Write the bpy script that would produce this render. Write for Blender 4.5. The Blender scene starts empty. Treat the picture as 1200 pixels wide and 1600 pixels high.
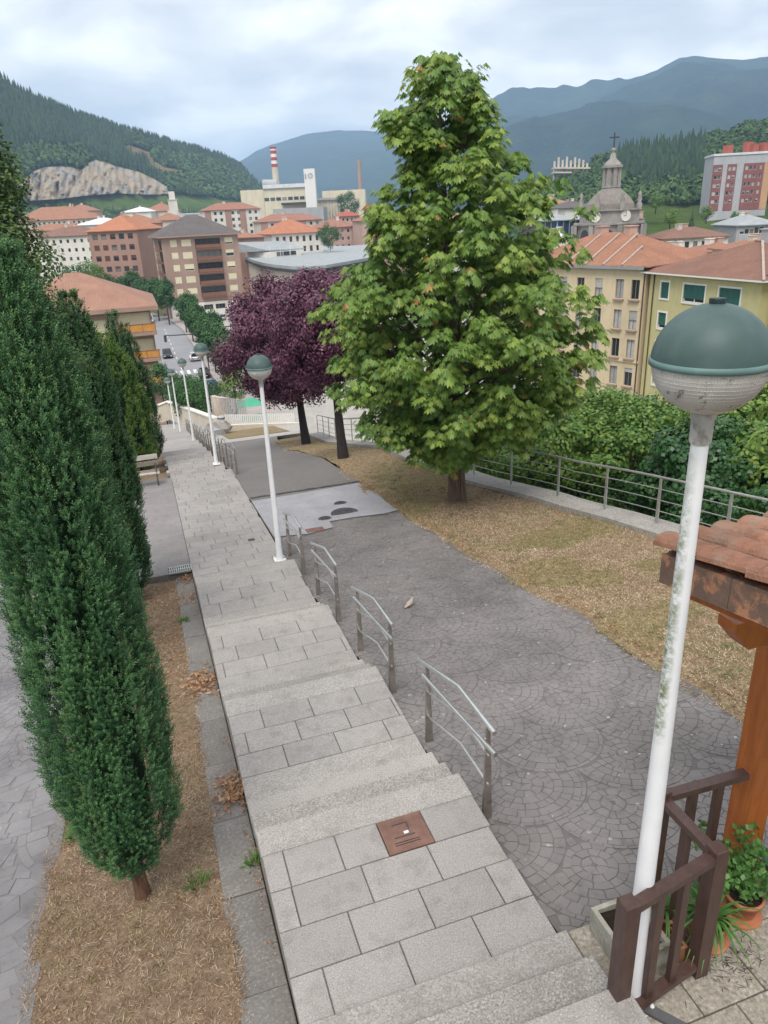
import bpy, bmesh, math, random
import numpy as np
from mathutils import Vector, Matrix
random.seed(7); RNG = np.random.default_rng(11)
SC = bpy.context.scene; COL = SC.collection
# ------------------------------------------------------------------ camera
F_PX = 1140.0                      # focal length in pixels of a 1200 x 1600 frame
_n = np.array([130., 2770., F_PX]); _n /= np.linalg.norm(_n)
_s = np.array([224 - 600., 574 - 800., F_PX]); _s /= np.linalg.norm(_s)
_h = _s - (_s @ _n) * _n; _h /= np.linalg.norm(_h)
RW = np.array([np.cross(_h, -_n), _h, -_n])          # camera axes -> world axes (Y runs down the stairway)
cam_d = bpy.data.cameras.new('camera'); cam = bpy.data.objects.new('camera', cam_d); COL.objects.link(cam)
cam_d.sensor_fit = 'VERTICAL'; cam_d.sensor_height = 24.0; cam_d.lens = 24.0 * F_PX / 1600.0
cam_d.clip_start = 0.05; cam_d.clip_end = 30000
M = Matrix.Identity(4)
for i in range(3):
    M[i][0] = RW[i, 0]; M[i][1] = -RW[i, 1]; M[i][2] = -RW[i, 2]
cam.matrix_world = M
SC.camera = cam
# ------------------------------------------------------------------ light
SUN_EL, SUN_AZ = math.radians(58), math.radians(215)     # azimuth from +Y towards +X
w = bpy.data.worlds.new('World'); SC.world = w; w.use_nodes = True
nt = w.node_tree; nt.nodes.clear()
def wn(t, **k):
    n = nt.nodes.new(t)
    for a, b in k.items(): setattr(n, a, b)
    return n
out = wn('ShaderNodeOutputWorld')
sky = wn('ShaderNodeTexSky', sky_type='NISHITA', sun_disc=False, sun_elevation=SUN_EL, sun_rotation=SUN_AZ)
bg_sky = wn('ShaderNodeBackground'); bg_sky.inputs[1].default_value = 0.10
nt.links.new(sky.outputs[0], bg_sky.inputs[0])
tc = wn('ShaderNodeTexCoord'); sep = wn('ShaderNodeSeparateXYZ'); nt.links.new(tc.outputs['Generated'], sep.inputs[0])
zc = wn('ShaderNodeMath', operation='MAXIMUM'); zc.inputs[1].default_value = 0.0; nt.links.new(sep.outputs[2], zc.inputs[0])
za = wn('ShaderNodeMath', operation='ADD'); za.inputs[1].default_value = 0.22; nt.links.new(zc.outputs[0], za.inputs[0])
dx = wn('ShaderNodeMath', operation='DIVIDE'); dy = wn('ShaderNodeMath', operation='DIVIDE')
nt.links.new(sep.outputs[0], dx.inputs[0]); nt.links.new(za.outputs[0], dx.inputs[1])
nt.links.new(sep.outputs[1], dy.inputs[0]); nt.links.new(za.outputs[0], dy.inputs[1])
cb = wn('ShaderNodeCombineXYZ'); nt.links.new(dx.outputs[0], cb.inputs[0]); nt.links.new(dy.outputs[0], cb.inputs[1])
n1 = wn('ShaderNodeTexNoise'); n1.inputs['Scale'].default_value = 1.9; n1.inputs['Detail'].default_value = 7; n1.inputs['Roughness'].default_value = 0.5; n1.inputs['Distortion'].default_value = 0.25
nt.links.new(cb.outputs[0], n1.inputs['Vector'])
r1 = wn('ShaderNodeValToRGB'); e = r1.color_ramp.elements
e[0].position = 0.36; e[0].color = (0.545, 0.565, 0.605, 1); e[1].position = 0.62; e[1].color = (1.0, 0.985, 0.955, 1)
m_ = e.new(0.49); m_.color = (0.735, 0.74, 0.75, 1)
nt.links.new(n1.outputs[0], r1.inputs[0])
bg_cl = wn('ShaderNodeBackground'); bg_cl.inputs[1].default_value = 0.98; nt.links.new(r1.outputs[0], bg_cl.inputs[0])
n2 = wn('ShaderNodeTexNoise'); n2.inputs['Scale'].default_value = 0.9; n2.inputs['Detail'].default_value = 5
nt.links.new(cb.outputs[0], n2.inputs['Vector'])
r2 = wn('ShaderNodeValToRGB'); r2.color_ramp.elements[0].position = 0.2; r2.color_ramp.elements[0].color = (0.82,) * 3 + (1,); r2.color_ramp.elements[1].position = 0.44; r2.color_ramp.elements[1].color = (1, 1, 1, 1)
nt.links.new(n2.outputs[0], r2.inputs[0])
mx = wn('ShaderNodeMixShader'); nt.links.new(r2.outputs[0], mx.inputs[0]); nt.links.new(bg_sky.outputs[0], mx.inputs[1]); nt.links.new(bg_cl.outputs[0], mx.inputs[2])
nt.links.new(mx.outputs[0], out.inputs[0])
sl = bpy.data.lights.new('sun', 'SUN'); sl.energy = 2.3; sl.angle = math.radians(30); sl.color = (1.0, 0.94, 0.86)
so = bpy.data.objects.new('sun', sl); COL.objects.link(so)
so.rotation_euler = Vector((-math.sin(SUN_AZ) * math.cos(SUN_EL), -math.cos(SUN_AZ) * math.cos(SUN_EL), -math.sin(SUN_EL))).to_track_quat('-Z', 'Y').to_euler()
vs = SC.view_settings; vs.view_transform = 'Standard'; vs.look = 'None'; vs.gamma = 1.0; vs.exposure = 0.68; vs.use_curve_mapping = False
SC.cycles.volume_bounces = 1; SC.cycles.max_bounces = 6; SC.cycles.transparent_max_bounces = 6
try:
    SC.cycles.use_denoising = True
except Exception: pass
# ------------------------------------------------------------------ measuring helpers
def ray(px, py): return RW @ np.array([px - 600., py - 800., F_PX])
def dep(px, py, d): return ray(px, py) * (d / F_PX)
def atz(px, py, z): r = ray(px, py); return r * (z / r[2])
def aty(px, py, y): r = ray(px, py); return r * (y / r[1])
def proj(p):
    c = RW.T @ np.asarray(p, float); return 600 + F_PX * c[0] / c[2], 800 + F_PX * c[1] / c[2]
def along(P, d, pxx, hi=400.):
    lo = 0.0; P = np.asarray(P, float); d = np.asarray(d, float); s0 = proj(P)[0] < pxx
    for _ in range(50):
        m = (lo + hi) / 2
        if (proj(P + d * m)[0] < pxx) == s0: lo = m
        else: hi = m
    return lo
# ------------------------------------------------------------------ materials
MATS = {}
class Mat:
    def __init__(s, name):
        s.m = bpy.data.materials.new(name); s.m.use_nodes = True; s.t = s.m.node_tree; s.t.nodes.clear()
        s.o = s.n('ShaderNodeOutputMaterial'); MATS[name] = s.m
    def n(s, t, **k):
        q = s.t.nodes.new(t)
        for a, b in k.items():
            if a in q.bl_rna.properties: setattr(q, a, b)
            else: q.inputs[a].default_value = b
        return q
    def l(s, a, b): s.t.links.new(a, b)
    def pos(s, scale=(1, 1, 1), obj=False):
        if obj: g = s.n('ShaderNodeTexCoord').outputs['Object']
        else: g = s.n('ShaderNodeNewGeometry').outputs['Position']
        mp = s.n('ShaderNodeMapping'); mp.inputs['Scale'].default_value = scale; s.l(g, mp.inputs[0]); return mp.outputs[0]
    def noise(s, v, scale, detail=4, rough=0.55, dist=0.0):
        q = s.n('ShaderNodeTexNoise'); q.inputs['Scale'].default_value = scale; q.inputs['Detail'].default_value = detail
        q.inputs['Roughness'].default_value = rough; q.inputs['Distortion'].default_value = dist; s.l(v, q.inputs['Vector']); return q.outputs[0]
    def ramp(s, f, stops):
        q = s.n('ShaderNodeValToRGB'); e = q.color_ramp.elements
        while len(e) < len(stops): e.new(0.5)
        for el, (p, c) in zip(e, stops): el.position = p; el.color = tuple(c) + (1,) if len(c) == 3 else c
        s.l(f, q.inputs[0]); return q.outputs[0]
    def mix(s, f, a, b, mode='MIX'):
        q = s.n('ShaderNodeMix', data_type='RGBA', blend_type=mode)
        for sk, v in ((q.inputs[0], f), (q.inputs[6], a), (q.inputs[7], b)):
            if isinstance(v, (int, float)): sk.default_value = v
            elif isinstance(v, tuple): sk.default_value = v + (1,) if len(v) == 3 else v
            else: s.l(v, sk)
        return q.outputs[2]
    def math(s, op, a, b):
        q = s.n('ShaderNodeMath', operation=op)
        for sk, v in ((q.inputs[0], a), (q.inputs[1], b)):
            if isinstance(v, (int, float)): sk.default_value = v
            else: s.l(v, sk)
        return q.outputs[0]
    def bsdf(s, col, rough=0.8, metal=0.0, spec=0.3, height=None, bstr=0.3, bdist=0.01):
        b = s.n('ShaderNodeBsdfPrincipled')
        if isinstance(col, tuple): b.inputs['Base Color'].default_value = col + (1,)
        else: s.l(col, b.inputs['Base Color'])
        if isinstance(rough, (int, float)): b.inputs['Roughness'].default_value = rough
        else: s.l(rough, b.inputs['Roughness'])
        b.inputs['Metallic'].default_value = metal; b.inputs['Specular IOR Level'].default_value = spec
        if height is not None:
            k = s.n('ShaderNodeBump'); k.inputs['Strength'].default_value = bstr; k.inputs['Distance'].default_value = bdist
            s.l(height, k.inputs['Height']); s.l(k.outputs[0], b.inputs['Normal'])
        s.l(b.outputs[0], s.o.inputs[0]); return b
def scl(c, k): return tuple(min(1, x * k) for x in c)
def simple(name, col, rough=0.75, metal=0.0, spec=0.3, var=0.16, scale=3.0, bump=0.15, bdist=0.004, rnd=0.0, dirt=None, stretch=(1, 1, 1)):
    """noise-varied paint, stone or metal; dirt = (colour, lo, hi, scale)"""
    m = Mat(name); p = m.pos(stretch); f = m.noise(p, scale, 6, 0.6)
    c = m.ramp(f, [(0.3, scl(col, 1 - var)), (0.7, scl(col, 1 + var))])
    if dirt:
        d = m.noise(p, dirt[3], 7, 0.62, 0.3); c = m.mix(m.ramp(d, [(dirt[1], (0, 0, 0)), (dirt[2], (1, 1, 1))]), c, dirt[0])
    if rnd:
        oi = m.n('ShaderNodeObjectInfo'); k = m.math('ADD', m.math('MULTIPLY', oi.outputs['Random'], 2 * rnd), 1 - rnd)
        c = m.mix(1.0, c, m.cg(k), 'MULTIPLY') if False else m.mix(k, (0, 0, 0), c)
    m.bsdf(c, rough, metal, spec, m.noise(p, scale * 9, 3) if bump else None, bump, bdist); return m.m
def leafmat(name, cols, trans=0.3, cl=0.8, rough=0.5, tone=None):
    """leaf colours differ leaf by leaf and bough by bough"""
    m = Mat(name); g = m.n('ShaderNodeNewGeometry'); p = m.pos()
    f = m.math('ADD', m.math('MULTIPLY', g.outputs['Random Per Island'], 0.6), m.math('MULTIPLY', m.noise(p, cl, 2), 0.55))
    if tone:
        at_ = m.n('ShaderNodeAttribute'); at_.attribute_name = 'tone'; f = m.math('ADD', m.math('MULTIPLY', at_.outputs['Fac'], 1 - tone), m.math('MULTIPLY', f, tone))
    n = len(cols); c = m.ramp(f, [(0.18 + 0.68 * i / (n - 1), cols[i]) for i in range(n)])
    b = m.n('ShaderNodeBsdfPrincipled'); m.l(c, b.inputs['Base Color']); b.inputs['Roughness'].default_value = rough; b.inputs['Specular IOR Level'].default_value = 0.35
    t = m.n('ShaderNodeBsdfTranslucent'); m.l(c, t.inputs[0])
    x = m.n('ShaderNodeMixShader'); x.inputs[0].default_value = trans; m.l(b.outputs[0], x.inputs[1]); m.l(t.outputs[0], x.inputs[2])
    m.l(x.outputs[0], m.o.inputs[0]); return m.m
# ------------------------------------------------------------------ mesh helpers
def link(o, parent=None):
    COL.objects.link(o)
    if parent is not None: o.parent = parent
    return o
ORG = {}
def org(o):
    while o is not None:
        if o.name in ORG: return ORG[o.name]
        o = o.parent
    return np.zeros(3)
def tag(o, label, cat, group=None, kind=None):
    o['label'] = label
    if cat: o['category'] = cat
    if group: o['group'] = group
    if kind: o['kind'] = kind
    return o
def thing(name, label, cat, loc, group=None, kind=None):
    o = bpy.data.objects.new(name, None); o.empty_display_size = 0.2; o.location = tuple(float(x) for x in loc); link(o)
    ORG[o.name] = np.array(loc, float); return tag(o, label, cat, group, kind)
def struct(name, loc=(0, 0, 0), label=None):
    o = bpy.data.objects.new(name, None); link(o); o['kind'] = 'structure'; ORG[o.name] = np.zeros(3)
    if label: o['label'] = label
    return o
def npmesh(name, V, Fc, mat, smooth=False, midx=None, tone=None):
    V = np.ascontiguousarray(V, dtype=np.float32); Fc = np.ascontiguousarray(Fc, dtype=np.int32)
    me = bpy.data.meshes.new(name); n, k = Fc.shape
    me.vertices.add(len(V)); me.vertices.foreach_set('co', V.ravel())
    me.loops.add(n * k); me.loops.foreach_set('vertex_index', Fc.ravel())
    me.polygons.add(n); me.polygons.foreach_set('loop_start', np.arange(n, dtype=np.int32) * k)
    if smooth: me.polygons.foreach_set('use_smooth', np.ones(n, dtype=bool))
    for m in (mat if isinstance(mat, (list, tuple)) else [mat]): me.materials.append(MATS[m] if isinstance(m, str) else m)
    if midx is not None: me.polygons.foreach_set('material_index', np.ascontiguousarray(midx, dtype=np.int32))
    if tone is not None: me.attributes.new('tone', 'FLOAT', 'FACE').data.foreach_set('value', np.ascontiguousarray(tone, dtype=np.float32))
    me.update(calc_edges=True); return me
def npobj(name, V, Fc, mat, parent=None, smooth=False, midx=None, tone=None):
    V = np.asarray(V, float) - org(parent)
    return link(bpy.data.objects.new(name, npmesh(name, V, Fc, mat, smooth, midx, tone)), parent)
class MB:
    def __init__(s): s.v = []; s.f = []; s.mi = []; s.sm = []
    def add(s, vs, fs, mi=0, sm=False):
        b = len(s.v); s.v += [tuple(float(c) for c in p) for p in vs]
        for f in fs: s.f.append(tuple(i + b for i in f)); s.mi.append(mi); s.sm.append(sm)
        return s
    def quad(s, a, b, c, d, mi=0): return s.add([a, b, c, d], [(0, 1, 2, 3)], mi)
    def box(s, x0, x1, y0, y1, z0, z1, mi=0):
        return s.add([(x0, y0, z0), (x1, y0, z0), (x1, y1, z0), (x0, y1, z0), (x0, y0, z1), (x1, y0, z1), (x1, y1, z1), (x0, y1, z1)],
                     [(0, 3, 2, 1), (4, 5, 6, 7), (0, 1, 5, 4), (1, 2, 6, 5), (2, 3, 7, 6), (3, 0, 4, 7)], mi)
    def obox(s, c, ax, ay, az, mi=0):
        """oriented box: centre and three half-axis vectors"""
        c, ax, ay, az = (np.asarray(q, float) for q in (c, ax, ay, az))
        P = [c + i * ax + j * ay + k * az for k in (-1, 1) for (i, j) in ((-1, -1), (1, -1), (1, 1), (-1, 1))]
        return s.add(P, [(0, 3, 2, 1), (4, 5, 6, 7), (0, 1, 5, 4), (1, 2, 6, 5), (2, 3, 7, 6), (3, 0, 4, 7)], mi)
    def beam(s, a, b, w, h, mi=0, up=(0, 0, 1)):
        a = np.asarray(a, float); b = np.asarray(b, float); d = b - a; L = np.linalg.norm(d); d /= L
        r = np.cross(d, up); r /= np.linalg.norm(r); u = np.cross(r, d)
        return s.obox((a + b) / 2, d * L / 2, r * w / 2, u * h / 2, mi)
    def cap(s, x0, x1, y0, y1, zt, th, c=0.006, zfun=None, mi=0):
        """slab with a chamfered top edge; zfun adds a slope in Y"""
        z = zfun or (lambda y: 0.0)
        P = []
        for (q, dz) in ((0, -th), (0, -c), (c, 0)):
            for (x, y) in ((x0 + q, y0 + q), (x1 - q, y0 + q), (x1 - q, y1 - q), (x0 + q, y1 - q)): P.append((x, y, zt + z(y) + dz))
        return s.add(P, [(8, 9, 10, 11)] + [(i, (i + 1) % 4, 4 + (i + 1) % 4, 4 + i) for i in range(4)] + [(4 + i, 4 + (i + 1) % 4, 8 + (i + 1) % 4, 8 + i) for i in range(4)], mi)
    def tube(s, pts, rad, seg=8, mi=0, caps=True, sm=True):
        pts = [np.asarray(p, float) for p in pts]; n = len(pts)
        rad = [rad] * n if isinstance(rad, (int, float)) else rad
        P = []; up = None
        for i, p in enumerate(pts):
            d = pts[min(i + 1, n - 1)] - pts[max(i - 1, 0)]; d /= (np.linalg.norm(d) + 1e-9)
            if up is None: up = np.array([0, 0, 1.]) if abs(d[2]) < 0.9 else np.array([1., 0, 0])
            r = np.cross(d, up); r /= (np.linalg.norm(r) + 1e-9); u = np.cross(r, d); up = u
            for k in range(seg):
                a = 2 * math.pi * k / seg; P.append(p + rad[i] * (math.cos(a) * r + math.sin(a) * u))
        Fs = [(i * seg + k, i * seg + (k + 1) % seg, (i + 1) * seg + (k + 1) % seg, (i + 1) * seg + k) for i in range(n - 1) for k in range(seg)]
        s.add(P, Fs, mi, sm)
        if caps: s.add(P[:seg], [tuple(range(seg))[::-1]], mi); s.add(P[-seg:], [tuple(range(seg))], mi)
        return s
    def lathe(s, prof, c=(0, 0, 0), seg=24, mi=0, sm=True, closed=True):
        P = []; n = len(prof)
        for (r, z) in prof:
            for k in range(seg):
                a = 2 * math.pi * k / seg; P.append((c[0] + r * math.cos(a), c[1] + r * math.sin(a), c[2] + z))
        s.add(P, [(i * seg + k, i * seg + (k + 1) % seg, (i + 1) * seg + (k + 1) % seg, (i + 1) * seg + k) for i in range(n - 1) for k in range(seg)], mi, sm)
        if closed: s.add(P[:seg], [tuple(range(seg))[::-1]], mi); s.add(P[-seg:], [tuple(range(seg))], mi)
        return s
    def prism(s, poly, z0, z1, mi=0):
        n = len(poly); P = [(x, y, z0) for x, y in poly] + [(x, y, z1) for x, y in poly]
        return s.add(P, [tuple(range(n))[::-1], tuple(range(n, 2 * n))] + [(i, (i + 1) % n, n + (i + 1) % n, n + i) for i in range(n)], mi)
    def mesh(s, name, mats, o=np.zeros(3)):
        me = bpy.data.meshes.new(name); me.from_pydata([(p[0] - o[0], p[1] - o[1], p[2] - o[2]) for p in s.v], [], s.f)
        for m in (mats if isinstance(mats, (list, tuple)) else [mats]): me.materials.append(MATS[m])
        me.polygons.foreach_set('material_index', s.mi); me.polygons.foreach_set('use_smooth', s.sm); me.update(); return me
    def build(s, name, mats, parent=None):
        return link(bpy.data.objects.new(name, s.mesh(name, mats, org(parent))), parent)
def copy_tree(o, parent=None):
    c = o.copy(); COL.objects.link(c); c.parent = parent
    if o.name in ORG: ORG[c.name] = ORG[o.name]
    for ch in o.children: copy_tree(ch, c)
    return c
def gridsheet(name, xs, ys, zf, mat, parent=None, smooth=True):
    X, Y = np.meshgrid(xs, ys); V = np.stack([X, Y, zf(X, Y)], -1).reshape(-1, 3); nx, ny = len(xs), len(ys)
    i = np.arange((ny - 1) * nx).reshape(ny - 1, nx)[:, :-1].ravel()
    return npobj(name, V, np.stack([i, i + 1, i + nx + 1, i + nx], -1), mat, parent, smooth)
def fbm(P, sc, oct=4, seed=0):
    """cheap smooth pseudo noise in [-1,1] from sines"""
    P = np.asarray(P, float) * sc; r = np.random.default_rng(seed); o = np.zeros(P.shape[:-1]); a = 1.0; t = 0
    for k in range(oct):
        for _ in range(3):
            d = r.normal(size=P.shape[-1]); d /= np.linalg.norm(d); o += a * np.sin(P @ d * (2 ** k) * 2.1 + r.uniform(0, 7) + 1.3 * np.sin(P @ r.normal(size=P.shape[-1]) * (2 ** k) * 0.7)) / 3; t += a / 3
        a *= 0.5
    return o / t * 1.5
def unit(a): a = np.asarray(a, float); return a / (np.linalg.norm(a, axis=-1, keepdims=True) + 1e-9)
# ------------------------------------------------------------------ near materials
def stonemat(name, col, speck, rnd, sp_scale=55, dark=(0.08, 0.075, 0.07), blot=0.8):
    m = Mat(name); p = m.pos(); oi = m.n('ShaderNodeObjectInfo')
    big = m.noise(p, blot, 5, 0.6); fine = m.noise(p, sp_scale, 3, 0.7); mid = m.noise(p, 6, 5, 0.65)
    c = m.ramp(big, [(0.3, scl(col, 0.86)), (0.7, scl(col, 1.1))])
    c = m.mix(m.ramp(fine, [(0.35, (1, 1, 1)), (0.52, (0, 0, 0))]), c, m.mix(speck, c, dark))
    c = m.mix(m.ramp(fine, [(0.56, (0, 0, 0)), (0.72, (1, 1, 1))]), c, m.mix(speck * 0.7, c, (0.75, 0.74, 0.72)))
    c = m.mix(m.ramp(mid, [(0.50, (0, 0, 0)), (0.78, (1, 1, 1))]), c, m.mix(0.42, c, (0.12, 0.105, 0.085)))
    k = m.math('ADD', m.math('MULTIPLY', oi.outputs['Random'], 2 * rnd), 1 - rnd)
    c = m.mix(1.0, c, m.ramp(k, [(0, (0, 0, 0)), (1, (1, 1, 1))]), 'MULTIPLY') if rnd else c
    m.bsdf(c, 0.85, 0, 0.25, m.math('ADD', fine, m.math('MULTIPLY', mid, 0.6)), 0.35, 0.004); return m.m
stonemat('slab_stone', (0.315, 0.296, 0.284), 0.42, 0.12, 85)
stonemat('step_granite', (0.335, 0.316, 0.298), 0.5, 0.15, 75)
stonemat('step_granite_darker', (0.285, 0.268, 0.25), 0.6, 0.06, 65)  # darker tone put in to part the treads, in place of edge shading
stonemat('gutter_concrete', (0.205, 0.192, 0.18), 0.35, 0.12, 40, blot=2.2)
stonemat('coping_concrete', (0.33, 0.31, 0.285), 0.5, 0.0, 30, blot=1.6)
stonemat('pad_concrete', (0.235, 0.218, 0.215), 0.3, 0.0, 50, blot=1.2)
stonemat('patch_concrete', (0.305, 0.303, 0.328), 0.25, 0.0, 60, blot=1.5)
stonemat('plaza_concrete', (0.37, 0.35, 0.325), 0.3, 0.0, 8, blot=0.2)
simple('joint_dirt', (0.085, 0.075, 0.06), 0.95, var=0.35, scale=9, dirt=((0.07, 0.085, 0.03), 0.55, 0.75, 3.0))
simple('stair_side', (0.30, 0.265, 0.23), 0.9, var=0.3, scale=3, dirt=((0.07, 0.075, 0.045), 0.5, 0.75, 1.7))
stonemat('asphalt_old', (0.158, 0.146, 0.142), 0.5, 0.0, 60, blot=0.5)
def cobblemat(name, col, rnd):
    m = Mat(name); p = m.pos(); g = m.n('ShaderNodeNewGeometry'); oi = m.n('ShaderNodeObjectInfo')
    k = m.math('ADD', g.outputs['Random Per Island'], oi.outputs['Random'])
    k = m.math('ADD', m.math('MULTIPLY', m.math('FRACT', k, 0.0), rnd * 2), 1 - rnd)
    big = m.noise(p, 0.7, 6, 0.62); c = m.ramp(big, [(0.30, scl(col, 0.72)), (0.70, scl(col, 1.25))])
    c = m.mix(k, (0.02, 0.018, 0.02), c)
    vo = m.n('ShaderNodeTexVoronoi'); vo.inputs['Scale'].default_value = 5.5; m.l(p, vo.inputs['Vector'])
    sp = m.math('LESS_THAN', vo.outputs['Distance'], m.math('MULTIPLY', m.noise(p, 1.3, 2), 0.20))
    c = m.mix(m.math('MULTIPLY', sp, m.ramp(m.noise(p, 14, 4), [(0.42, (0, 0, 0)), (0.56, (1, 1, 1))])), c, (0.36, 0.35, 0.34))
    c = m.mix(m.ramp(m.noise(p, 5, 6, 0.7), [(0.52, (0, 0, 0)), (0.75, (1, 1, 1))]), c, m.mix(0.45, c, (0.05, 0.045, 0.045)))
    m.bsdf(c, 0.72, 0, 0.35, m.noise(p, 26, 6, 0.7), 0.6, 0.006); return m.m
cobblemat('cobble_stamped', (0.180, 0.166, 0.162), 0.10)
cobblemat('cobble_joint', (0.134, 0.122, 0.119), 0.05)
cobblemat('cobble_grey', (0.215, 0.205, 0.212), 0.09)
cobblemat('cobble_grey_joint', (0.182, 0.174, 0.179), 0.05)
def lawnmat(name, a, b, g, gp):
    m = Mat(name); p = m.pos(); f = m.noise(p, 7, 7, 0.7); c = m.ramp(f, [(0.3, a), (0.7, b)])
    c = m.mix(m.ramp(m.noise(p, 0.55, 5, 0.6), [(gp, (0, 0, 0)), (gp + 0.2, (1, 1, 1))]), c, m.mix(0.55, c, g))
    c = m.mix(m.ramp(m.noise(p, 38, 4, 0.7), [(0.5, (0, 0, 0)), (0.66, (1, 1, 1))]), c, m.mix(0.6, c, (0.07, 0.045, 0.025)))
    m.bsdf(c, 0.95, 0, 0.1, m.noise(p, 30, 5, 0.7), 0.8, 0.02); return m.m
lawnmat('lawn_dry', (0.13, 0.09, 0.052), (0.34, 0.265, 0.165), (0.13, 0.14, 0.05), 0.50)
lawnmat('strip_dry', (0.125, 0.085, 0.056), (0.29, 0.215, 0.148), (0.17, 0.17, 0.07), 0.60)
lawnmat('ground_earth', (0.09, 0.10, 0.045), (0.16, 0.155, 0.075), (0.07, 0.10, 0.03), 0.45)
def blades(name, cols, noise_scale=0.6):
    return leafmat(name, cols, 0.2, noise_scale, 0.7)
blades('straw', [(0.145, 0.085, 0.052), (0.33, 0.225, 0.145), (0.49, 0.37, 0.255), (0.62, 0.51, 0.385)], 1.6)
blades('straw_green', [(0.10, 0.11, 0.035), (0.22, 0.19, 0.075), (0.36, 0.30, 0.14), (0.46, 0.39, 0.22)])
blades('straw_red', [(0.115, 0.065, 0.040), (0.25, 0.165, 0.105), (0.39, 0.285, 0.195), (0.54, 0.44, 0.32)], 1.8)
blades('weed_green', [(0.04, 0.10, 0.02), (0.09, 0.19, 0.04), (0.16, 0.27, 0.07)])
blades('dead_leaf', [(0.13, 0.055, 0.025), (0.26, 0.125, 0.06), (0.36, 0.205, 0.115), (0.44, 0.30, 0.19)], 6)
simple('stainless', (0.74, 0.725, 0.71), 0.36, metal=1.0, spec=0.5, var=0.10, scale=14, bump=0.05)
simple('blade_steel', (0.40, 0.365, 0.335), 0.42, metal=0.9, spec=0.5, var=0.25, scale=5, bump=0.05, dirt=((0.16, 0.11, 0.08), 0.55, 0.85, 6))
simple('galvanised', (0.42, 0.42, 0.40), 0.5, metal=0.7, var=0.2, scale=8)
simple('rust_cover', (0.185, 0.105, 0.082), 0.75, metal=0.2, var=0.25, scale=7, bump=0.3)
simple('dark_iron', (0.075, 0.07, 0.075), 0.65, metal=0.4, var=0.3, scale=12)
simple('white_paint', (0.72, 0.72, 0.73), 0.45, var=0.05, scale=4, bump=0.04, dirt=((0.42, 0.41, 0.37), 0.62, 0.85, 3.0))
def mossy_pole():
    m = Mat('white_paint_mossy'); p = m.pos(); s = m.n('ShaderNodeSeparateXYZ'); m.l(p, s.inputs[0])
    c = m.ramp(m.noise(p, 5, 5), [(0.3, (0.67, 0.67, 0.70)), (0.7, (0.74, 0.74, 0.76))])
    zz = m.ramp(m.math('ADD', m.math('MULTIPLY', s.outputs[2], 0.25), 1.0), [(0.30, (0, 0, 0)), (0.33, (1, 1, 1)), (0.60, (1, 1, 1)), (0.76, (0.15,) * 3)])
    xx = m.ramp(m.math('MULTIPLY', m.math('ADD', s.outputs[0], -2.34), 12.0), [(0.22, (1, 1, 1)), (0.55, (0, 0, 0))])
    nz = m.ramp(m.noise(p, 26, 8, 0.75), [(0.40, (0, 0, 0)), (0.58, (1, 1, 1))])
    f = m.math('MULTIPLY', m.math('MULTIPLY', zz, xx), nz)
    c = m.mix(f, c, (0.17, 0.20, 0.10))
    d = m.ramp(m.noise(p, 11, 9, 0.75), [(0.62, (0, 0, 0)), (0.70, (1, 1, 1))])
    top = m.ramp(m.math('ADD', m.math('MULTIPLY', s.outputs[2], 0.5), 1.0), [(0.22, (0, 0, 0)), (0.5, (1, 1, 1))])
    c = m.mix(m.math('MULTIPLY', d, top), c, (0.16, 0.13, 0.11))
    m.bsdf(c, 0.5, 0, 0.4, m.noise(p, 40, 4), 0.05, 0.003)
mossy_pole()
simple('lamp_green', (0.054, 0.093, 0.090), 0.52, spec=0.35, var=0.14, scale=5, bump=0.03, dirt=((0.12, 0.155, 0.15), 0.5, 0.9, 2.2))
simple('lamp_rim', (0.10, 0.17, 0.165), 0.5, var=0.2, scale=9)
simple('knob_dark', (0.03, 0.05, 0.055), 0.45, var=0.2, scale=20)
def lens():
    m = Mat('lamp_lens'); p = m.pos()
    c = m.ramp(m.noise(p, 6, 5), [(0.3, (0.48, 0.45, 0.435)), (0.7, (0.62, 0.59, 0.575))])
    s = m.n('ShaderNodeSeparateXYZ'); m.l(p, s.inputs[0])
    d = m.ramp(m.noise(p, 17, 8, 0.72, 0.4), [(0.56, (0, 0, 0)), (0.66, (1, 1, 1))])
    c = m.mix(d, c, (0.15, 0.105, 0.09))
    b = m.bsdf(c, 0.28, 0, 0.5, m.noise(p, 30, 2), 0.08, 0.002)
    b.inputs['Transmission Weight'].default_value = 0.0
lens()
simple('lens_far', (0.52, 0.51, 0.49), 0.3, spec=0.5, var=0.12, scale=8, bump=0)
simple('collar_grey', (0.42, 0.40, 0.39), 0.6, var=0.25, scale=9, dirt=((0.14, 0.11, 0.10), 0.55, 0.75, 12))
def woodmat(name, a, b, rough, stretch, spec=0.4, scale=9):
    m = Mat(name); p = m.pos(stretch); f = m.noise(p, scale, 7, 0.65, 0.6); c = m.ramp(f, [(0.28, a), (0.72, b)])
    q = m.pos(); c = m.mix(m.ramp(m.noise(q, 9, 6, 0.7), [(0.56, (0, 0, 0)), (0.78, (1, 1, 1))]), c, m.mix(0.5, c, scl(a, 0.5)))
    m.bsdf(c, rough, 0, spec, f, 0.15, 0.004)
woodmat('fence_wood', (0.040, 0.020, 0.017), (0.085, 0.045, 0.036), 0.38, (1, 1, 0.25), 0.5, 22)
woodmat('orange_wood', (0.27, 0.068, 0.012), (0.43, 0.135, 0.028), 0.45, (1, 1, 0.12), 0.4, 20)
woodmat('bench_wood', (0.15, 0.12, 0.10), (0.27, 0.225, 0.19), 0.7, (0.2, 1, 1), 0.2, 16)
woodmat('bench_wood_pale', (0.36, 0.33, 0.30), (0.50, 0.47, 0.43), 0.7, (0.2, 1, 1), 0.2, 16)
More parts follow.
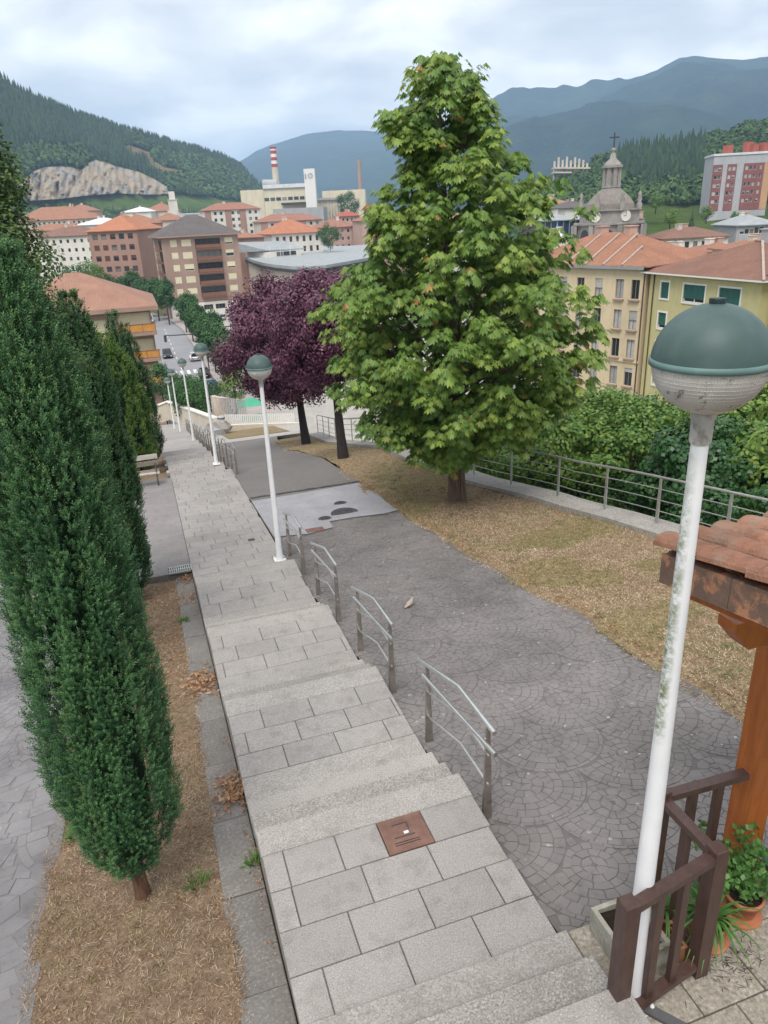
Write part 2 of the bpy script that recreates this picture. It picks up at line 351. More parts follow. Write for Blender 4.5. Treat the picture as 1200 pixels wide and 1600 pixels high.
simple('roof_tile_old', (0.275, 0.135, 0.088), 0.9, var=0.3, scale=7, bump=0.6, bdist=0.012, rnd=0.15, dirt=((0.27, 0.20, 0.155), 0.48, 0.74, 5.0))
simple('fascia_tile', (0.165, 0.105, 0.080), 0.85, var=0.2, scale=9, bump=0.5, bdist=0.01, dirt=((0.40, 0.19, 0.11), 0.52, 0.60, 6.5))
simple('planter_concrete', (0.33, 0.315, 0.27), 0.95, var=0.25, scale=8, bump=0.6, bdist=0.008, dirt=((0.10, 0.10, 0.055), 0.48, 0.72, 6))
simple('potting_soil', (0.035, 0.024, 0.018), 1.0, var=0.5, scale=30, bump=0.9, bdist=0.02)
simple('terracotta', (0.40, 0.145, 0.075), 0.8, var=0.15, scale=9, dirt=((0.46, 0.25, 0.17), 0.5, 0.8, 8))
simple('pot_green', (0.02, 0.12, 0.055), 0.3, spec=0.5, var=0.15, scale=6)
simple('threshold_grey', (0.09, 0.09, 0.095), 0.6, var=0.2, scale=9)
stonemat('terrace_stone', (0.30, 0.27, 0.225), 0.5, 0.12, 35, blot=3.0)
simple('crate_wood', (0.28, 0.13, 0.07), 0.8, var=0.2, scale=9)
simple('bird_feather', (0.33, 0.28, 0.24), 0.8, var=0.15, scale=25)
# ------------------------------------------------------------------ ground
PYs = [-6, 2.6, 14.3, 18, 24, 32, 45, 70]; PZs = [-3.55, -4.97, -6.87, -7.27, -7.9, -9.95, -12.65, -17.6]
LYs = [-6, 14, 15, 24, 32, 45, 70]; LZs = [-3.58, -7.05, -7.1, -7.92, -9.95, -12.65, -17.6]
def zp(Y): return np.interp(Y, PYs, PZs)
def zl(Y): return np.interp(Y, LYs, LZs)
TOWN = -24.0
def ground_z(X, Y):
    hz = np.interp(Y, [-60, -10, 2.6, 14, 24, 45, 70, 76, 84], [-2.5, -3.4, -5.4, -7.5, -8.6, -13.5, -18.3, -22, TOWN - 0.3])
    low = np.minimum(hz, np.interp(Y, [-60, 0, 40, 70], [-12.0, -13.0, -14.2, TOWN - 0.3]))
    s = np.clip((X - 9.6) / 3.0, 0, 1); z = hz * (1 - s) + low * s
    s2 = np.clip((X - 24) / 14.0, 0, 1); z = z * (1 - s2) + np.minimum(z, TOWN - 0.3) * s2
    s3 = np.clip((-X - 14) / 12.0, 0, 1); z = z * (1 - s3) + np.minimum(z, np.interp(Y, [0, 60], [-9.0, TOWN - 0.3])) * s3
    return z
gx = np.concatenate([-np.geomspace(40, 6000, 20)[::-1], np.arange(-36, 60, 2.0), np.geomspace(62, 9000, 22)])
gy = np.concatenate([[-1500, -600, -200, -60], np.arange(-30, 100, 2.0), np.geomspace(102, 8500, 32)])
g = gridsheet('ground', gx, gy, ground_z, 'ground_earth'); g['kind'] = 'structure'
# ------------------------------------------------------------------ stairway
XL, XR = 0.29, 2.27
stair = struct('stairway', label='long pale stone stairway with tiled landings running downhill')
SLOPE = lambda y: -6.88 - 0.0945 * (y - 13.95)
flat = lambda y: 0.0
base = MB()
def slab_row(y0, y1, z, off, zfun=None, mat='slab_stone', L=0.595, skip=None, name='paving_slab', jx=0.0):
    x = XL - off; g = 0.0045
    while x < XR - 0.02:
        a, b = max(x, XL), min(x + L, XR)
        if b - a > 0.05 and not (skip and skip(a, b, y0, y1)):
            t = random.uniform(-0.0025, 0.0025)
            MB().cap(a + g, b - g, y0 + g, y1 - g, z + t, 0.05, 0.005, zfun).build(name, mat, stair)
        x += L
def tread(y0, y1, z, name='step', darker=False):  # some treads darkened by colour, standing in for shading at the step edges
    MB().cap(XL - 0.004, XR + 0.004, y0 + 0.003, y1 - 0.003, z, 0.145, 0.008).build(name, 'step_granite_darker' if darker else 'step_granite', stair)
    base.box(XL + 0.005, XR - 0.02, y0 + 0.02, y1 - 0.02, z - 1.4, z - 0.12)
MHX = (1.325, 1.735)     # service cover let into the first landing
for (z, y0, y1) in ((-4.60, 0.6, 2.57), (-4.757, 2.57, 2.90), (-4.914, 2.90, 3.225)): tread(y0, y1, z, darker=(y0 == 2.57))
LAND = [(-5.07, 3.225, [3.30, 3.68, 4.06, 4.44, 4.83], 5.14, None),
        (-5.525, 5.85, [6.36, 6.73, 7.10, 7.47], 7.81, 5.85),
        (-5.985, 8.48, [9.0, 9.38, 9.77, 10.15], 10.45, 8.48),
        (-6.43, 11.12, [11.62, 12.06, 12.50, 12.94], 13.30, 11.12)]
offs = [0.35, 0.05, 0.42, 0.18]
for li, (z, ys, rows, yn, slabs) in enumerate(LAND):
    y00 = ys if slabs is None else rows[0]
    base.box(XL + 0.005, XR - 0.02, ys + 0.02, yn - 0.02, z - 1.4, z - 0.03)
    for r in range(len(rows) - 1):
        a = y00 if (r == 0 and slabs is None) else rows[r]
        sk = (lambda A, B, Y0, Y1: False)
        if li == 0 and r == 3:
            for (xa, xb) in ((XL, 0.47), (0.47, 0.93), (0.93, MHX[0] - 0.004), (MHX[1] + 0.004, XR)):
                MB().cap(xa + 0.0045, xb - 0.0045, a + 0.0045, rows[r + 1] - 0.0045, z, 0.05, 0.005).build('paving_slab', 'slab_stone', stair)
        else: slab_row(a, rows[r + 1], z, offs[(r + li) % 4] + 0.03 * li)
    if slabs is not None:
        MB().cap(XL, XR, slabs, rows[0] - 0.004, z, 0.07, 0.006).build('step', 'step_granite', stair)
    MB().cap(XL - 0.004, XR + 0.004, rows[-1] + 0.004, yn, z, 0.145, 0.008).build('step', 'step_granite', stair)
    if li < 3:
        nz = LAND[li + 1]; t1 = yn + (nz[1] - yn) / 2; dz = (z - nz[0]) / 3
        tread(yn, t1, z - dz, darker=True); tread(t1, nz[1], z - 2 * dz)
tread(13.30, 13.62, -6.58, darker=True); tread(13.62, 13.95, -6.73)
y = 13.95; k = 0
while y < 24.0 - 0.1:      # long sloping landing
    y1 = min(y + 0.387, 24.0); slab_row(y, y1, 0.0, offs[k % 4] + (0.1 if k % 3 == 0 else 0), SLOPE); k += 1; y = y1
for i in range(10):
    a, b = 13.97 + i, 14.97 + i
    base.add([(x, yy, SLOPE(yy) + dz) for dz in (-1.6, -0.03) for (x, yy) in ((XL + .005, a), (XR - .02, a), (XR - .02, b), (XL + .005, b))], [(4, 5, 6, 7), (0, 1, 5, 4), (1, 2, 6, 5), (2, 3, 7, 6), (3, 0, 4, 7)])
y, z = 24.0, SLOPE(24.0)
while y < 64:              # far flights
    for j in range(3):
        MB().cap(XL - 0.1, XR, y + j * 0.33 + 0.003, y + j * 0.33 + 0.327, z - 0.15 * (j + 1) + 0.0, 0.145, 0.008).build('step', 'step_granite', stair)
    z -= 0.15 * 4; y += 0.99
    if y < 33:
        for r in range(5): 
            XLs = XL; slab_row(y + r * 0.37, y + (r + 1) * 0.37, z, offs[r % 4])
    else: MB().cap(XL - 0.1, XR, y, y + 1.845, z, 0.1, 0.008).build('step', 'slab_stone', stair)
    base.box(XL + 0.005, XR - 0.02, y - 0.97, y + 1.83, z - 1.4, z - 0.03); y += 1.85
STAIR_END = (y, z)
base.build('stair_base', ['stair_side'], stair)
# cover plate in the first landing
cv = thing('service_cover', 'square rusty brown service cover set among slabs of the nearest landing', 'cover', ((MHX[0] + MHX[1]) / 2, 4.635, -5.07))
MB().cap(MHX[0], MHX[1], 4.445, 4.825, -5.066, 0.03, 0.004).build('plate', 'rust_cover', cv)
fr = MB(); cx, cy = (MHX[0] + MHX[1]) / 2, 4.635
for (x0, x1, y0, y1) in ((cx - .09, cx + .05, cy + .10, cy + .108), (cx + .042, cx + .05, cy + .03, cy + .10), (cx - .11, cx + .08, cy - .045, cy - .037), (cx - .13, cx + .10, cy - .10, cy - .094), (cx - .13, cx + .10, cy - .125, cy - .119)): fr.box(x0, x1, y0, y1, -5.066, -5.061)
fr.build('raised_rib', 'dark_iron', cv); MB().box(cx - .012, cx + .03, cy - .02, cy + .005, -5.066, -5.058).build('key_hole', 'white_paint', cv)
for (nm, lab, x0, x1, y0, y1, mt) in (('service_cover', 'narrow rusty cover plate in long landing before the second lamp post', 1.42, 1.86, 14.02, 14.20, 'rust_cover'),
                                   ('service_cover', 'tiny dark cover plate in the long landing a few slabs past the lamp post', 1.70, 1.86, 16.0, 16.18, 'dark_iron')):
    m = MB(); zt = SLOPE((y0 + y1) / 2) + 0.004
    m.cap(x0, x1, y0, y1, 0.008, 0.02, 0.003, SLOPE); tag(m.build(nm, mt), lab, 'cover')
# ------------------------------------------------------------------ stamped path, patch, asphalt
def redge(Y): return 5.74 + 0.06 * np.sin(Y * 0.9) + 0.05 * np.sin(Y * 2.3 + 1) - 0.2 * np.clip((Y - 14) / 3, 0, 1)
ys = np.concatenate([np.arange(-3, 24, 0.25), np.arange(24, 71, 1.0)])
def pathsheet(name, y0, y1, mat, dz, xl=2.285, xr=None, parent=None, step=0.25):
    yy = np.unique(np.concatenate([np.arange(y0, y1, step), [y1]])); t = np.linspace(0, 1, 15); V = []
    for Y in yy:
        e = redge(Y) if xr is None else (xr(Y) if callable(xr) else xr); l = xl(Y) if callable(xl) else xl
        for q in t: V.append((l + (e - l) * q, Y, zp(Y) + dz))
    n = len(t); i = np.arange((len(yy) - 1) * n).reshape(-1, n)[:, :-1].ravel()
    return npobj(name, V, np.stack([i, i + 1, i + n + 1, i + n], -1), mat, parent, True)
path = pathsheet('path', 3.2, 19.7, 'cobble_joint', -0.0055); path['kind'] = 'structure'; path['label'] = 'dark stamped concrete path with fan pattern beside the stairway'
asp = pathsheet('path', 19.7, 46, 'asphalt_old', -0.006, xr=lambda Y: np.interp(Y, [19.7, 24, 29, 37, 46], [5.6, 5.45, 5.7, 6.1, 7.5]), step=0.5); asp['kind'] = 'structure'; asp['label'] = 'smooth grey asphalt part of the path beyond the pale patch'
low = pathsheet('pavement', 41, 69, 'plaza_concrete', 0.006, xl=0.1, xr=lambda Y: np.interp(Y, [41, 50, 69], [8.5, 11, 15]), step=1.0); low['kind'] = 'structure'
# pale patch poured over the path
pt = [(2.30, 19.55), (3.64, 19.58), (5.5, 19.72), (5.64, 18.4), (5.58, 17.2), (5.60, 16.4), (5.2, 16.3), (4.5, 16.42), (3.79, 16.43), (3.75, 15.9), (3.61, 15.87), (3.06, 15.72), (2.30, 15.95)]
m = MB(); m.add([(x, y_, zp(y_) + 0.012) for x, y_ in pt], [tuple(range(len(pt)))[::-1]])
pc = m.build('path', 'patch_concrete'); pc['kind'] = 'structure'; pc['label'] = 'pale new concrete patch across the path with covers in it'
for p in pc.data.polygons: p.flip() if p.normal.z < 0 else None
m = MB()
for i in range(14):
    xa = 2.32 + i * 0.235; m.box(xa, xa + 0.24, 19.86 + 0.02 * math.sin(i * 1.7), 19.95 + 0.02 * math.sin(i * 2.1), zp(19.9) - 0.03, zp(19.9) + 0.012 + 0.004 * (i % 2))
drain = m.build('path_drain_slot', 'dark_iron'); tag(drain, 'narrow dark drain slot crossing the path just past the pale patch', 'drain')
def disc_cover(x, y_, r, lab):
    o = thing('manhole_cover', lab, 'manhole cover', (x, y_, zp(y_)))
    m = MB(); z0 = zp(y_) + 0.013
    prof = [(r, 0.0), (r, 0.006), (r * 0.88, 0.006), (r * 0.86, 0.002), (r * 0.84, 0.007), (0.01, 0.007)]
    m.lathe(prof, (x, y_, z0), 20, 0, False); m.build('lid', 'dark_iron', o)
    m = MB()
    for k in range(-3, 4): m.box(x - r * .6, x + r * .6, y_ + k * r * .2 - .01, y_ + k * r * .2 + .01, z0 + .006, z0 + .011)
    m.build('tread_rib', 'dark_iron', o)
disc_cover(4.32, 16.92, 0.36, 'largest round iron manhole cover in pale concrete patch')
disc_cover(4.46, 17.85, 0.18, 'small round iron cover farthest up the pale patch beyond the large one')
disc_cover(3.74, 16.70, 0.17, 'small round iron cover between the large cover and the square one')
m = MB(); m.cap(3.08, 3.52, 15.80, 16.10, 0.018, 0.02, 0.003, lambda y_: zp(y_)); tag(m.build('inspection_cover', 'rust_cover'), 'rectangular rust brown cover at the near edge of the pale patch', 'cover')
# ------------------------------------------------------------------ cobbles in fans
def fan_stones(x0, x1, y0, y1, R=0.62, d=0.092, keep=lambda x, y: True, seed=3):
    rg = np.random.default_rng(seed); S = []
    cols = int((x1 - x0) / (2 * R)) + 3; rows_ = int((y1 - y0) / R) + 4
    cent = {}
    for j in range(-2, rows_):
        for i in range(-1, cols): cent[(i, j)] = (x0 + (2 * i + (j % 2)) * R, y0 + j * R)
    C = np.array(list(cent.values()))
    for (i, j), (cx, cy) in cent.items():
        later = C[(C[:, 1] > cy + 0.1) & (np.abs(C[:, 0] - cx) < 2.2 * R) & (C[:, 1] < cy + 2.2 * R)]
        k = 0; r0 = 0.03
        while r0 < R * 0.999:
            r1 = min(r0 + d * rg.uniform(0.78, 1.25), R * 1.0)
            if R - r1 < 0.03: r1 = R
            rm = (r0 + r1) / 2; n = max(3, int(2 * math.pi * rm / (d * 1.12))); a0 = rg.uniform(0, 6.28)
            cuts = a0 + (np.arange(n) + rg.uniform(-0.30, 0.30, n)) * 2 * math.pi / n
            for q in range(n):
                a, b = cuts[q], cuts[(q + 1) % n] + (2 * math.pi if q == n - 1 else 0); am = (a + b) / 2
                px, py = cx + rm * math.cos(am), cy + rm * math.sin(am)
                if not (x0 < px < x1 and y0 < py < y1) or not keep(px, py): continue
                corners = [(cx + rr * math.cos(t), cy + rr * math.sin(t)) for rr, t in ((r0, a), (r1, a), (r1, b), (r0, b))]
                mid = (cx + r1 * math.cos(am), cy + r1 * math.sin(am))
                if len(later) and (np.min(np.hypot(later[:, 0] - px, later[:, 1] - py)) < R): continue
                # clip corners against later fans by pulling them outwards
                cc = []
                for (x, y_) in corners[:2] + [mid] + corners[2:]:
                    if len(later):
                        dd = np.hypot(later[:, 0] - x, later[:, 1] - y_); w_ = int(np.argmin(dd))
                        if dd[w_] < R: s_ = (R + 0.004) / max(dd[w_], 0.05); x, y_ = later[w_, 0] + (x - later[w_, 0]) * s_, later[w_, 1] + (y_ - later[w_, 1]) * s_
                    cc.append((x, y_))
                S.append((px, py, cc))
            r0 = r1
    return S
def stone_verts(cc, zf, g, h, rg):
    c = np.array(cc); ctr = c.mean(0); ext = np.linalg.norm(c - ctr, axis=1).mean()
    k = max(0.3, 1 - g / max(ext, 0.02)); top = ctr + (c - ctr) * (k - 0.035) + rg.normal(0, 0.0025, c.shape); bot = ctr + (c - ctr) * k
    tilt = rg.normal(0, 0.012, 2); dz = rg.uniform(-0.002, 0.002)
    V = [(x, y_, zf(y_) - 0.012) for x, y_ in bot] + [(x, y_, zf(y_) + h + dz + tilt[0] * (x - ctr[0]) + tilt[1] * (y_ - ctr[1])) for x, y_ in top]
    return V
def lay_stones(S, parent, zf, mat, n_single, g=0.003, h=0.0, key=None, seed=5):
    rg = np.random.default_rng(seed); S = sorted(S, key=key); FC = [(5, 6, 7, 8, 9)]; SD = [(i, (i + 1) % 5, 5 + (i + 1) % 5, 5 + i) for i in range(5)]
    def ok(cc):
        a = 0
        for i in range(5): x1_, y1_ = cc[i]; x2_, y2_ = cc[(i + 1) % 5]; a += x1_ * y2_ - x2_ * y1_
        return abs(a) / 2 > 0.0010
    S = [s for s in S if ok(s[2])]
    for (px, py, cc) in S[:n_single]:
        MB().add(stone_verts(cc[::-1], zf, g, h, rg), FC + SD).build('cobble', mat, parent)
    m = MB()
    for (px, py, cc) in S[n_single:]: m.add(stone_verts(cc[::-1], zf, g, h, rg), FC + SD)
    if m.v: o = m.build('cobble_paving', mat, parent); o['kind'] = 'stuff'
    for o in parent.children:
        pass
patchpoly = pt
def inpoly(x, y_, P):
    c = False
    for i in range(len(P)):
        (x1_, y1_), (x2_, y2_) = P[i], P[i - 1]
        if (y1_ > y_) != (y2_ > y_) and x < (x2_ - x1_) * (y_ - y1_) / (y2_ - y1_) + x1_: c = not c
    return c
S = fan_stones(2.31, 5.95, 3.2, 16.4, keep=lambda x, y_: x < redge(y_) - 0.10 and not inpoly(x, y_, patchpoly) and not inpoly(x, y_ + 0.12, patchpoly))
lay_stones(S, path, zp, 'cobble_stamped', 290, key=lambda s: (0 if (s[1] > 3.1 and s[0] < 5.2 - 0.35 * max(0, 4.6 - s[1])) else 1, s[1] + 0.1 * s[0]))
# ------------------------------------------------------------------ left side: gutter, dry strip, second path
gut = struct('gutter', label='row of weathered grey concrete gutter slabs along the left edge of the stairway')
y = 1.6
while y < 14.6:
    L_ = random.uniform(0.98, 1.12); z0 = random.uniform(-0.012, 0.004)
    MB().cap(-0.08 + random.uniform(-.015, .015), 0.285, y + 0.006, y + L_ - 0.006, z0, 0.07, 0.008, lambda q: zl(q)).build('gutter_slab', 'gutter_concrete', gut); y += L_
def stripz(X, Y): return zl(Y) - 0.02 + 0.025 * fbm(np.stack([X, Y], -1), 1.3, 4, 2) + 0.03 * np.exp(-((X + 0.75) / 0.4) ** 2)
st = gridsheet('lawn', np.linspace(-1.62, -0.06, 14), np.arange(0.5, 14.9, 0.2), stripz, 'strip_dry'); st['kind'] = 'structure'; st['label'] = 'narrow strip of dry brown grass under the columnar yews'
lp = gridsheet('path', np.linspace(-5.2, -1.55, 12), np.arange(0.5, 24, 0.5), lambda X, Y: zl(Y) - 0.0245, 'cobble_grey_joint'); lp['kind'] = 'structure'; lp['label'] = 'second stamped grey path left of the yews'
S = fan_stones(-4.2, -1.76, 3.4, 8.15, R=1.1, d=0.19, seed=8); lay_stones(S, lp, lambda y_: zl(y_) - 0.020, 'cobble_grey', 120, g=0.003, key=lambda s: s[1] - s[0], seed=9)
S = fan_stones(-4.8, -1.70, 8.25, 14.0, R=0.62, d=0.13, seed=12); lay_stones(S, lp, lambda y_: zl(y_) - 0.020, 'cobble_grey', 0, seed=13)
MB().box(-1.62, 0.28, 14.80, 14.86, SLOPE(14.85) - .5, SLOPE(14.85) - .022).build('kerb', 'gutter_concrete')['kind'] = 'structure'
pad = gridsheet('pavement', np.linspace(-3.4, 0.285, 8), np.arange(14.85, 24.3, 0.4), lambda X, Y: SLOPE(Y) - 0.02, 'pad_concrete'); pad['kind'] = 'structure'; pad['label'] = 'plain concrete pad left of the long landing'
far_l = gridsheet('lawn', np.linspace(-8, 0.2, 10), np.arange(24.3, 66, 1.5), lambda X, Y: zl(Y) - 0.05, 'strip_dry'); far_l['kind'] = 'structure'
m = MB(); gr = thing('drain_grate', 'iron slotted drain grate at the foot of the narrow dry strip', 'drain grate', (0.05, 14.94, SLOPE(14.94)))
for x in np.arange(-0.17, 0.28, 0.045): MB().box(x, x + 0.02, 14.80, 15.08, SLOPE(14.9) - 0.02, SLOPE(14.9) + 0.012).build('bar', 'galvanised', gr)
for y_ in (14.78, 14.93, 15.08): MB().box(-0.19, 0.28, y_ - 0.012, y_ + 0.012, SLOPE(14.9) - 0.025, SLOPE(14.9) + 0.010).build('frame', 'galvanised', gr)
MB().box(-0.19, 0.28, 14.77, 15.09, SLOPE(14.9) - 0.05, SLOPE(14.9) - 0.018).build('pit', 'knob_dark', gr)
# ------------------------------------------------------------------ right lawn, coping wall, railing
CP = [(9.35, 1.0), (9.30, 7.0), (9.22, 10.4), (9.15, 12.5), (8.85, 15.1), (8.15, 17.6), (7.72, 21.2), (7.5, 26.2), (7.65, 33.0), (7.96, 38.3)]
def copx(Y): return np.interp(Y, [p[1] for p in CP], [p[0] for p in CP])
yy = np.arange(0.4, 38.3, 0.3); t = np.linspace(0, 1, 22); V = []
def lawnz(X, Y): return zp(Y) + 0.03 + 0.035 * fbm(np.stack([X, Y], -1), 0.9, 4, 4) - 0.05 * np.exp(-((X - redge(Y)) / 0.12) ** 2)
for Y in yy:
    a = redge(Y) - 0.06 + np.interp(Y, [20, 29, 38], [0, 0.2, 0.5]); b = copx(Y) + 0.1
    for q in t: V.append((a + (b - a) * q, Y, float(lawnz(np.array(a + (b - a) * q), np.array(Y)))))
n = len(t); i = np.arange((len(yy) - 1) * n).reshape(-1, n)[:, :-1].ravel()
ln = npobj('lawn', V, np.stack([i, i + 1, i + n + 1, i + n], -1), 'lawn_dry', None, True); ln['kind'] = 'structure'; ln['label'] = 'dry yellowed lawn between the path and the railing'
wl = thing('retaining_wall', 'low grey stained concrete coping wall under the steel railing', 'wall', (CP[3][0], CP[3][1], zp(CP[3][1])))
m = MB(); yy = np.arange(1.0, 38.31, 0.373)
for a, b in zip(yy[:-1], yy[1:]):
    P = []
    for dz in (-8, 0.14):
        for (Y, o) in ((a, 0), (a, 0.78), (b, 0.78), (b, 0)): P.append((copx(Y) + o, Y, zp(Y) + dz))
    m.add(P, [(4, 7, 6, 5), (0, 4, 7, 3)[::-1], (1, 2, 6, 5)])
m.build('wall_body', 'coping_concrete', wl)
rl = thing('metal_railing', 'long grey steel railing with three thin bars on the coping wall', 'railing', (9.6, 13.2, zp(13.2)))
py = [5.6, 7.7, 9.75, 11.6, 13.25, 14.95, 16.6, 18.2, 19.8, 21.4, 23.0, 24.6, 26.2, 27.8, 29.4, 31.0, 32.6, 34.2, 35.8, 37.6]
for Y in py:
    x = copx(Y) + 0.5; z = zp(Y) + 0.13
    p_ = MB().add([(x + i_ * 0.012, Y + j_ * w_, zz) for (zz, w_) in ((z, 0.045), (z + 1.0, 0.03)) for (i_, j_) in ((-1, -1), (1, -1), (1, 1), (-1, 1))], [(0, 1, 5, 4), (1, 2, 6, 5), (2, 3, 7, 6), (3, 0, 4, 7), (4, 5, 6, 7)])
    p_.box(x - 0.05, x + 0.05, Y - 0.07, Y + 0.07, z, z + 0.012); p_.build('post', 'galvanised', rl)
fy = np.arange(5.2, 38.0, 0.7)
for hgt, r, nm in ((1.03, 0.026, 'top_rail'), (0.77, 0.011, 'bar'), (0.53, 0.011, 'bar'), (0.29, 0.011, 'bar')):
    MB().tube([(copx(Y) + 0.5, Y, zp(Y) + 0.13 + hgt) for Y in fy], r, 8).build(nm, 'galvanised', rl)
# ------------------------------------------------------------------ stair handrails
def handrail(y0, zt, label, first):
    if first is not None:
        o = copy_tree(first); o.location = (2.38, y0, zt - 1.02); o['label'] = label; return o
    o = thing('handrail', label, 'handrail', (2.38, y0, zt - 1.02), 'stainless handrails along the stairway')
    Y = lambda d: y0 + d; X = 2.38
    MB().tube([(X, Y(-.13), zt), (X, Y(.62), zt - .02), (X, Y(1.72), zt - .39)], 0.024, 10).build('top_rail', 'stainless', o)
    MB().tube([(X - .06, Y(-.27), zt - .10), (X - .06, Y(1.44), zt - .40)], 0.020, 10).build('lower_handrail', 'stainless', o)
    for dz in (-.33, -.66): MB().tube([(X, Y(-.03), zt + dz), (X, Y(.58), zt + dz - .005), (X, Y(1.52), zt + dz - .34)], 0.0125, 8).build('bar', 'stainless', o)
    for (d, zz) in ((0.0, zt - .03), (1.46, zt - .33)):
        m = MB(); h = 1.32
        m.add([(X + i_ * w_, Y(d) + j_ * 0.014, z_) for (z_, w_) in ((zz - h, 0.050), (zz - .42, 0.032), (zz, 0.017)) for (i_, j_) in ((-1, -1), (1, -1), (1, 1), (-1, 1))],
              [(k * 4 + q, k * 4 + (q + 1) % 4, k * 4 + 4 + (q + 1) % 4, k * 4 + 4 + q) for k in range(2) for q in range(4)] + [(8, 9, 10, 11)])
        m.build('post', 'blade_steel', o)
        MB().tube([(X - .06, Y(d), zz - .12), (X, Y(d), zz - .12)], 0.008, 6).build('bracket', 'stainless', o)
    return o
hr = None
labs = ['stainless handrail nearest the camera beside the first landing', 'second stainless handrail down the stairway from the camera', 'third stainless handrail, next to the fourth one by the second lamp', 'stainless handrail right beside the foot of the second lamp post']
for k, lab in enumerate(labs):
    o = handrail(4.74 + 2.73 * k, -4.23 - 0.445 * k, lab, hr); hr = hr or o
fl = ['first handrail past the pale patch, where the far flights begin', 'handrail just below the third lamp post foot', 'third handrail of the far flights between lamps', 'fourth handrail of the far flights, well before the fourth lamp', 'handrail just above the fourth lamp post', 'handrail just below the fourth lamp post', 'handrail of the far flights, two below the fourth lamp', 'handrail between the fourth and fifth lamp posts', 'handrail just above the fifth lamp post', 'handrail beside the fifth lamp post', 'handrail between the last two lamp posts', 'farthest handrail at the bottom of the stairway']
for k in range(12):
    y_ = 23.3 + 2.84 * k; handrail(y_, SLOPE(24.0) - 0.6 * (y_ - 24.0) / 2.84 + 0.78, fl[k], hr)
# ------------------------------------------------------------------ lamps
def lamp(x, y_, zb, H, label, near=False):
    o = thing('street_lamp', label, 'street lamp', (x, y_, zb), 'globe lamps along the stairway'); R = 0.252; c = zb + H
    pole = 'white_paint_mossy' if near else 'white_paint'; seg = 40 if near else 20
    m = MB(); m.box(x - .13, x + .13, y_ - .13, y_ + .13, zb, zb + .02)
    for sx in (-1, 1):
        for sy in (-1, 1): m.lathe([(.016, 0), (.016, .03), (.008, .04)], (x + sx * .1, y_ + sy * .1, zb + .02), 6)
    m.build('base_plate', 'white_paint', o)
    MB().lathe([(.085, .02), (.072, .12), (.065, .3), (.060, .8), (.055, 1.6), (.048, 2.6), (.040, H - R - .13)], (x, y_, zb), seg).build('pole', pole, o)
    MB().lathe([(.046, -.13), (.050, -.12), (.050, -.02), (.056, -.01), (.060, .02)], (x, y_, c - R), seg).build('collar', 'collar_grey', o)
    A = [math.radians(a) for a in np.linspace(-80, -3, 18)]
    ln_ = MB(); prof = [(R * .985 * math.cos(a), R * .95 * math.sin(a)) for a in A]; ln_.lathe(prof, (x, y_, c), 96 if near else seg, 0, True, False)
    lens_o = ln_.build('diffuser', 'lamp_lens' if near else 'lens_far', o)
    if near:           # moulded prism ribs on the bowl
        rb = MB()
        for k in range(120):
            a = 2 * math.pi * k / 120
            pts = [(x + math.cos(a) * r_ * 1.002, y_ + math.sin(a) * r_ * 1.002, c + z_) for r_, z_ in prof[6:]]
            rb.tube(pts, 0.0019, 4, caps=False)
        for q in range(6, 18):
            r_, z_ = prof[q]; rb.tube([(x + math.cos(a) * r_ * 1.002, y_ + math.sin(a) * r_ * 1.002, c + z_) for a in np.linspace(0, 2 * math.pi, 73)], 0.0014, 4, caps=False)
        rb.build('prism_rib', 'lamp_lens', lens_o)
    MB().lathe([(R * 1.0, -.016), (R * 1.035, -.014), (R * 1.04, 0), (R * 1.03, .014), (R * 1.0, .016)], (x, y_, c), seg * 2 if near else seg, 0, True, False).build('rim', 'lamp_rim', o)
    A = [math.radians(a) for a in np.linspace(2, 84, 20)]
    MB().lathe([(R * 1.01 * math.cos(a), R * 1.0 * math.sin(a)) for a in A], (x, y_, c), 64 if near else seg).build('cap', 'lamp_green', o)
    k = MB(); k.lathe([(.027, 0), (.030, .008), (.030, .018), (.024, .024)], (x, y_, c + R * .99), 20)
    if near:
        for q in range(14): a = q * 2 * math.pi / 14; k.box(x + 0.030 * math.cos(a) - .004, x + 0.030 * math.cos(a) + .004, y_ + 0.030 * math.sin(a) - .004, y_ + 0.030 * math.sin(a) + .004, c + R * .99 + .002, c + R * .99 + .022)
    k.build('knob', 'knob_dark', o); return o
lamp(2.405, 2.645, -4.97, 4.29, 'large near street lamp with green domed cap and mossy white pole', True)
l2 = lamp(2.155, 14.40, SLOPE(14.4), 4.20, 'white street lamp beside the patch, second from the camera')
def farlamp(x, y_, H, lab):
    zb = float(np.interp(y_, [24, 64], [SLOPE(24), STAIR_END[1]])) + 0.0
    lamp(x, y_, zb, H, lab)
for (px, py, dia, x, lab) in ((314, 547, 22.5, 2.10, 'third street lamp from the camera, among the far handrails'), (284.5, 567, 14, 2.12, 'fourth street lamp down the stairs, before dark green shrubs'), (267.5, 582, 11, 1.95, 'fifth street lamp, shorter looking, left of the fourth one'), (261, 594.5, 10, 1.75, 'last and farthest street lamp at the stairway bottom')):
    y_ = 0.504 * F_PX / dia; P = dep(px, py, y_); zb = float(np.interp(P[1], [24, 64], [SLOPE(24), STAIR_END[1]]))
    lamp(P[0], P[1], zb, P[2] - zb, lab)
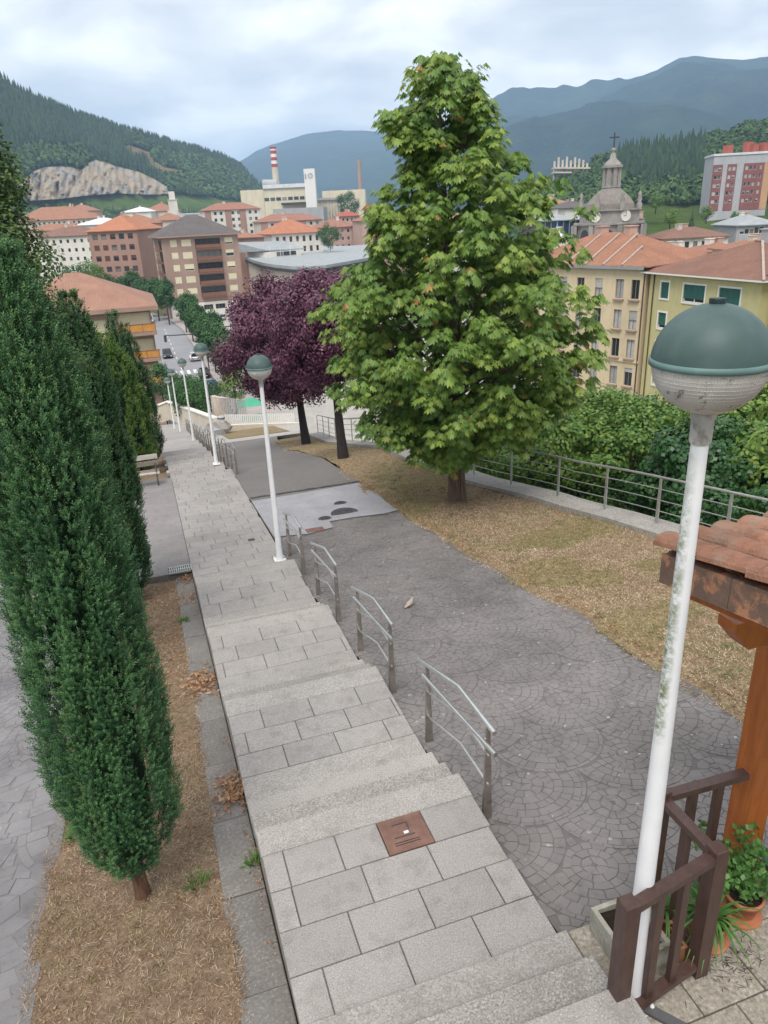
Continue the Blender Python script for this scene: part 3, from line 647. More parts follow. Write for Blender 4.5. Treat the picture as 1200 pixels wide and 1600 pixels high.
# ------------------------------------------------------------------ wooden fence corner
def post(m, x, y_, z0, z1, w=0.05): m.cap(x - w, x + w, y_ - w, y_ + w, z1, z1 - z0, 0.006)
FZ = -4.95
fence = thing('wooden_fence', 'dark brown wooden fence corner with square posts and slats by the terrace', 'fence', (2.9, 2.8, FZ))
FP = [(2.20, 2.52), (2.955, 2.655), (2.95, 3.19), (3.66, 3.16)]; TZ = -3.80
for i, (x, y_) in enumerate(FP[:3]): m = MB(); post(m, x, y_, FZ - (0.02 if i else 0.1), TZ); m.build('post', 'fence_wood', fence)
for i in range(3):
    a, b = np.array(FP[i]), np.array(FP[i + 1]); d = unit(b - a); L_ = np.linalg.norm(b - a); s0 = 0.05; e0 = L_ - (0.05 if i < 2 else 0.0)
    for (zz, hh, ww) in ((TZ - 0.075, 0.05, 0.075), (FZ + 0.10, 0.045, 0.075)):
        MB().beam((*(a + d * s0), zz), (*(a + d * e0), zz), ww, hh).build('rail', 'fence_wood', fence)
    k = 2 if i != 1 else 1
    for q in range(k):
        c = a + d * (s0 + (e0 - s0) * (q + 1) / (k + 1)); m = MB(); m.obox((c[0], c[1], (TZ + FZ) / 2 + 0.01), (d[0] * .032, d[1] * .032, 0), (-d[1] * .02, d[0] * .02, 0), (0, 0, (TZ - FZ) / 2 - .12)); m.build('slat', 'fence_wood', fence)
# ------------------------------------------------------------------ kiosk: orange posts, beams, tiled roof
kz = FZ
ki = thing('wooden_kiosk', 'orange wooden kiosk corner with post, beam and weathered tile roof', 'kiosk', (3.85, 3.2, kz))
MB().cap(3.74, 3.93, 3.14, 3.33, -2.793, -2.793 - kz, 0.01).build('post', 'orange_wood', ki)
RX, RY0, RZ0, RS = 2.84, 3.30, -2.0, 0.17       # verge x, eave y, eave z, rise towards the camera per metre
rz = lambda y_: RZ0 + RS * (RY0 - y_)
def rbeam(x0, x1, ya, yb, t, b):
    return MB().add([(x, y_, rz(y_) + q) for q in (b, t) for (x, y_) in ((x0, ya), (x1, ya), (x1, yb), (x0, yb))], [(0, 1, 2, 3), (4, 7, 6, 5), (0, 4, 5, 1), (1, 5, 6, 2), (2, 6, 7, 3), (3, 7, 4, 0)])
for k in range(3):
    yb = RY0 - 0.56 * k; rbeam(RX - 0.02, RX + 0.04, yb - 0.555, yb, -0.005, -0.20).build('verge_tile', 'fascia_tile', ki)
rbeam(RX + 0.045, RX + 2.6, RY0 - 0.03, RY0 + 0.02, -0.005, -0.20).build('eave_board', 'fascia_tile', ki)
rbeam(RX + 0.05, RX + 0.14, RY0 - 1.8, RY0 - 0.05, -0.14, -0.27).build('rafter', 'orange_wood', ki)
rbeam(RX + 0.15, RX + 2.6, RY0 - 1.8, RY0 - 0.035, -0.02, -0.06).build('roof_deck', 'orange_wood', ki)
zb = -2.66
MB().add([(3.33, y_, zb + 0.05) for y_ in (3.14, 3.30)] + [(3.33, y_, zb + 0.12) for y_ in (3.14, 3.30)] + [(3.46, y_, zb - 0.10) for y_ in (3.14, 3.30)] + [(5.4, y_, zb - 0.10) for y_ in (3.14, 3.30)] + [(5.4, y_, zb + 0.12) for y_ in (3.14, 3.30)],
         [(0, 1, 3, 2), (0, 4, 5, 1), (4, 6, 7, 5), (2, 3, 9, 8), (0, 2, 8, 6, 4), (1, 5, 7, 9, 3), (6, 8, 9, 7)]).build('beam', 'orange_wood', ki)
def barrel(L_, r0, r1, th=0.014, seg=9, up=True):
    m = MB(); P = []
    for (y_, r_) in ((0, r0), (-L_, r1)):
        for q in range(seg): a = math.pi * q / (seg - 1); P.append((r_ * math.cos(a), y_, r_ * 0.72 * math.sin(a)))
        for q in range(seg): a = math.pi * q / (seg - 1); P.append(((r_ - th) * math.cos(a), y_, (r_ - th) * 0.72 * math.sin(a)))
    n = seg
    for q in range(n - 1):
        m.add(P, [(q, q + 1, 2 * n + q + 1, 2 * n + q)], 0, True); m.add(P, [(n + q, 3 * n + q, 3 * n + q + 1, n + q + 1)], 0, True); m.add(P, [(q, n + q, n + q + 1, q + 1), (2 * n + q, 2 * n + q + 1, 3 * n + q + 1, 3 * n + q)])
    return m
tm = barrel(0.44, 0.098, 0.080).mesh('roof_tile', 'roof_tile_old')
tp = barrel(0.44, 0.095, 0.095).mesh('roof_tile', 'roof_tile_old')
al = math.atan(RS)
for c in range(12):
    for r in range(5):
        y_ = RY0 + 0.05 - 0.36 * r; x = RX + 0.05 + 0.205 * c
        o = link(bpy.data.objects.new('roof_tile', tm), ki); o.location = np.array((x + random.uniform(-.006, .006), y_, rz(y_) + 0.045 + random.uniform(0, .006))) - ORG[ki.name]; o.rotation_euler = (-al - 0.05 + random.uniform(-.02, .02), 0, random.uniform(-.03, .03))
        if c < 11:
            o = link(bpy.data.objects.new('roof_tile', tp), ki); o.location = np.array((x + 0.1025, y_ + .02, rz(y_) + 0.065)) - ORG[ki.name]; o.rotation_euler = (-al - 0.03, math.pi, random.uniform(-.03, .03))
# terrace floor
ter = struct('terrace', label='small stone paved terrace by the wooden fence')
for i in range(-1, 7):
    for j in range(4):
        x0, y0 = 2.30 + 0.5 * i + (0.25 if j % 2 else 0), 1.55 + 0.42 * j
        xa, xb = max(x0, 2.29), x0 + 0.5
        if xb - xa < .06: continue
        MB().cap(xa + .005, xb - .005, y0 + .005, y0 + .415, FZ + random.uniform(-.004, .002), 0.06, 0.006).build('paving_slab', 'terrace_stone', ter)
MB().box(2.285, 6, 1.0, 3.225, FZ - 0.5, FZ - 0.035).build('terrace_bed', 'joint_dirt', ter)
tag(MB().beam((2.42, 2.62, FZ + .01), (2.66, 2.30, FZ + .01), 0.07, 0.03).build('threshold_bar', 'threshold_grey'), 'dark grey metal bar lying on the terrace by the fence foot', 'bar')
tag(MB().box(2.10, 2.16, 2.38, 2.47, -4.76, -4.74).box(2.10, 2.12, 2.38, 2.47, -4.74, -4.70).build('post_bracket', 'white_paint'), 'small white metal bracket at the foot of the nearest fence post', 'bracket')
# concrete planter
pl = thing('concrete_planter', 'mossy concrete trough planter behind the lamp pole', 'planter', (2.62, 3.0, FZ))
m = MB(); a0, a1, b0, b1 = 2.44, 2.80, 2.74, 3.18; t_ = 0.035; z0, z1 = FZ, FZ + 0.23
O = [(a0, b0), (a1, b0), (a1, b1), (a0, b1)]; I = [(a0 + t_, b0 + t_), (a1 - t_, b0 + t_), (a1 - t_, b1 - t_), (a0 + t_, b1 - t_)]
m.add([(x + .02 * (2.62 - x), y_ , z0) for x, y_ in O] + [(x, y_, z1) for x, y_ in O] + [(x, y_, z1) for x, y_ in I] + [(x, y_, z1 - .07) for x, y_ in I],
      [(i, (i + 1) % 4, 4 + (i + 1) % 4, 4 + i) for i in range(4)] + [(4 + i, 4 + (i + 1) % 4, 8 + (i + 1) % 4, 8 + i) for i in range(4)] + [(8 + i, 8 + (i + 1) % 4, 12 + (i + 1) % 4, 12 + i) for i in range(4)])
m.build('trough', 'planter_concrete', pl); gridsheet('soil', np.linspace(a0 + t_, a1 - t_, 8), np.linspace(b0 + t_, b1 - t_, 10), lambda X, Y: z1 - .045 + .012 * fbm(np.stack([X, Y], -1), 18, 3, 1), 'potting_soil', pl)
tag(MB().beam((2.30, 3.16, -5.02), (2.42, 2.98, -4.99), 0.03, 0.05).build('timber_edge', 'crate_wood'), 'short weathered timber edging piece beside the top step', 'timber')
# ------------------------------------------------------------------ foliage helpers
def rvec(n, rg): return unit(rg.normal(size=(n, 3)))
def leaf_quads(B, D, S, L, W, wide=0.55, fold=0.0):
    """pointed leaves: base B, direction D, sideways S; returns verts, faces"""
    L = np.asarray(L).reshape(-1, 1); W = np.asarray(W).reshape(-1, 1); Nn = np.cross(D, S)
    m_ = B + D * L * wide; V = np.stack([B, m_ + S * W + Nn * L * fold, B + D * L, m_ - S * W + Nn * L * fold], 1).reshape(-1, 3)
    return V, np.arange(len(B) * 4).reshape(-1, 4)
def cloud(C, rad, per, L, W, rg, droop=0.2, out_c=None, jit=0.35):
    """leaves in balls round clump centres C, facing outwards"""
    n = len(C) * per; c = np.repeat(C, per, 0); r = np.repeat(np.broadcast_to(rad, (len(C),)), per)
    d = rvec(n, rg); P = c + d * (r * rg.uniform(0.35, 1.0, n) ** 0.6)[:, None]
    o = unit(d + (unit(c - out_c) * 0.7 if out_c is not None else 0) + rvec(n, rg) * jit)
    t = unit(np.cross(o, rvec(n, rg))); D = unit(t + np.array([0, 0, -droop]) + o * 0.25); S = unit(np.cross(D, o))
    return leaf_quads(P, D, S, L * rg.uniform(0.7, 1.25, n), W * rg.uniform(0.75, 1.2, n))
def limbs(tips, base, top, r0, rg, mat, parent, trunk_r=None, seg=7, bend=0.25, frac=(0.3, 0.95)):
    m = MB(); base, top = np.array(base, float), np.array(top, float); H = top[2] - base[2]
    tr = [base + (top - base) * t + np.array([math.sin(t * 5), math.cos(t * 4), 0]) * 0.04 * H * 0.3 * t for t in np.linspace(0, 1, 8)]
    m.tube([base - (0, 0, .15)] + tr, [r0 * 1.35] + [r0 * (1.12 - 0.95 * t) if t > 0.02 else r0 * 1.3 for t in np.linspace(0, 1, 8)], 10)
    m.build('trunk', mat, parent); m = MB()
    for tip in tips:
        hh = np.clip((tip[2] - base[2]) / H - rg.uniform(0.12, 0.3), frac[0], frac[1]); s = base + (top - base) * hh
        mid = (s + tip) / 2 + np.array([0, 0, np.linalg.norm(tip - s) * bend * 0.5]); r = r0 * 0.34 * (1.1 - hh)
        m.tube([s, mid, tip], [r, r * 0.6, r * 0.18], 5)
    if m.v: m.build('branch', mat, parent)
simple('bark_brown', (0.14, 0.095, 0.07), 0.95, var=0.4, scale=6, bump=0.8, bdist=0.03, stretch=(3, 3, 0.5))
simple('bark_dark', (0.035, 0.028, 0.027), 0.95, var=0.4, scale=7, bump=0.8, bdist=0.02, stretch=(3, 3, 0.6))
simple('bark_yew', (0.16, 0.085, 0.055), 0.95, var=0.4, scale=9, bump=0.8, bdist=0.02, stretch=(3, 3, 0.5))
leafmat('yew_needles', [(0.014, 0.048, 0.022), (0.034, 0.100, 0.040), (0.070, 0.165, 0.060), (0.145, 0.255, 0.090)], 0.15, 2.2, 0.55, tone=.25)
leafmat('yew_needles_far', [(0.016, 0.05, 0.022), (0.032, 0.088, 0.034), (0.056, 0.13, 0.045), (0.09, 0.17, 0.055)], 0.15, 1.5, 0.6, tone=.25)
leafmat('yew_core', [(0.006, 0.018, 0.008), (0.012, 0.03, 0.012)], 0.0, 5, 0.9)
leafmat('golden_needles', [(0.022, 0.068, 0.014), (0.05, 0.125, 0.022), (0.10, 0.19, 0.03), (0.20, 0.26, 0.045)], 0.2, 1.0, 0.6, tone=.4)
leafmat('cypress_leaf', [(0.024, 0.058, 0.022), (0.05, 0.105, 0.032), (0.085, 0.155, 0.045), (0.14, 0.19, 0.055)], 0.2, 1.4, 0.6)
leafmat('chestnut_leaf', [(0.066, 0.150, 0.036), (0.118, 0.220, 0.046), (0.195, 0.300, 0.058), (0.33, 0.41, 0.09)], 0.42, 0.9, 0.42, tone=.3)
leafmat('chestnut_brown', [(0.20, 0.09, 0.03), (0.32, 0.17, 0.06), (0.36, 0.27, 0.08)], 0.3, 2, 0.6)
leafmat('plum_leaf', [(0.042, 0.014, 0.029), (0.090, 0.029, 0.058), (0.145, 0.050, 0.090), (0.21, 0.09, 0.14)], 0.22, 1.4, 0.42)
leafmat('maple_leaf', [(0.035, 0.10, 0.02), (0.075, 0.17, 0.032), (0.135, 0.245, 0.048), (0.25, 0.33, 0.07)], 0.32, 0.5, 0.5)
leafmat('ivy_leaf', [(0.016, 0.055, 0.018), (0.032, 0.095, 0.028), (0.055, 0.13, 0.04)], 0.15, 0.9, 0.4)
leafmat('street_leaf', [(0.018, 0.062, 0.018), (0.036, 0.105, 0.026), (0.065, 0.15, 0.036)], 0.2, 0.4, 0.6)
leafmat('strap_leaf', [(0.04, 0.12, 0.025), (0.085, 0.20, 0.045), (0.14, 0.28, 0.08)], 0.25, 3, 0.4)
# ------------------------------------------------------------------ columnar yews
def yew(base, prof, label, plumes, per, K, nl, nw, sl, mat, rg, name='yew_tree', core='yew_core', asp=1.0):
    base = np.array(base, float); hs = np.array([p[0] for p in prof]); rs = np.array([p[1] for p in prof]); H = hs[-1]
    o = thing(name, label, 'tree', base)
    MB().tube([base - (0, 0, .1), base + (0, 0, hs[0] * .6), base + (.02, 0, hs[0] + .5)], [.075, .06, .05], 10).build('trunk', 'bark_yew', o)
    n = plumes; w_ = np.interp(np.linspace(hs[0], H, 200), hs, rs); cdf = np.cumsum(w_); cdf /= cdf[-1]
    h0 = np.interp((np.arange(n) + rg.uniform(0, 1, n)) / n, cdf, np.linspace(hs[0], H, 200)); th = rg.uniform(0, 2 * math.pi, n)
    plen = rg.uniform(0.45, 0.95, n) * (H / 5.4) ** 0.5
    # every plume climbs the column; shoots spray off it
    t = rg.uniform(0, 1, (n, per)); h = h0[:, None] + t * plen[:, None] - 0.2; h = np.clip(h, hs[0] * 0.92, H * 1.01)
    R = np.interp(h, hs, rs) * (0.86 + 0.14 * np.sin(th * 9 + h0 * 1.3)[:, None] * 0.5 + rg.uniform(-0.20, 0.10, n)[:, None])
    bul = 0.085 * np.sin(np.pi * np.clip(t, 0, 1) ** .8)
    a = th[:, None] + rg.normal(0, 0.06, (n, per)) * (1.15 - 0.75 * t) / np.maximum(np.interp(h, hs, rs), .15) * .55
    rr = R * asp + bul + rg.normal(0, 0.018, (n, per))
    P = np.stack([rr * np.cos(a), rr * np.sin(a), h], -1).reshape(-1, 3) + base
    outv = np.stack([np.cos(a), np.sin(a), np.zeros_like(a)], -1).reshape(-1, 3)
    D = unit(outv * rg.uniform(0.25, 0.9, (len(P), 1)) + np.array([0, 0, 1.0]) + rvec(len(P), rg) * 0.45)
    l = sl * rg.uniform(0.6, 1.25, len(P)); ns = len(P)
    k = np.arange(K); tt = (k + 0.6) / K; u = unit(np.cross(D, rvec(ns, rg))); v = np.cross(D, u)
    ph = rg.uniform(0, 6.28, ns)[:, None] + k[None, :] * 2.39996
    rad = u[:, None] * np.cos(ph)[..., None] + v[:, None] * np.sin(ph)[..., None]
    B = P[:, None] + D[:, None] * (l[:, None] * tt[None])[..., None]
    ND = unit(D[:, None] * (0.55 + 0.5 * tt[None, :, None]) + rad * 0.8); NS = unit(np.cross(ND, rad + D[:, None] * 0.1 + rvec(K, rg)[None] * .2))
    LL = nl * (1.05 - 0.35 * tt[None]) * np.ones((ns, 1)) * rg.uniform(.8, 1.2, (ns, 1))
    V, Fq = leaf_quads(B.reshape(-1, 3), ND.reshape(-1, 3), NS.reshape(-1, 3), LL.ravel(), np.full(LL.size, nw), 0.5)
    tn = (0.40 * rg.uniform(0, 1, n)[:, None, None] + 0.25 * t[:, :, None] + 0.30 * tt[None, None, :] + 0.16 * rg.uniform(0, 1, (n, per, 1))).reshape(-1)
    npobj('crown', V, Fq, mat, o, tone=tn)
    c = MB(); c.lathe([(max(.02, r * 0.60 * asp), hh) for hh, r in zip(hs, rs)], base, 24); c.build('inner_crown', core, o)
    return o
rgy = np.random.default_rng(21)
yew((-0.75, 5.21, -5.53), [(.44, .09), (.54, .22), (.70, .31), (.95, .37), (1.4, .40), (2, .415), (3, .37), (4, .32), (4.5, .285), (4.9, .22), (5.2, .13), (5.34, .04)],
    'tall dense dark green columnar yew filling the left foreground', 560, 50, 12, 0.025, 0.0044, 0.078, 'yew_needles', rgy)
yew((-1.02, 14.1, -7.08), [(.1, .25), (.4, .42), (1, .52), (2.2, .52), (3.4, .45), (4.6, .36), (5.4, .22), (5.9, .04)],
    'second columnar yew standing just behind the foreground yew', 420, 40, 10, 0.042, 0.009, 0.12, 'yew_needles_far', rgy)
P = aty(212, 735, 29.5); yew((P[0] - 0.2, 29.5, zl(29.5) - .1), [(.1, .6), (.5, 1.0), (1.5, 1.12), (3, 1.0), (4.2, .75), (5.0, .4), (5.5, .08)],
    'yellow tipped bushy columnar conifer beyond the bench', 420, 16, 8, 0.085, 0.016, 0.22, 'golden_needles', rgy, 'conifer_tree')
for (px, lab, hh, dY) in ((186, 'dark pointed conifer behind the yellow tipped one, left of a pair', 6.6, 33.0), (203, 'dark pointed conifer behind the yellow tipped one, right of a pair', 6.2, 34.0)):
    P = aty(px, 560, dY); yew((P[0], dY, zl(dY)), [(.1, .5), (.8, .8), (2.5, .72), (4.4, .5), (hh - .6, .22), (hh, .04)], lab, 260, 14, 8, 0.09, 0.018, 0.22, 'yew_needles_far', rgy, 'conifer_tree')
# clumpy tree behind, top left
P = aty(-38, 330, 10.5); bz = zl(10.5) - .2; o = thing('cypress_tree', 'clumpy olive green tree rising behind the foreground yew at the frame edge', 'tree', (P[0], 10.5, bz))
C = []
for i in range(210):
    h = rgy.uniform(2.5, 7.9); r = np.interp(h, [1.5, 3, 5, 6.5, 7.6, 8.0], [.8, .95, .85, .66, .42, .15]) * rgy.uniform(.55, 1.0); a = rgy.uniform(0, 6.28); C.append((P[0] + r * math.cos(a), 10.5 + r * math.sin(a), bz + h))
C = np.array(C); V, Fq = cloud(C, 0.25, 240, 0.055, 0.019, rgy, 0.0, np.array([P[0], 10.5, bz + 4])); npobj('crown', V, Fq, 'cypress_leaf', o)
limbs(C[::9], (P[0], 10.5, bz), (P[0], 10.5, bz + 7.4), 0.13, rgy, 'bark_brown', o)
# ------------------------------------------------------------------ horse chestnut
CB = np.array([7.22, 16.42, -7.1]); ch = thing('horse_chestnut_tree', 'tall horse chestnut with big drooping leaves on the lawn', 'tree', CB)
rgc = np.random.default_rng(5)
EH = [1.15, 1.5, 1.95, 2.75, 3.7, 4.6, 5.35, 6.1, 6.9, 7.55, 8.35, 8.95, 9.55, 10.0]
ELx = [-.5, -1.0, -1.7, -2.75, -3.0, -3.05, -3.0, -2.3, -2.2, -1.5, -1.1, -1.65, -1.2, -.85]
ERx = [.4, 1.0, 1.7, 2.9, 3.35, 3.35, 3.1, 2.5, 1.95, 2.35, 1.5, .8, .55, -.3]
CI, AX = [], []
for i in range(330):
    h = EH[0] + 0.25 + (EH[-1] - EH[0] - 0.25) * rgc.uniform(0, 1) ** 1.15
    lim = 1.0 if h < 7.2 else rgc.uniform()
    if h > 7.2 and lim < 0.35: h = rgc.uniform(1.5, 6.5)
    a = rgc.uniform(0, 2 * math.pi); xl_, xr_ = np.interp(h, EH, ELx), np.interp(h, EH, ERx); cx, hw = (xl_ + xr_) / 2, (xr_ - xl_) / 2
    if h < 2.0 and math.sin(a) > 0.3: pass
    rr = rgc.uniform(0.72, 1.0) if rgc.uniform() < .85 else rgc.uniform(1.0, 1.14); tip = np.array([cx + hw * rr * math.cos(a), hw * 0.98 * rr * math.sin(a), h]); CI.append(tip)
CI = np.array(CI); tips = CI + CB
cent = []
for tp_ in CI:
    r = math.hypot(tp_[0], tp_[1]); s = np.array([0, 0, max(0.8, tp_[2] - 0.25 * r)])
    for q in (0.52, 0.74, 0.90, 1.0):
        p = s + (tp_ - s) * q; p[2] += 0.22 * r * q * (1 - q) * 1.6; cent.append((*(p + rgc.normal(0, 0.08, 3)), q))
for i in range(200): cent.append((rgc.normal(0, .9), rgc.normal(0, .9), rgc.uniform(2.0, 7.6), 0.4))
cent = np.array(cent); nC = len(cent); per = 17
c = np.repeat(cent[:, :3], per, 0); N = len(c)
az = rgc.uniform(0, 2 * math.pi, N); outw = unit(np.stack([c[:, 0], c[:, 1], np.zeros(N)], -1)); hd = unit(np.stack([np.cos(az), np.sin(az), np.zeros(N)], -1) + 0.75 * outw)
pet = rgc.uniform(0.06, 0.32, N); LP = c + hd * pet[:, None] + np.stack([np.zeros(N), np.zeros(N), rgc.uniform(-.16, .14, N)], -1) + CB
nl = 7; fan = np.radians(np.array([-118, -74, -36, 0, 36, 74, 118])); ll = np.array([.58, .8, .95, 1.0, .95, .8, .58])
upv = unit(np.array([0, 0, 1.]) + hd * rgc.uniform(0.1, 0.8, (N, 1)) + rvec(N, rgc) * 0.22)
fwd = unit(hd - upv * np.sum(hd * upv, -1, keepdims=True)); sid = np.cross(upv, fwd)
D = fwd[:, None] * np.cos(fan)[None, :, None] + sid[:, None] * np.sin(fan)[None, :, None]
D = unit(D + np.array([0, 0, -1.0]) * rgc.uniform(0.35, 1.25, (N, 1, 1))); S = unit(np.cross(D, np.repeat(upv[:, None], nl, 1)))
size = rgc.uniform(0.11, 0.235, N)[:, None] * ll[None]
V, Fq = leaf_quads(np.repeat(LP[:, None], nl, 1).reshape(-1, 3), D.reshape(-1, 3), S.reshape(-1, 3), size.ravel(), (size * 0.145).ravel(), 0.62, 0.03)
brown = np.repeat(rgc.uniform(0, 1, N) < 0.012, nl).astype(int)
tnc = np.repeat(0.42 * np.repeat(rgc.uniform(0, 1, nC), per) + 0.38 * rgc.uniform(0, 1, N) + 0.2 * np.repeat(cent[:, 3], per), nl) + rgc.uniform(-.06, .06, N * nl)
npobj('crown', V, Fq, ['chestnut_leaf', 'chestnut_brown'], ch, False, brown, tnc)
m = MB(); [m.tube([CB + np.array([a_, b_, -.1]), CB + np.array([a_ * .8, b_ * .8, .8]), CB + np.array([a_ * 1.5, b_ * 1.5, 2.2]), CB + np.array([a_ * 4.5, b_ * 4.5, 4.2])], [.12, .095, .075, .03], 8) for a_, b_ in ((.15, -.12), (-.16, -.08))]; m.build('trunk', 'bark_brown', ch)
limbs(tips[::3], CB, CB + np.array([-.25, 0, 9.3]), 0.155, rgc, 'bark_brown', ch, frac=(0.16, .97))
# ------------------------------------------------------------------ purple plums
rgp = np.random.default_rng(9)
def ball_tree(name, label, base, cen, rad, n, cr, per, L, W, leaf, bark, r0, rg, group=None, shell=0.45, cat='tree', droop=0.25, limb=12):
    base, cen, rad = (np.array(q, float) for q in (base, cen, rad)); o = thing(name, label, cat, base, group)
    d = rvec(n, rg); C = cen + d * rad * (rg.uniform(shell, 1, n) ** 0.7 * (1 + 0.12 * fbm(d, 2.5, 2, int(rg.integers(99)))))[:, None]
    V, Fq = cloud(C, cr, per, L, W, rg, droop, cen); npobj('crown', V, Fq, leaf, o)
    if bark: limbs(C[::max(1, n // limb)], base, cen + rad * np.array([0, 0, .55]), r0, rg, bark, o, frac=(0.45, 1))
    return o
ball_tree('plum_tree', 'purple leaved plum tree nearer the chestnut with dark trunk', (6.04, 23.3, -7.85), (5.85, 23.8, -3.45), (1.9, 2.0, 2.0), 300, 0.38, 160, 0.105, 0.034, 'plum_leaf', 'bark_dark', 0.16, rgp)
ball_tree('plum_tree', 'farther purple leaved plum tree overhanging the lower path', (6.9, 33.6, -10.25), (6.4, 33.6, -5.3), (3.0, 2.6, 2.85), 430, 0.46, 160, 0.135, 0.045, 'plum_leaf', 'bark_dark', 0.19, rgp)
# ------------------------------------------------------------------ trees below the railing
rgm = np.random.default_rng(31)
RT = [(800, 690, 24, 2.3, 'tangled light green tree crown right behind the chestnut trunk'), (868, 700, 21, 2.2, 'bright green tree crown just over the railing, right of the chestnut'), (930, 672, 25, 2.5, 'leafy tree crown reaching toward the cream facade base'), (985, 705, 20, 2.2, 'low tree crown behind railing, below the yellow building corner'), (1045, 690, 24, 2.6, 'broad tree crown half hidden by the near lamp pole'), (1100, 735, 16, 1.9, 'dense dark tree crown behind the railing right of the lamp pole'), (1165, 690, 18, 2.4, 'yellow green tree crown at the frame edge below the lamp globe'), (1215, 740, 15, 1.9, 'tree crown cut by the frame edge above the tiled roof'), (965, 640, 33, 1.7, 'small dark bush beneath the cream building'), (885, 640, 38, 2.6, 'farther tree crown between chestnut and cream building')]
for i, (px, py_, d, r, lab) in enumerate(RT):
    P = dep(px, py_ + 26, d + 4.0); gz = float(ground_z(np.array(P[0]), np.array(P[1])))
    ball_tree('maple_tree', lab, (P[0], P[1], gz), P, (r, r, r * .92), 130, 0.42, 120, 0.135, 0.058, 'ivy_leaf' if i in (5, 8) else 'maple_leaf', 'bark_brown', 0.12, rgm, 'trees below the railing', 0.5)
for i, (px, py_, d, r, lab) in enumerate([(1020, 800, 17.5, 1.5, 'dark ivy bush hanging behind the railing left of the lamp pole'), (1120, 815, 14.5, 1.5, 'dark ivy bush behind the railing above the tiles'), (900, 770, 20.5, 1.5, 'dark ivy bush behind the railing middle posts'), (820, 735, 23, 1.3, 'dark shrub low behind the railing near the chestnut'), (1200, 800, 13.5, 1.6, 'dark ivy bush at the frame edge behind the railing')]):
    P = dep(px, py_ + 12, d + 4.5); gz = float(ground_z(np.array(P[0]), np.array(P[1])))
    ball_tree('ivy_bush', lab, (P[0], P[1], gz), P, (r, r, r), 80, 0.34, 110, 0.10, 0.045, 'ivy_leaf', 'bark_dark', 0.07, rgm, 'ivy bushes below the railing', 0.5, 'bush')
# ------------------------------------------------------------------ dry grass, weeds, fallen leaves
def grass(name, label, xy, zf, hmin, hmax, wd, mat, rg, lean=0.9):
    n = len(xy); z = zf(xy[:, 0], xy[:, 1]); B = np.column_stack([xy, z - 0.004]); a = rg.uniform(0, 6.28, n)
    D = unit(np.stack([np.cos(a) * lean, np.sin(a) * lean, rg.uniform(0.15, 1.0, n)], -1)); S = unit(np.cross(D, rvec(n, rg)))
    V, Fq = leaf_quads(B, D, S, rg.uniform(hmin, hmax, n), np.full(n, wd), 0.4); o = npobj(name, V, Fq, mat); o['kind'] = 'stuff'; o['label'] = label; return o
rgg = np.random.default_rng(77); blades('weed_dull', [(0.09, 0.11, 0.035), (0.17, 0.19, 0.07), (0.27, 0.27, 0.12)], 1.5)
def rect(n, x0, x1, y0, y1): return np.column_stack([rgg.uniform(x0, x1, n), rgg.uniform(y0, y1, n)])
q = np.concatenate([rect(26000, -1.62, -0.05, 3.3, 7.5), rect(16000, -1.62, -0.05, 7.5, 14.8)])
q[:, 0] += 0.05 * np.sin(q[:, 1] * 5) * ((q[:, 0] > -.2) | (q[:, 0] < -1.5)); grass('dry_grass', 'trampled straw coloured grass under the yews', q, stripz, 0.02, 0.075, 0.0026, 'straw_red', rgg, 1.6)
for xe, sg in ((-.06, 1), (-1.62, -1)):
    yy_ = rgg.uniform(3.3, 14, 5200); q = np.column_stack([xe + sg * (.02 + .05 * fbm(np.column_stack([yy_, yy_ * 0]), 2.0, 3, 6)) + rgg.normal(0, .025, len(yy_)), yy_]); grass('dry_grass', 'ragged straw edge of the narrow strip, %s side' % ('stair' if sg > 0 else 'left path'), q, stripz, .02, .07, .0026, 'straw_red', rgg, 1.5)
q = rect(160, -1.55, -.1, 3.4, 12); q = np.repeat(q, 26, 0) + rgg.normal(0, .035, (160 * 26, 2)); grass('grass_tufts', 'half dry green tufts scattered in the narrow strip', q, stripz, .02, .075, .003, 'straw_green', rgg, .7)
tf = np.column_stack([rgg.uniform(5.7, 9.2, 420), rgg.uniform(4.6, 22, 420)]); tf = tf[fbm(tf, .7, 3, 9) > -.1]; q = np.repeat(tf, 30, 0) + rgg.normal(0, .05, (len(tf) * 30, 2)); q = q[(q[:, 0] > redge(q[:, 1])) & (q[:, 0] < copx(q[:, 1]))]; grass('grass_tufts', 'green tufts scattered in the dry lawn', q, lawnz, .03, .085, .005, 'weed_dull', rgg, .7)
q = rect(1200, -1.6, -0.1, 3.4, 13); q = q[fbm(q, 1.1, 3, 8) > 0.55]; grass('weeds', 'scattered small green weeds in the dry strip', q, stripz, 0.02, 0.06, 0.004, 'weed_green', rgg, 0.8)
q = np.concatenate([rect(60000, 5.6, 9.4, 4.6, 12), rect(42000, 5.5, 9.3, 12, 20), rect(18000, 5.4, 8.2, 20, 37)])
q = q[(q[:, 0] > redge(q[:, 1]) - 0.06 + 0.05 * np.sin(q[:, 1] * 7)) & (q[:, 0] < copx(q[:, 1]) + .02)]
eg = np.concatenate([np.column_stack([redge(yy_) - .04 + rgg.normal(0, .05, len(yy_)) + .06 * fbm(np.column_stack([yy_, yy_ * 0]), 2.2, 3, 4), yy_]) for yy_ in [rgg.uniform(4.6, 22, 7000)]]); q = np.concatenate([q, eg])
gg = fbm(q, 0.55, 4, 3) > 0.12
grass('dry_grass', 'dry yellow lawn grass between path and railing', q[~gg], lawnz, 0.02, 0.07, 0.005, 'straw', rgg, 1.3); grass('dry_grass', 'half green lawn grass in patches', q[gg], lawnz, 0.02, 0.07, 0.005, 'straw_green', rgg, 1.2)
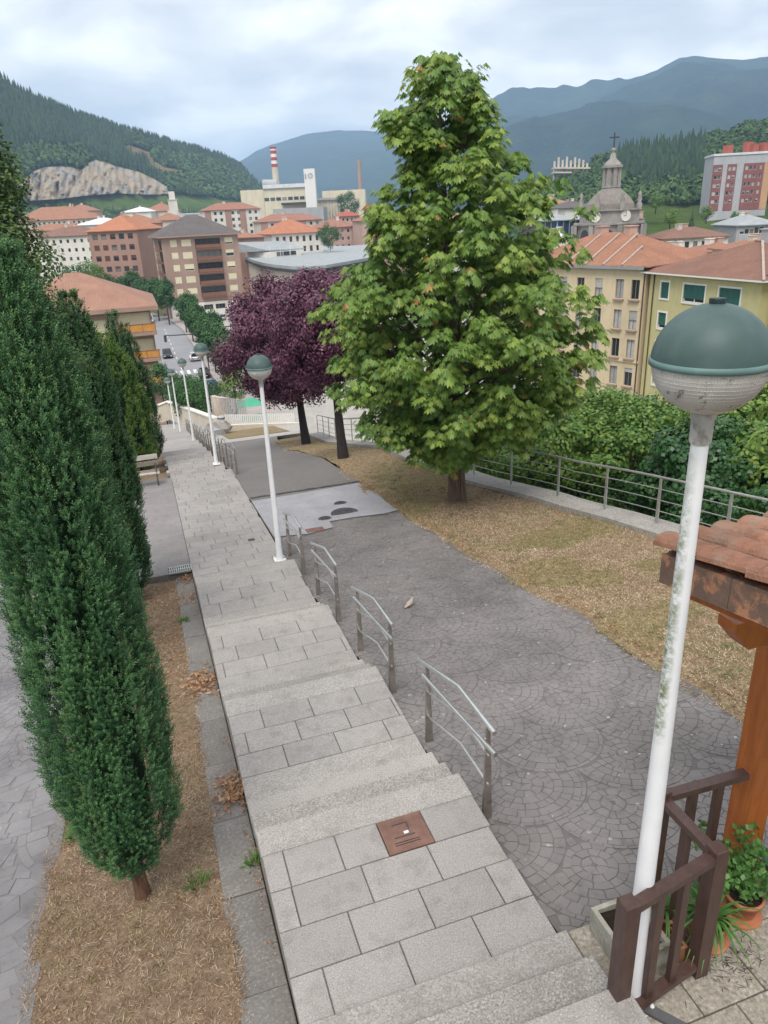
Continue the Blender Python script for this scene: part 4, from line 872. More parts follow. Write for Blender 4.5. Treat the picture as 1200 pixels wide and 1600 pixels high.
def litter(name, label, xy, zf, L, mat, rg, pile=0.0):
    n = len(xy); z = zf(xy[:, 0], xy[:, 1]); B = np.column_stack([xy, z + 0.006 + rg.uniform(0, 1, n) * pile]); nr = unit(np.array([0, 0, 1.]) + rvec(n, rg) * 0.55)
    D = unit(np.cross(nr, rvec(n, rg))); S = np.cross(D, nr); V, Fq = leaf_quads(B, D, S, L * rg.uniform(.5, 1.2, n), L * .3 * rg.uniform(.6, 1.2, n), .5, 0.15); o = npobj(name, V, Fq, mat); o['kind'] = 'stuff'; o['label'] = label
for (px, py_, sx, sy, n, lab) in ((316, 1068, .19, .22, 330, 'heap of dry brown leaves in the gutter beside the second landing'), (362, 1240, .14, .17, 260, 'heap of dry reddish leaves in the gutter by the nearest landing'), (291, 905, .16, .16, 130, 'small heap of dry leaves by the drain grate'), (293, 935, .18, .3, 90, 'thin drift of dry leaves below the drain grate')):
    r_ = ray(px, py_); tt = np.linspace(.001, .03, 4000); i_ = int(np.argmax(r_[2] * tt < np.interp(r_[1] * tt, LYs, LZs))); P = r_ * tt[i_]
    q = np.column_stack([np.clip(P[0] + rgg.normal(0, sx, n) * .6, -.3, .28), P[1] + rgg.normal(0, sy, n)]); litter('fallen_leaves', lab, q, lambda X, Y: zl(Y), 0.062, 'dead_leaf', rgg, 0.06)
q = np.column_stack([rgg.normal(.24, .03, 400), rgg.uniform(3.3, 13.5, 400)]); q = q[fbm(q, 1.5, 2, 5) > .2]; litter('fallen_leaves', 'bits of dry litter along the foot of the stair side', q, lambda X, Y: zl(Y), 0.03, 'dead_leaf', rgg, .01)
q = rect(900, -1.5, 0.0, 9, 14.6); litter('fallen_leaves', 'dry leaves strewn over the far end of the narrow strip', q, stripz, 0.06, 'dead_leaf', rgg, .02)
q = np.concatenate([np.column_stack([CB[0] + rgg.normal(0, 1.0, 900), CB[1] + rgg.normal(-.3, 1.3, 900)]), np.column_stack([redge(np.linspace(5, 20, 900)) + np.abs(rgg.normal(.05, .12, 900)), np.linspace(5, 20, 900)])]); q = q[(q[:, 0] > 5.5) & (q[:, 0] < copx(q[:, 1]))]
litter('fallen_leaves', 'brown fallen leaves under the chestnut and along the path edge', q, lawnz, 0.06, 'dead_leaf', rgg, .015)
q = rect(5000, 5.6, 9.3, 4.6, 22); q = q[(q[:, 0] > redge(q[:, 1])) & (q[:, 0] < copx(q[:, 1])) & (fbm(q, .8, 4, 17) > -.15)]; litter('fallen_leaves', 'small brown litter mixed into the lawn', q, lawnz, 0.035, 'dead_leaf', rgg, .02)
q = rect(3200, -1.6, -.05, 3.4, 12); q = q[fbm(q, 1.2, 4, 19) > -.2]; litter('fallen_leaves', 'small brown litter under the yews', q, stripz, 0.028, 'dead_leaf', rgg, .02)
q = rect(170, 2.35, 5.6, 3.2, 15.5); litter('fallen_leaves', 'pale specks and leaf scraps scattered on the stamped path', q, lambda X, Y: zp(Y), 0.025, 'bird_feather', rgg, .004)
for (x, y_, z, lab) in ((-.28, 5.18, None, 'green weed tuft on dry ground right of the yew trunk'), (-.05, 12.2, None, 'green weed tuft in the gutter beside the third landing'), (0.25, 5.2, None, 'small weed at the stair side by the nearest landing'), (-1.35, 6.8, None, 'pale green grass tuft behind the yew by the left path'), (-1.4, 6.4, None, 'second pale grass tuft left of the yew foot')):
    n = 70; q = np.column_stack([x + rgg.normal(0, .045, n), y_ + rgg.normal(0, .045, n)]); z0 = float(zl(y_)); B = np.column_stack([q, np.full(n, z0 - .01)]); D = unit(np.column_stack([q - (x, y_), np.full(n, .0)]) * 8 + np.array([0, 0, .6]) + rvec(n, rgg) * .3); S = unit(np.cross(D, rvec(n, rgg)))
    V, Fq = leaf_quads(B, D, S, rgg.uniform(.05, .11, n), np.full(n, .008)); o = thing('weed', lab, 'weed', (x, y_, z0)); npobj('leaves', V, Fq, 'weed_green', o)
# ------------------------------------------------------------------ potted plants on the terrace
def pot(name, lab, x, y_, r, h, mat, z0=FZ):
    o = thing(name, lab, 'plant pot', (x, y_, z0))
    MB().lathe([(r * 1.05, 0), (r * 1.12, .03), (r * 1.0, .035), (.02, .035)], (x, y_, z0), 20).build('saucer', mat, o)
    MB().lathe([(r * .68, .03), (r * .95, h * .82), (r * 1.06, h * .83), (r * 1.06, h), (r * .94, h), (r * .92, h * .86), (.01, h * .85)], (x, y_, z0), 24).build('pot', mat, o)
    MB().lathe([(r * .93, h * .88), (.01, h * .90)], (x, y_, z0), 14).build('soil', 'potting_soil', o); return o
def straps(o, x, y_, z0, n, L, wd, rg, up=1.0, mat='strap_leaf'):
    a = rg.uniform(0, 6.28, n); K = 7; V = []; Fq = []; t = np.linspace(0, 1, K)
    for i in range(n):
        l = L * rg.uniform(.6, 1.1); el = rg.uniform(.4, 1.3) * up; d = np.array([math.cos(a[i]), math.sin(a[i])]); s = np.array([-d[1], d[0], 0])
        hor = l * .75 * t * math.cos(el) ** .5; ver = l * (t * math.sin(el) - 0.85 * t ** 2.2 * rg.uniform(.5, 1.1)); b = len(V)
        for k in range(K):
            c_ = np.array([x + d[0] * (hor[k] + .02), y_ + d[1] * (hor[k] + .02), z0 + ver[k]]); w_ = wd * (1 - t[k] ** 2.5) * .5 + .0008
            V += [c_ - s * w_, c_ + s * w_]
        Fq += [(b + 2 * k, b + 2 * k + 1, b + 2 * k + 3, b + 2 * k + 2) for k in range(K - 1)]
    return npobj('leaves', V, np.array(Fq), mat, o)
p1_ = pot('terracotta_pot', 'terracotta pot of arching strap leaves behind the middle fence post', 3.20, 2.83, 0.13, 0.22, 'terracotta'); straps(p1_, 3.20, 2.83, FZ + .2, 85, 0.52, 0.02, rgg)
p2_ = pot('terracotta_pot', 'terracotta pot with bushy green herb by the orange post', 3.56, 2.90, 0.13, 0.22, 'terracotta')
C = np.array([(3.56 + rgg.normal(0, .13), 2.93 + rgg.normal(0, .12), FZ + .3 + rgg.uniform(0, .28)) for _ in range(70)]); V, Fq = cloud(C, 0.045, 16, 0.05, 0.018, rgg, .1); npobj('leaves', V, Fq, 'strap_leaf', p2_)
p3_ = pot('green_pot', 'glossy green plastic pot at the frame edge beyond the orange post', 4.12, 3.02, 0.17, 0.30, 'pot_green', FZ + .12)
MB().box(3.97, 4.27, 2.88, 3.16, FZ, FZ + .118).build('stand', 'crate_wood', p3_)
p4_ = pot('terracotta_pot', 'terracotta pot with strap leaves inside the fence corner', 2.97, 3.02, 0.12, 0.2, 'terracotta'); straps(p4_, 2.97, 3.02, FZ + .18, 60, 0.42, 0.02, rgg)
cr_ = thing('wooden_crate', 'small reddish wooden crate behind the fence slats', 'crate', (2.86, 2.86, FZ))
for (x0, x1, y0, y1) in ((2.80, 2.82, 2.74, 3.1), (2.90, 2.92, 2.74, 3.1), (2.82, 2.90, 2.74, 2.76), (2.82, 2.90, 3.08, 3.1)): MB().box(x0 + .02, x1 + .02, y0, y1, FZ, FZ + .14).build('board', 'crate_wood', cr_)
q = np.column_stack([rgg.normal(3.2, .16, 130), rgg.normal(2.62, .1, 130)]); n = len(q); a = rgg.uniform(0, 6.28, n); B = np.column_stack([q, np.full(n, FZ + .005)]); D = np.stack([np.cos(a), np.sin(a), rgg.uniform(0, .12, n)], -1); S = unit(np.cross(D, np.array([0, 0, 1.])))
V, Fq = leaf_quads(B, D, S, rgg.uniform(.03, .09, n), np.full(n, .0022)); o = npobj('dark_strands', V, Fq, 'bark_dark'); o['kind'] = 'stuff'; o['label'] = 'thin dark strands scattered on the terrace slabs'  # thin dark slivers laid over the slabs at random
# ------------------------------------------------------------------ bird on the path
bx, by = 3.62, 10.2; bz = float(zp(by)); bd = thing('bird', 'pale brown dove standing on the stamped path', 'bird', (bx, by, bz))
dv = unit(np.array([0.86, 0.5, 0])); sv = np.array([-dv[1], dv[0], 0]); m = MB(); prof = [(-.165, .050, .010, .009), (-.13, .056, .024, .013), (-.08, .070, .040, .030), (-.03, .085, .058, .050), (.03, .095, .060, .055), (.065, .115, .046, .044), (.085, .142, .028, .030), (.10, .165, .027, .028), (.12, .170, .021, .021), (.135, .166, .007, .007), (.155, .160, .002, .002)]
P = []; seg = 12
for (u_, h_, w_, t_) in prof:
    for k in range(seg): a = 2 * math.pi * k / seg; P.append(np.array([bx, by, bz + h_]) + dv * u_ + sv * w_ * math.cos(a) + np.array([0, 0, t_ * math.sin(a)]))
m.add(P, [(i * seg + k, i * seg + (k + 1) % seg, (i + 1) * seg + (k + 1) % seg, (i + 1) * seg + k) for i in range(len(prof) - 1) for k in range(seg)] + [tuple(range(seg))[::-1]], 0, True); m.build('body', 'bird_feather', bd)
for s_ in (-1, 1):
    m = MB(); f0 = np.array([bx, by, bz]) + sv * .02 * s_; m.tube([f0 + (0, 0, .05), f0 + (0, 0, .006)], .004, 5); [m.tube([f0 + (0, 0, .006), f0 + unit(dv + sv * q_) * .03 + (0, 0, .003)], .0025, 4) for q_ in (-.5, 0, .5)]; m.build('leg', 'terracotta', bd)
bd.scale = (.78,) * 3
# ------------------------------------------------------------------ bench
bn = thing('park_bench', 'weathered wooden bench with dark iron legs facing the long landing', 'bench', (-.9, 23.5, SLOPE(23.5)))
z0 = SLOPE(23.4) - .02
for (zz, mt, nm) in ((z0 + .86, 'bench_wood_pale', 'back_slat'), (z0 + .66, 'bench_wood', 'back_slat')): MB().box(-1.75, -.04, 23.62 - (z0 + .9 - zz) * .25, 23.66 - (z0 + .9 - zz) * .25, zz - .075, zz + .075).build(nm, mt, bn)
for k in range(3): MB().box(-1.75, -.04, 23.12 + .15 * k, 23.25 + .15 * k, z0 + .42, z0 + .46).build('seat_slat', 'bench_wood_pale' if k == 0 else 'bench_wood', bn)
for x in (-1.6, -.14):
    MB().tube([(x, 23.14, z0), (x, 23.16, z0 + .42), (x, 23.5, z0 + .40), (x, 23.68, z0 + .95)], .028, 6).build('leg', 'dark_iron', bn); MB().tube([(x, 23.62, z0), (x, 23.5, z0 + .40)], .028, 6).build('leg', 'dark_iron', bn)
    MB().tube([(x, 23.16, z0 + .42), (x, 23.12, z0 + .64), (x, 23.5, z0 + .66)], .02, 6).build('armrest', 'dark_iron', bn)
# ------------------------------------------------------------------ town materials
def wallmat(name, col, var=0.10, dirt=0.25, sc=0.35):
    m = Mat(name); p = m.pos((1, 1, 0.4)); c = m.ramp(m.noise(p, sc, 6, 0.6), [(0.3, scl(col, 1 - var)), (0.7, scl(col, 1 + var))])
    c = m.mix(m.ramp(m.noise(p, sc * 5, 6, 0.7), [(0.5, (0, 0, 0)), (0.8, (1, 1, 1))]), c, m.mix(dirt, c, (0.12, 0.10, 0.08)))
    m.bsdf(c, 0.85, 0, 0.2, m.noise(m.pos(), 6, 4), 0.15, 0.02)
wallmat('wall_brown_brick', (0.33, 0.225, 0.18)); wallmat('wall_red_brick', (0.35, 0.215, 0.17)); wallmat('wall_cream', (0.58, 0.475, 0.32)); wallmat('wall_yellow', (0.50, 0.455, 0.235)); wallmat('wall_white', (0.66, 0.63, 0.57)); wallmat('wall_pale', (0.56, 0.50, 0.42)); wallmat('wall_grey', (0.36, 0.36, 0.37)); wallmat('wall_stone', (0.27, 0.255, 0.235), 0.25, 0.7, 0.6); wallmat('wall_factory', (0.62, 0.565, 0.43)); wallmat('wall_red_panel', (0.245, 0.092, 0.085)); wallmat('wall_orange', (0.50, 0.30, 0.17)); wallmat('wall_pinkish', (0.48, 0.33, 0.27)); wallmat('wall_grey_panel', (0.40, 0.40, 0.42)); wallmat('mural', (0.50, 0.42, 0.36), 0.35, 0.5, 1.2)
def tilemat(name, col, sc=(4.5, 4.5, 4.5), dirty=0.4, var=0.16):
    m = Mat(name); uv = m.n('ShaderNodeUVMap') if False else None; p = m.pos()
    c = m.ramp(m.noise(p, 0.5, 6, 0.65), [(0.28, scl(col, 1 - var)), (0.72, scl(col, 1 + var))])
    c = m.mix(m.ramp(m.noise(p, 6.0, 5, 0.75), [(0.42, (0, 0, 0)), (0.72, (1, 1, 1))]), c, m.mix(dirty, c, (0.12, 0.075, 0.05)))
    m.bsdf(c, 0.88, 0, 0.2, m.noise(p, 7, 3), 0.5, 0.05)
tilemat('roof_orange', (0.32, 0.160, 0.108), dirty=.6); tilemat('roof_red', (0.30, 0.145, 0.105)); tilemat('roof_brown', (0.215, 0.118, 0.092), dirty=.6); tilemat('roof_dark', (0.115, 0.105, 0.105)); tilemat('roof_bright', (0.40, 0.170, 0.098)); tilemat('roof_metal', (0.30, 0.325, 0.34), dirty=0.15); tilemat('roof_white', (0.62, 0.64, 0.66), dirty=0.1); tilemat('roof_dome', (0.225, 0.21, 0.195), dirty=0.8, var=.3); tilemat('roof_scarlet', (0.36, 0.10, 0.07)); tilemat('roof_pinkish', (0.32, 0.180, 0.135))
simple('ridge_cement', (0.36, 0.30, 0.26), 0.9, var=.2)
def glassmat():
    m = Mat('window_glass'); oi = m.n('ShaderNodeObjectInfo'); c = m.ramp(oi.outputs['Random'], [(0.0, (0.015, 0.018, 0.022)), (0.6, (0.045, 0.05, 0.055)), (0.85, (0.12, 0.12, 0.12)), (1, (0.25, 0.24, 0.22))]); m.bsdf(c, 0.08, 0, 0.5)
glassmat()
simple('curtain_pale', (0.42, 0.41, 0.40), 0.9, var=.15, scale=2, rnd=.3); simple('shutter_cream', (0.66, 0.60, 0.42), 0.6, var=0.06, scale=2, rnd=0.08); simple('shutter_green', (0.022, 0.105, 0.088), 0.5, var=.15, scale=3, rnd=0.15); simple('shutter_brown', (0.10, 0.045, 0.03), 0.6, var=.2, scale=3); simple('frame_white', (0.70, 0.69, 0.66), 0.5, var=.05); simple('frame_brown', (0.09, 0.05, 0.035), 0.5, var=.2); simple('frame_grey', (0.20, 0.20, 0.20), 0.5, var=.2)
simple('balcony_orange', (0.52, 0.235, 0.055), 0.6, var=.15, scale=2); simple('balcony_brown', (0.20, 0.095, 0.06), 0.7, var=.2, scale=2); simple('blue_glass', (0.008, 0.030, 0.075), 0.15, spec=.6, var=.3, scale=.6, bump=0); simple('cyan_trim', (0.25, 0.48, 0.55), 0.5, var=.1)
simple('red_band', (0.38, 0.06, 0.05), 0.7, var=.1); simple('white_band', (0.70, 0.69, 0.66), 0.7, var=.08); simple('tar_dark', (0.05, 0.05, 0.055), 0.8, var=.2); simple('road_asphalt', (0.235, 0.235, 0.25), 0.9, var=.08, scale=.25); simple('road_paint', (0.62, 0.62, 0.60), 0.8, var=.1); simple('pavement_stone', (0.33, 0.285, 0.275), 0.9, var=.12, scale=.6)
for nm, c in (('car_dark', (0.022, 0.026, 0.034)), ('car_blue', (0.018, 0.06, 0.30)), ('car_white', (0.70, 0.70, 0.71)), ('car_silver', (0.38, 0.40, 0.42)), ('car_black', (0.012, 0.012, 0.014))): simple(nm, c, 0.22, spec=.6, var=.04, scale=1, bump=0)
simple('tyre_rubber', (0.015, 0.015, 0.016), 0.8, var=.2); simple('rim_alloy', (0.45, 0.45, 0.46), 0.35, metal=.8, var=.1); simple('car_glass', (0.012, 0.015, 0.018), 0.06, spec=.6, var=.1, bump=0); simple('light_red', (0.35, 0.01, 0.01), .3, var=.1); simple('light_clear', (0.7, 0.7, 0.68), .2, var=.05); simple('sign_green', (0.01, 0.16, 0.10), .5, var=.1); simple('tarp_green', (0.06, 0.32, 0.20), .6, var=.15, scale=1); simple('rock_dark', (0.09, 0.085, 0.08), .95, var=.3)
# ------------------------------------------------------------------ building kit
def facade(m, A, B, z0, z1, ops, depth=0.2, mi=0):
    """wall from A to B (left to right seen from outside) with real openings (u0,u1,v0,v1)"""
    A, B = np.array(A, float), np.array(B, float); L = np.linalg.norm(B - A); d = (B - A) / L; n = np.array([d[1], -d[0]]); H = z1 - z0
    us = sorted(set([0, L] + [min(max(x, 0), L) for o in ops for x in o[:2]])); vs = sorted(set([0, H] + [min(max(x, 0), H) for o in ops for x in o[2:4]]))
    P = lambda u, v, q=0.0: (*(A + d * u - n * q), z0 + v)
    for i in range(len(us) - 1):
        run = None
        for j in range(len(vs) - 1):
            cu, cv = (us[i] + us[i + 1]) / 2, (vs[j] + vs[j + 1]) / 2
            hole = any(o[0] < cu < o[1] and o[2] < cv < o[3] for o in ops)
            if not hole and run is None: run = vs[j]
            if run is not None and (hole or j == len(vs) - 2):
                top = vs[j] if hole else vs[j + 1]; m.quad(P(us[i], run), P(us[i + 1], run), P(us[i + 1], top), P(us[i], top), mi); run = None
    for (u0, u1, v0, v1, *_) in ops:
        m.quad(P(u0, v0), P(u0, v0, depth), P(u0, v1, depth), P(u0, v1), mi); m.quad(P(u1, v0), P(u1, v1), P(u1, v1, depth), P(u1, v0, depth), mi)
        m.quad(P(u0, v0), P(u1, v0), P(u1, v0, depth), P(u0, v0, depth), mi); m.quad(P(u0, v1), P(u0, v1, depth), P(u1, v1, depth), P(u1, v1), mi)
    return P, d, n
def put_window(parent, P, o, depth=0.2, frame='frame_white', pane='window_glass', shut=None, bars=1, surround=None, fw=0.07, far=False, name='window'):
    u0, u1, v0, v1 = o[:4]; q = depth - 0.02
    def bx(m, a, b, c, e, q0, q1): m.add([P(a, c, q1), P(b, c, q1), P(b, e, q1), P(a, e, q1), P(a, c, q0), P(b, c, q0), P(b, e, q0), P(a, e, q0)], [(4, 5, 6, 7), (0, 1, 5, 4), (1, 2, 6, 5), (2, 3, 7, 6), (3, 0, 4, 7)])
    m = MB()
    bx(m, u0, u0 + fw, v0, v1, q - .06, q); bx(m, u1 - fw, u1, v0, v1, q - .06, q); bx(m, u0 + fw, u1 - fw, v0, v0 + fw, q - .06, q); bx(m, u0 + fw, u1 - fw, v1 - fw, v1, q - .06, q)
    for b in range(bars): c = u0 + (u1 - u0) * (b + 1) / (bars + 1); bx(m, c - fw / 2, c + fw / 2, v0 + fw, v1 - fw, q - .055, q)
    w_ = m.build(name, frame, parent)
    MB().quad(P(u0, v0, depth), P(u1, v0, depth), P(u1, v1, depth), P(u0, v1, depth)).build('pane', pane, w_)
    if shut:
        f, mt = shut
        if f > 0.02:
            m = MB(); vb = v1 - (v1 - v0) * f; ns = max(2, int((v1 - vb) / .16)) if not far else 1
            for k in range(ns): a, b = vb + (v1 - vb) * k / ns, vb + (v1 - vb) * (k + 1) / ns; bx(m, u0 + .01, u1 - .01, a + .012, b, q - .10, q - .055)
            m.build('shutter', mt, w_)
    if surround:
        m = MB(); s = 0.16; bx(m, u0 - s, u0, v0 - s, v1 + s, -.05, .03); bx(m, u1, u1 + s, v0 - s, v1 + s, -.05, .03); bx(m, u0, u1, v1, v1 + s, -.05, .03); bx(m, u0 - .0, u1 + .0, v0 - s, v0, -.08, .03); m.build('surround', surround, w_)
    return w_
def hip_roof(parent, O, d, inw, w_, dp, z, oh, pitch, mat, th=0.22, ridges=None, name='roof', gable=False, fascia=None):
    d, inw = np.array(d), np.array(inw); c = lambda u, v, zz: (*(np.array(O) + d * u + inw * v), zz)
    W0, W1, D0, D1 = -oh, w_ + oh, -oh, dp + oh; m = MB(); k = min(W1 - W0, D1 - D0) / 2; hz = z + k * pitch
    e = [c(W0, D0, z), c(W1, D0, z), c(W1, D1, z), c(W0, D1, z)]; eb = [c(W0, D0, z - th), c(W1, D0, z - th), c(W1, D1, z - th), c(W0, D1, z - th)]
    if (W1 - W0) >= (D1 - D0): r = [c(W0 + (0 if gable else k), (D0 + D1) / 2, hz), c(W1 - (0 if gable else k), (D0 + D1) / 2, hz)]; F_ = [(0, 1, 9, 8), (1, 2, 9), (2, 3, 8, 9), (3, 0, 8)]
    else: r = [c((W0 + W1) / 2, D0 + (0 if gable else k), hz), c((W0 + W1) / 2, D1 - (0 if gable else k), hz)]; F_ = [(0, 1, 8), (1, 2, 9, 8), (2, 3, 9), (3, 0, 8, 9)]
    m.add(e + eb + r, F_); m.add(e + eb + r, [(4, 5, 1, 0), (5, 6, 2, 1), (6, 7, 3, 2), (7, 4, 0, 3), (7, 6, 5, 4)], 1)
    ro = m.build(name, [mat, fascia or mat], parent)
    return ro, [np.array(q) for q in e], [np.array(q) for q in r]
def tile_rows(ro, quads, mat, pitch=0.24, r=0.07, name='tile_course'):
    """rounded tile rows running up the slope, one mesh per roof"""
    m = MB()
    for (a, b, c, d_) in quads:      # a-b eave, d-c top
        a, b, c, d_ = (np.array(q, float) for q in (a, b, c, d_)); n = max(2, int(np.linalg.norm(b - a) / pitch)); nr = unit(np.cross(b - a, d_ - a)); 
        if nr[2] < 0: nr = -nr
        for k in range(n):
            t = (k + .5) / n; p = a + (b - a) * t; e_ = unit(b - a); up = unit(d_ - a - e_ * np.dot(d_ - a, e_)); 
            # clip to hip lines
            H = np.dot(d_ - a, up); x = np.dot(p - a, e_); L = np.linalg.norm(b - a); xd, xc = np.dot(d_ - a, e_), np.dot(c - a, e_)
            h = H
            if x < xd: h = H * x / max(xd, 1e-6)
            if x > xc: h = min(h, H * (L - x) / max(L - xc, 1e-6))
            if h < .2: continue
            q = p + up * h; s = e_ * r
            m.add([p - s, p + nr * r * .8, p + s, q - s, q + nr * r * .8, q + s], [(0, 1, 4, 3), (1, 2, 5, 4)], 0, True)
    o = m.build(name, mat, ro); o['kind'] = 'stuff'; return o
def rect_building(name, label, O, ang, w_, dp, z0, z1, wall, cat='building', base=None):
    d = np.array([math.cos(ang), math.sin(ang)]); inw = np.array([-d[1], d[0]]); O = np.array(O, float)
    root = thing(name, label, cat, (*(O + d * w_ / 2 + inw * dp / 2), z0)); return root, O, d, inw
def walls(root, O, d, inw, w_, dp, z0, z1, wall, front=(), right=(), left=(), depth=0.2):
    m = MB(); A, B, C_, D_ = O, O + d * w_, O + d * w_ + inw * dp, O + inw * dp
    f = facade(m, A, B, z0, z1, list(front), depth); r = facade(m, B, C_, z0, z1, list(right), depth); facade(m, C_, D_, z0, z1, []); l = facade(m, D_, A, z0, z1, list(left), depth)
    m.build('wall', wall, root); return f[0], r[0], l[0]
def grid_ops(w_, cols, rows, ww, wh, v0, pitch, u_pad=1.0):
    out_ = []
    for r in range(rows):
        for c in range(cols): u = u_pad + (w_ - 2 * u_pad) * (c + .5) / cols; out_.append((u - ww / 2, u + ww / 2, v0 + r * pitch, v0 + r * pitch + wh))
    return out_
def chimney(ro, x, y, z, s=0.6, h=1.4, mat='wall_pale'):
    m = MB(); m.box(x - s / 2, x + s / 2, y - s / 2, y + s / 2, z - 1.2, z + h); m.box(x - s / 2 - .1, x + s / 2 + .1, y - s / 2 - .1, y + s / 2 + .1, z + h, z + h + .12); m.build('chimney', mat, ro)
def house(name, label, px, py, d, px2, ang, dp, wall, roof, z0=TOWN, pitch=0.42, oh=0.6, front=None, win=None, rnd=random, left=None, gable=False, flat=False, cat='house', right=None):
    """front-left eave corner seen at (px,py) at depth d; front runs until pixel column px2"""
    P = dep(px, py, d); dv = np.array([math.cos(ang), math.sin(ang), 0]); w_ = along(P, dv, px2); z1 = P[2]
    root, O, dd, inw = rect_building(name, label, P[:2], ang, w_, dp, z0, z1, wall, cat)
    fo = front(w_, z1 - z0) if front else []; lo = left(dp, z1 - z0) if left else []; rt = right(dp, z1 - z0) if right else []
    f, r, l = walls(root, O, dd, inw, w_, dp, z0, z1, wall, fo, rt, lo, 0.15)
    kw = dict(depth=.15, far=True, bars=0, frame='frame_white'); kw.update(win or {}); sh = kw.pop('shut_any', None)
    for ops, PP in ((fo, f), (lo, l), (rt, r)):
        for o in ops: put_window(root, PP, o, shut=((random.choice((0, 0.3, 0.6, 1.0)), sh) if sh else None), **kw)
    if flat:
        m = MB(); c = [(*(O + dd * u + inw * v), z1) for u, v in ((-.2, -.2), (w_ + .2, -.2), (w_ + .2, dp + .2), (-.2, dp + .2))]; m.prism([q[:2] for q in c], z1, z1 + .5); m.build('roof', roof, root); ro = None
    else: ro, e_, r_ = hip_roof(root, O, dd, inw, w_, dp, z1, oh, pitch, roof, gable=gable); [chimney(ro, *(r_[0] + (r_[1] - r_[0]) * t_ + np.array([random.uniform(-1, 1), random.uniform(-1, 1), -.3])), random.uniform(.7, 1.2), random.uniform(.7, 1.3), random.choice(('wall_pale', 'wall_pinkish', 'wall_white'))) for t_ in [random.uniform(.05, .95) for _ in range(2 if d < 400 else 1)]]
    return root, O, dd, inw, w_, z1, ro, f
# ------------------------------------------------------------------ roads and street
rd = struct('road', label='grey town road running away past the brown apartment block')
def strip(name, cl, hw, z, mat, parent=None):
    cl = np.array(cl, float); t_ = np.gradient(cl, axis=0); t_ = unit(t_); n = np.stack([t_[:, 1], -t_[:, 0]], -1); hw = np.broadcast_to(hw, (len(cl),))[:, None]
    L_, R_ = cl - n * hw, cl + n * hw; V = np.column_stack([np.stack([L_, R_], 1).reshape(-1, 2), np.full(len(cl) * 2, z)]); i = np.arange(len(cl) - 1) * 2
    return npobj(name, V, np.stack([i, i + 1, i + 3, i + 2], -1), mat, parent)
CLR = [(6.3, 60), (6.3, 90), (6.3, 120), (6.4, 150), (6.0, 185), (3.5, 215), (-3, 245), (-13, 272), (-30, 300), (-60, 335)]
strip('carriageway', CLR, 4.2, TOWN, 'road_asphalt', rd)
for s_, nm in ((5.7, 'pavement'),):
    o = strip('pavement', [(x + 7.2, y_) for x, y_ in CLR[:6]], 2.9, TOWN + .12, 'pavement_stone'); o['kind'] = 'structure'; o['label'] = 'pinkish pavement with street trees right of the road'
o = strip('pavement', [(x - 5.2, y_) for x, y_ in CLR], 0.95, TOWN + .12, 'pavement_stone'); o['kind'] = 'structure'; o['label'] = 'narrow pavement left of the road'
o = strip('kerb', [(x + 4.3, y_) for x, y_ in CLR[:6]], 0.08, TOWN + .125, 'plaza_concrete'); o['kind'] = 'structure'
o = gridsheet('road', np.linspace(10.5, 40, 6), np.linspace(196 - 12, 236, 6), lambda X, Y: 0 * X + TOWN + .01, 'plaza_concrete'); o['kind'] = 'structure'; o['label'] = 'pale side street in front of the brown apartment block'
for y_ in range(84, 190, 6): MB().box(6.25, 6.39, y_, y_ + 2.5, TOWN, TOWN + .006).build('marking', 'road_paint', rd)
for k in range(7): MB().box(2.6 + k * 1.1, 3.15 + k * 1.1, 128, 131.5, TOWN, TOWN + .006).build('marking', 'road_paint', rd)
plz = gridsheet('pavement', np.linspace(16.6, 80, 6), np.linspace(64, 182, 6), lambda X, Y: 0 * X + TOWN + .05, 'plaza_concrete'); plz['kind'] = 'structure'; plz['label'] = 'pale lower pavement seen through the railing'
# ------------------------------------------------------------------ brown house by the road
Yf = 89.5; zt = aty(236, 482, Yf)[2]; xr = aty(237, 500, Yf)[0]; xl = -14.0
b1, O, d_, inw = rect_building('apartment_building', 'brown brick house with hipped tile roof and orange balconies beside the road', (xl, Yf), 0.0, xr - xl, 14, TOWN, zt, 'wall_brown_brick')
U = lambda px, py: aty(px, py, Yf)[0] - xl; Vv = lambda py, px=200: aty(px, py, Yf)[2] - TOWN
fr_ops = [(U(136, 510), U(169, 510), Vv(522), Vv(497))]; bal = [(U(183, 500), U(235, 500), Vv(519), Vv(490))]
for k in (1, 2): dz = 2.95 * k; fr_ops.append((U(136, 510), U(169, 510), Vv(522) - dz, Vv(497) - dz)); bal.append((U(183, 500), U(235, 500), Vv(519) - dz, Vv(490) - dz))
f, r_, l_ = walls(b1, O, d_, inw, xr - xl, 14, TOWN, zt, 'wall_brown_brick', fr_ops + bal, [], [], 0.35)
for i, o in enumerate(fr_ops): put_window(b1, f, o, .25, 'frame_white', 'window_glass', ((0.82, .55, .9)[i], 'shutter_cream'), 1)
for i, o in enumerate(bal):
    put_window(b1, f, o, .35, 'frame_brown', 'window_glass', (1.0 if i < 2 else .9, 'shutter_cream'), 1, name='balcony_door')
    x0, x1 = xl + o[0] - .3, xr + .35; zb = TOWN + o[2]; bl = MB().box(x0, x1, Yf - 1.3, Yf - .003, zb - .38, zb - .02).build('balcony', 'wall_brown_brick', b1)
    MB().box(x0 + .1, x1 - .05, Yf - 1.24, Yf - 1.18, zb + .12, zb + .82).build('balcony_panel', 'balcony_orange', bl); MB().box(x0, x1, Yf - 1.27, Yf - 1.15, zb + .84, zb + .92).build('hand_rail', 'balcony_brown', bl)
    for x in np.linspace(x0 + .1, x1 - .1, 4): MB().box(x - .03, x + .03, Yf - 1.25, Yf - 1.17, zb - .02, zb + .84).build('baluster', 'balcony_brown', bl)
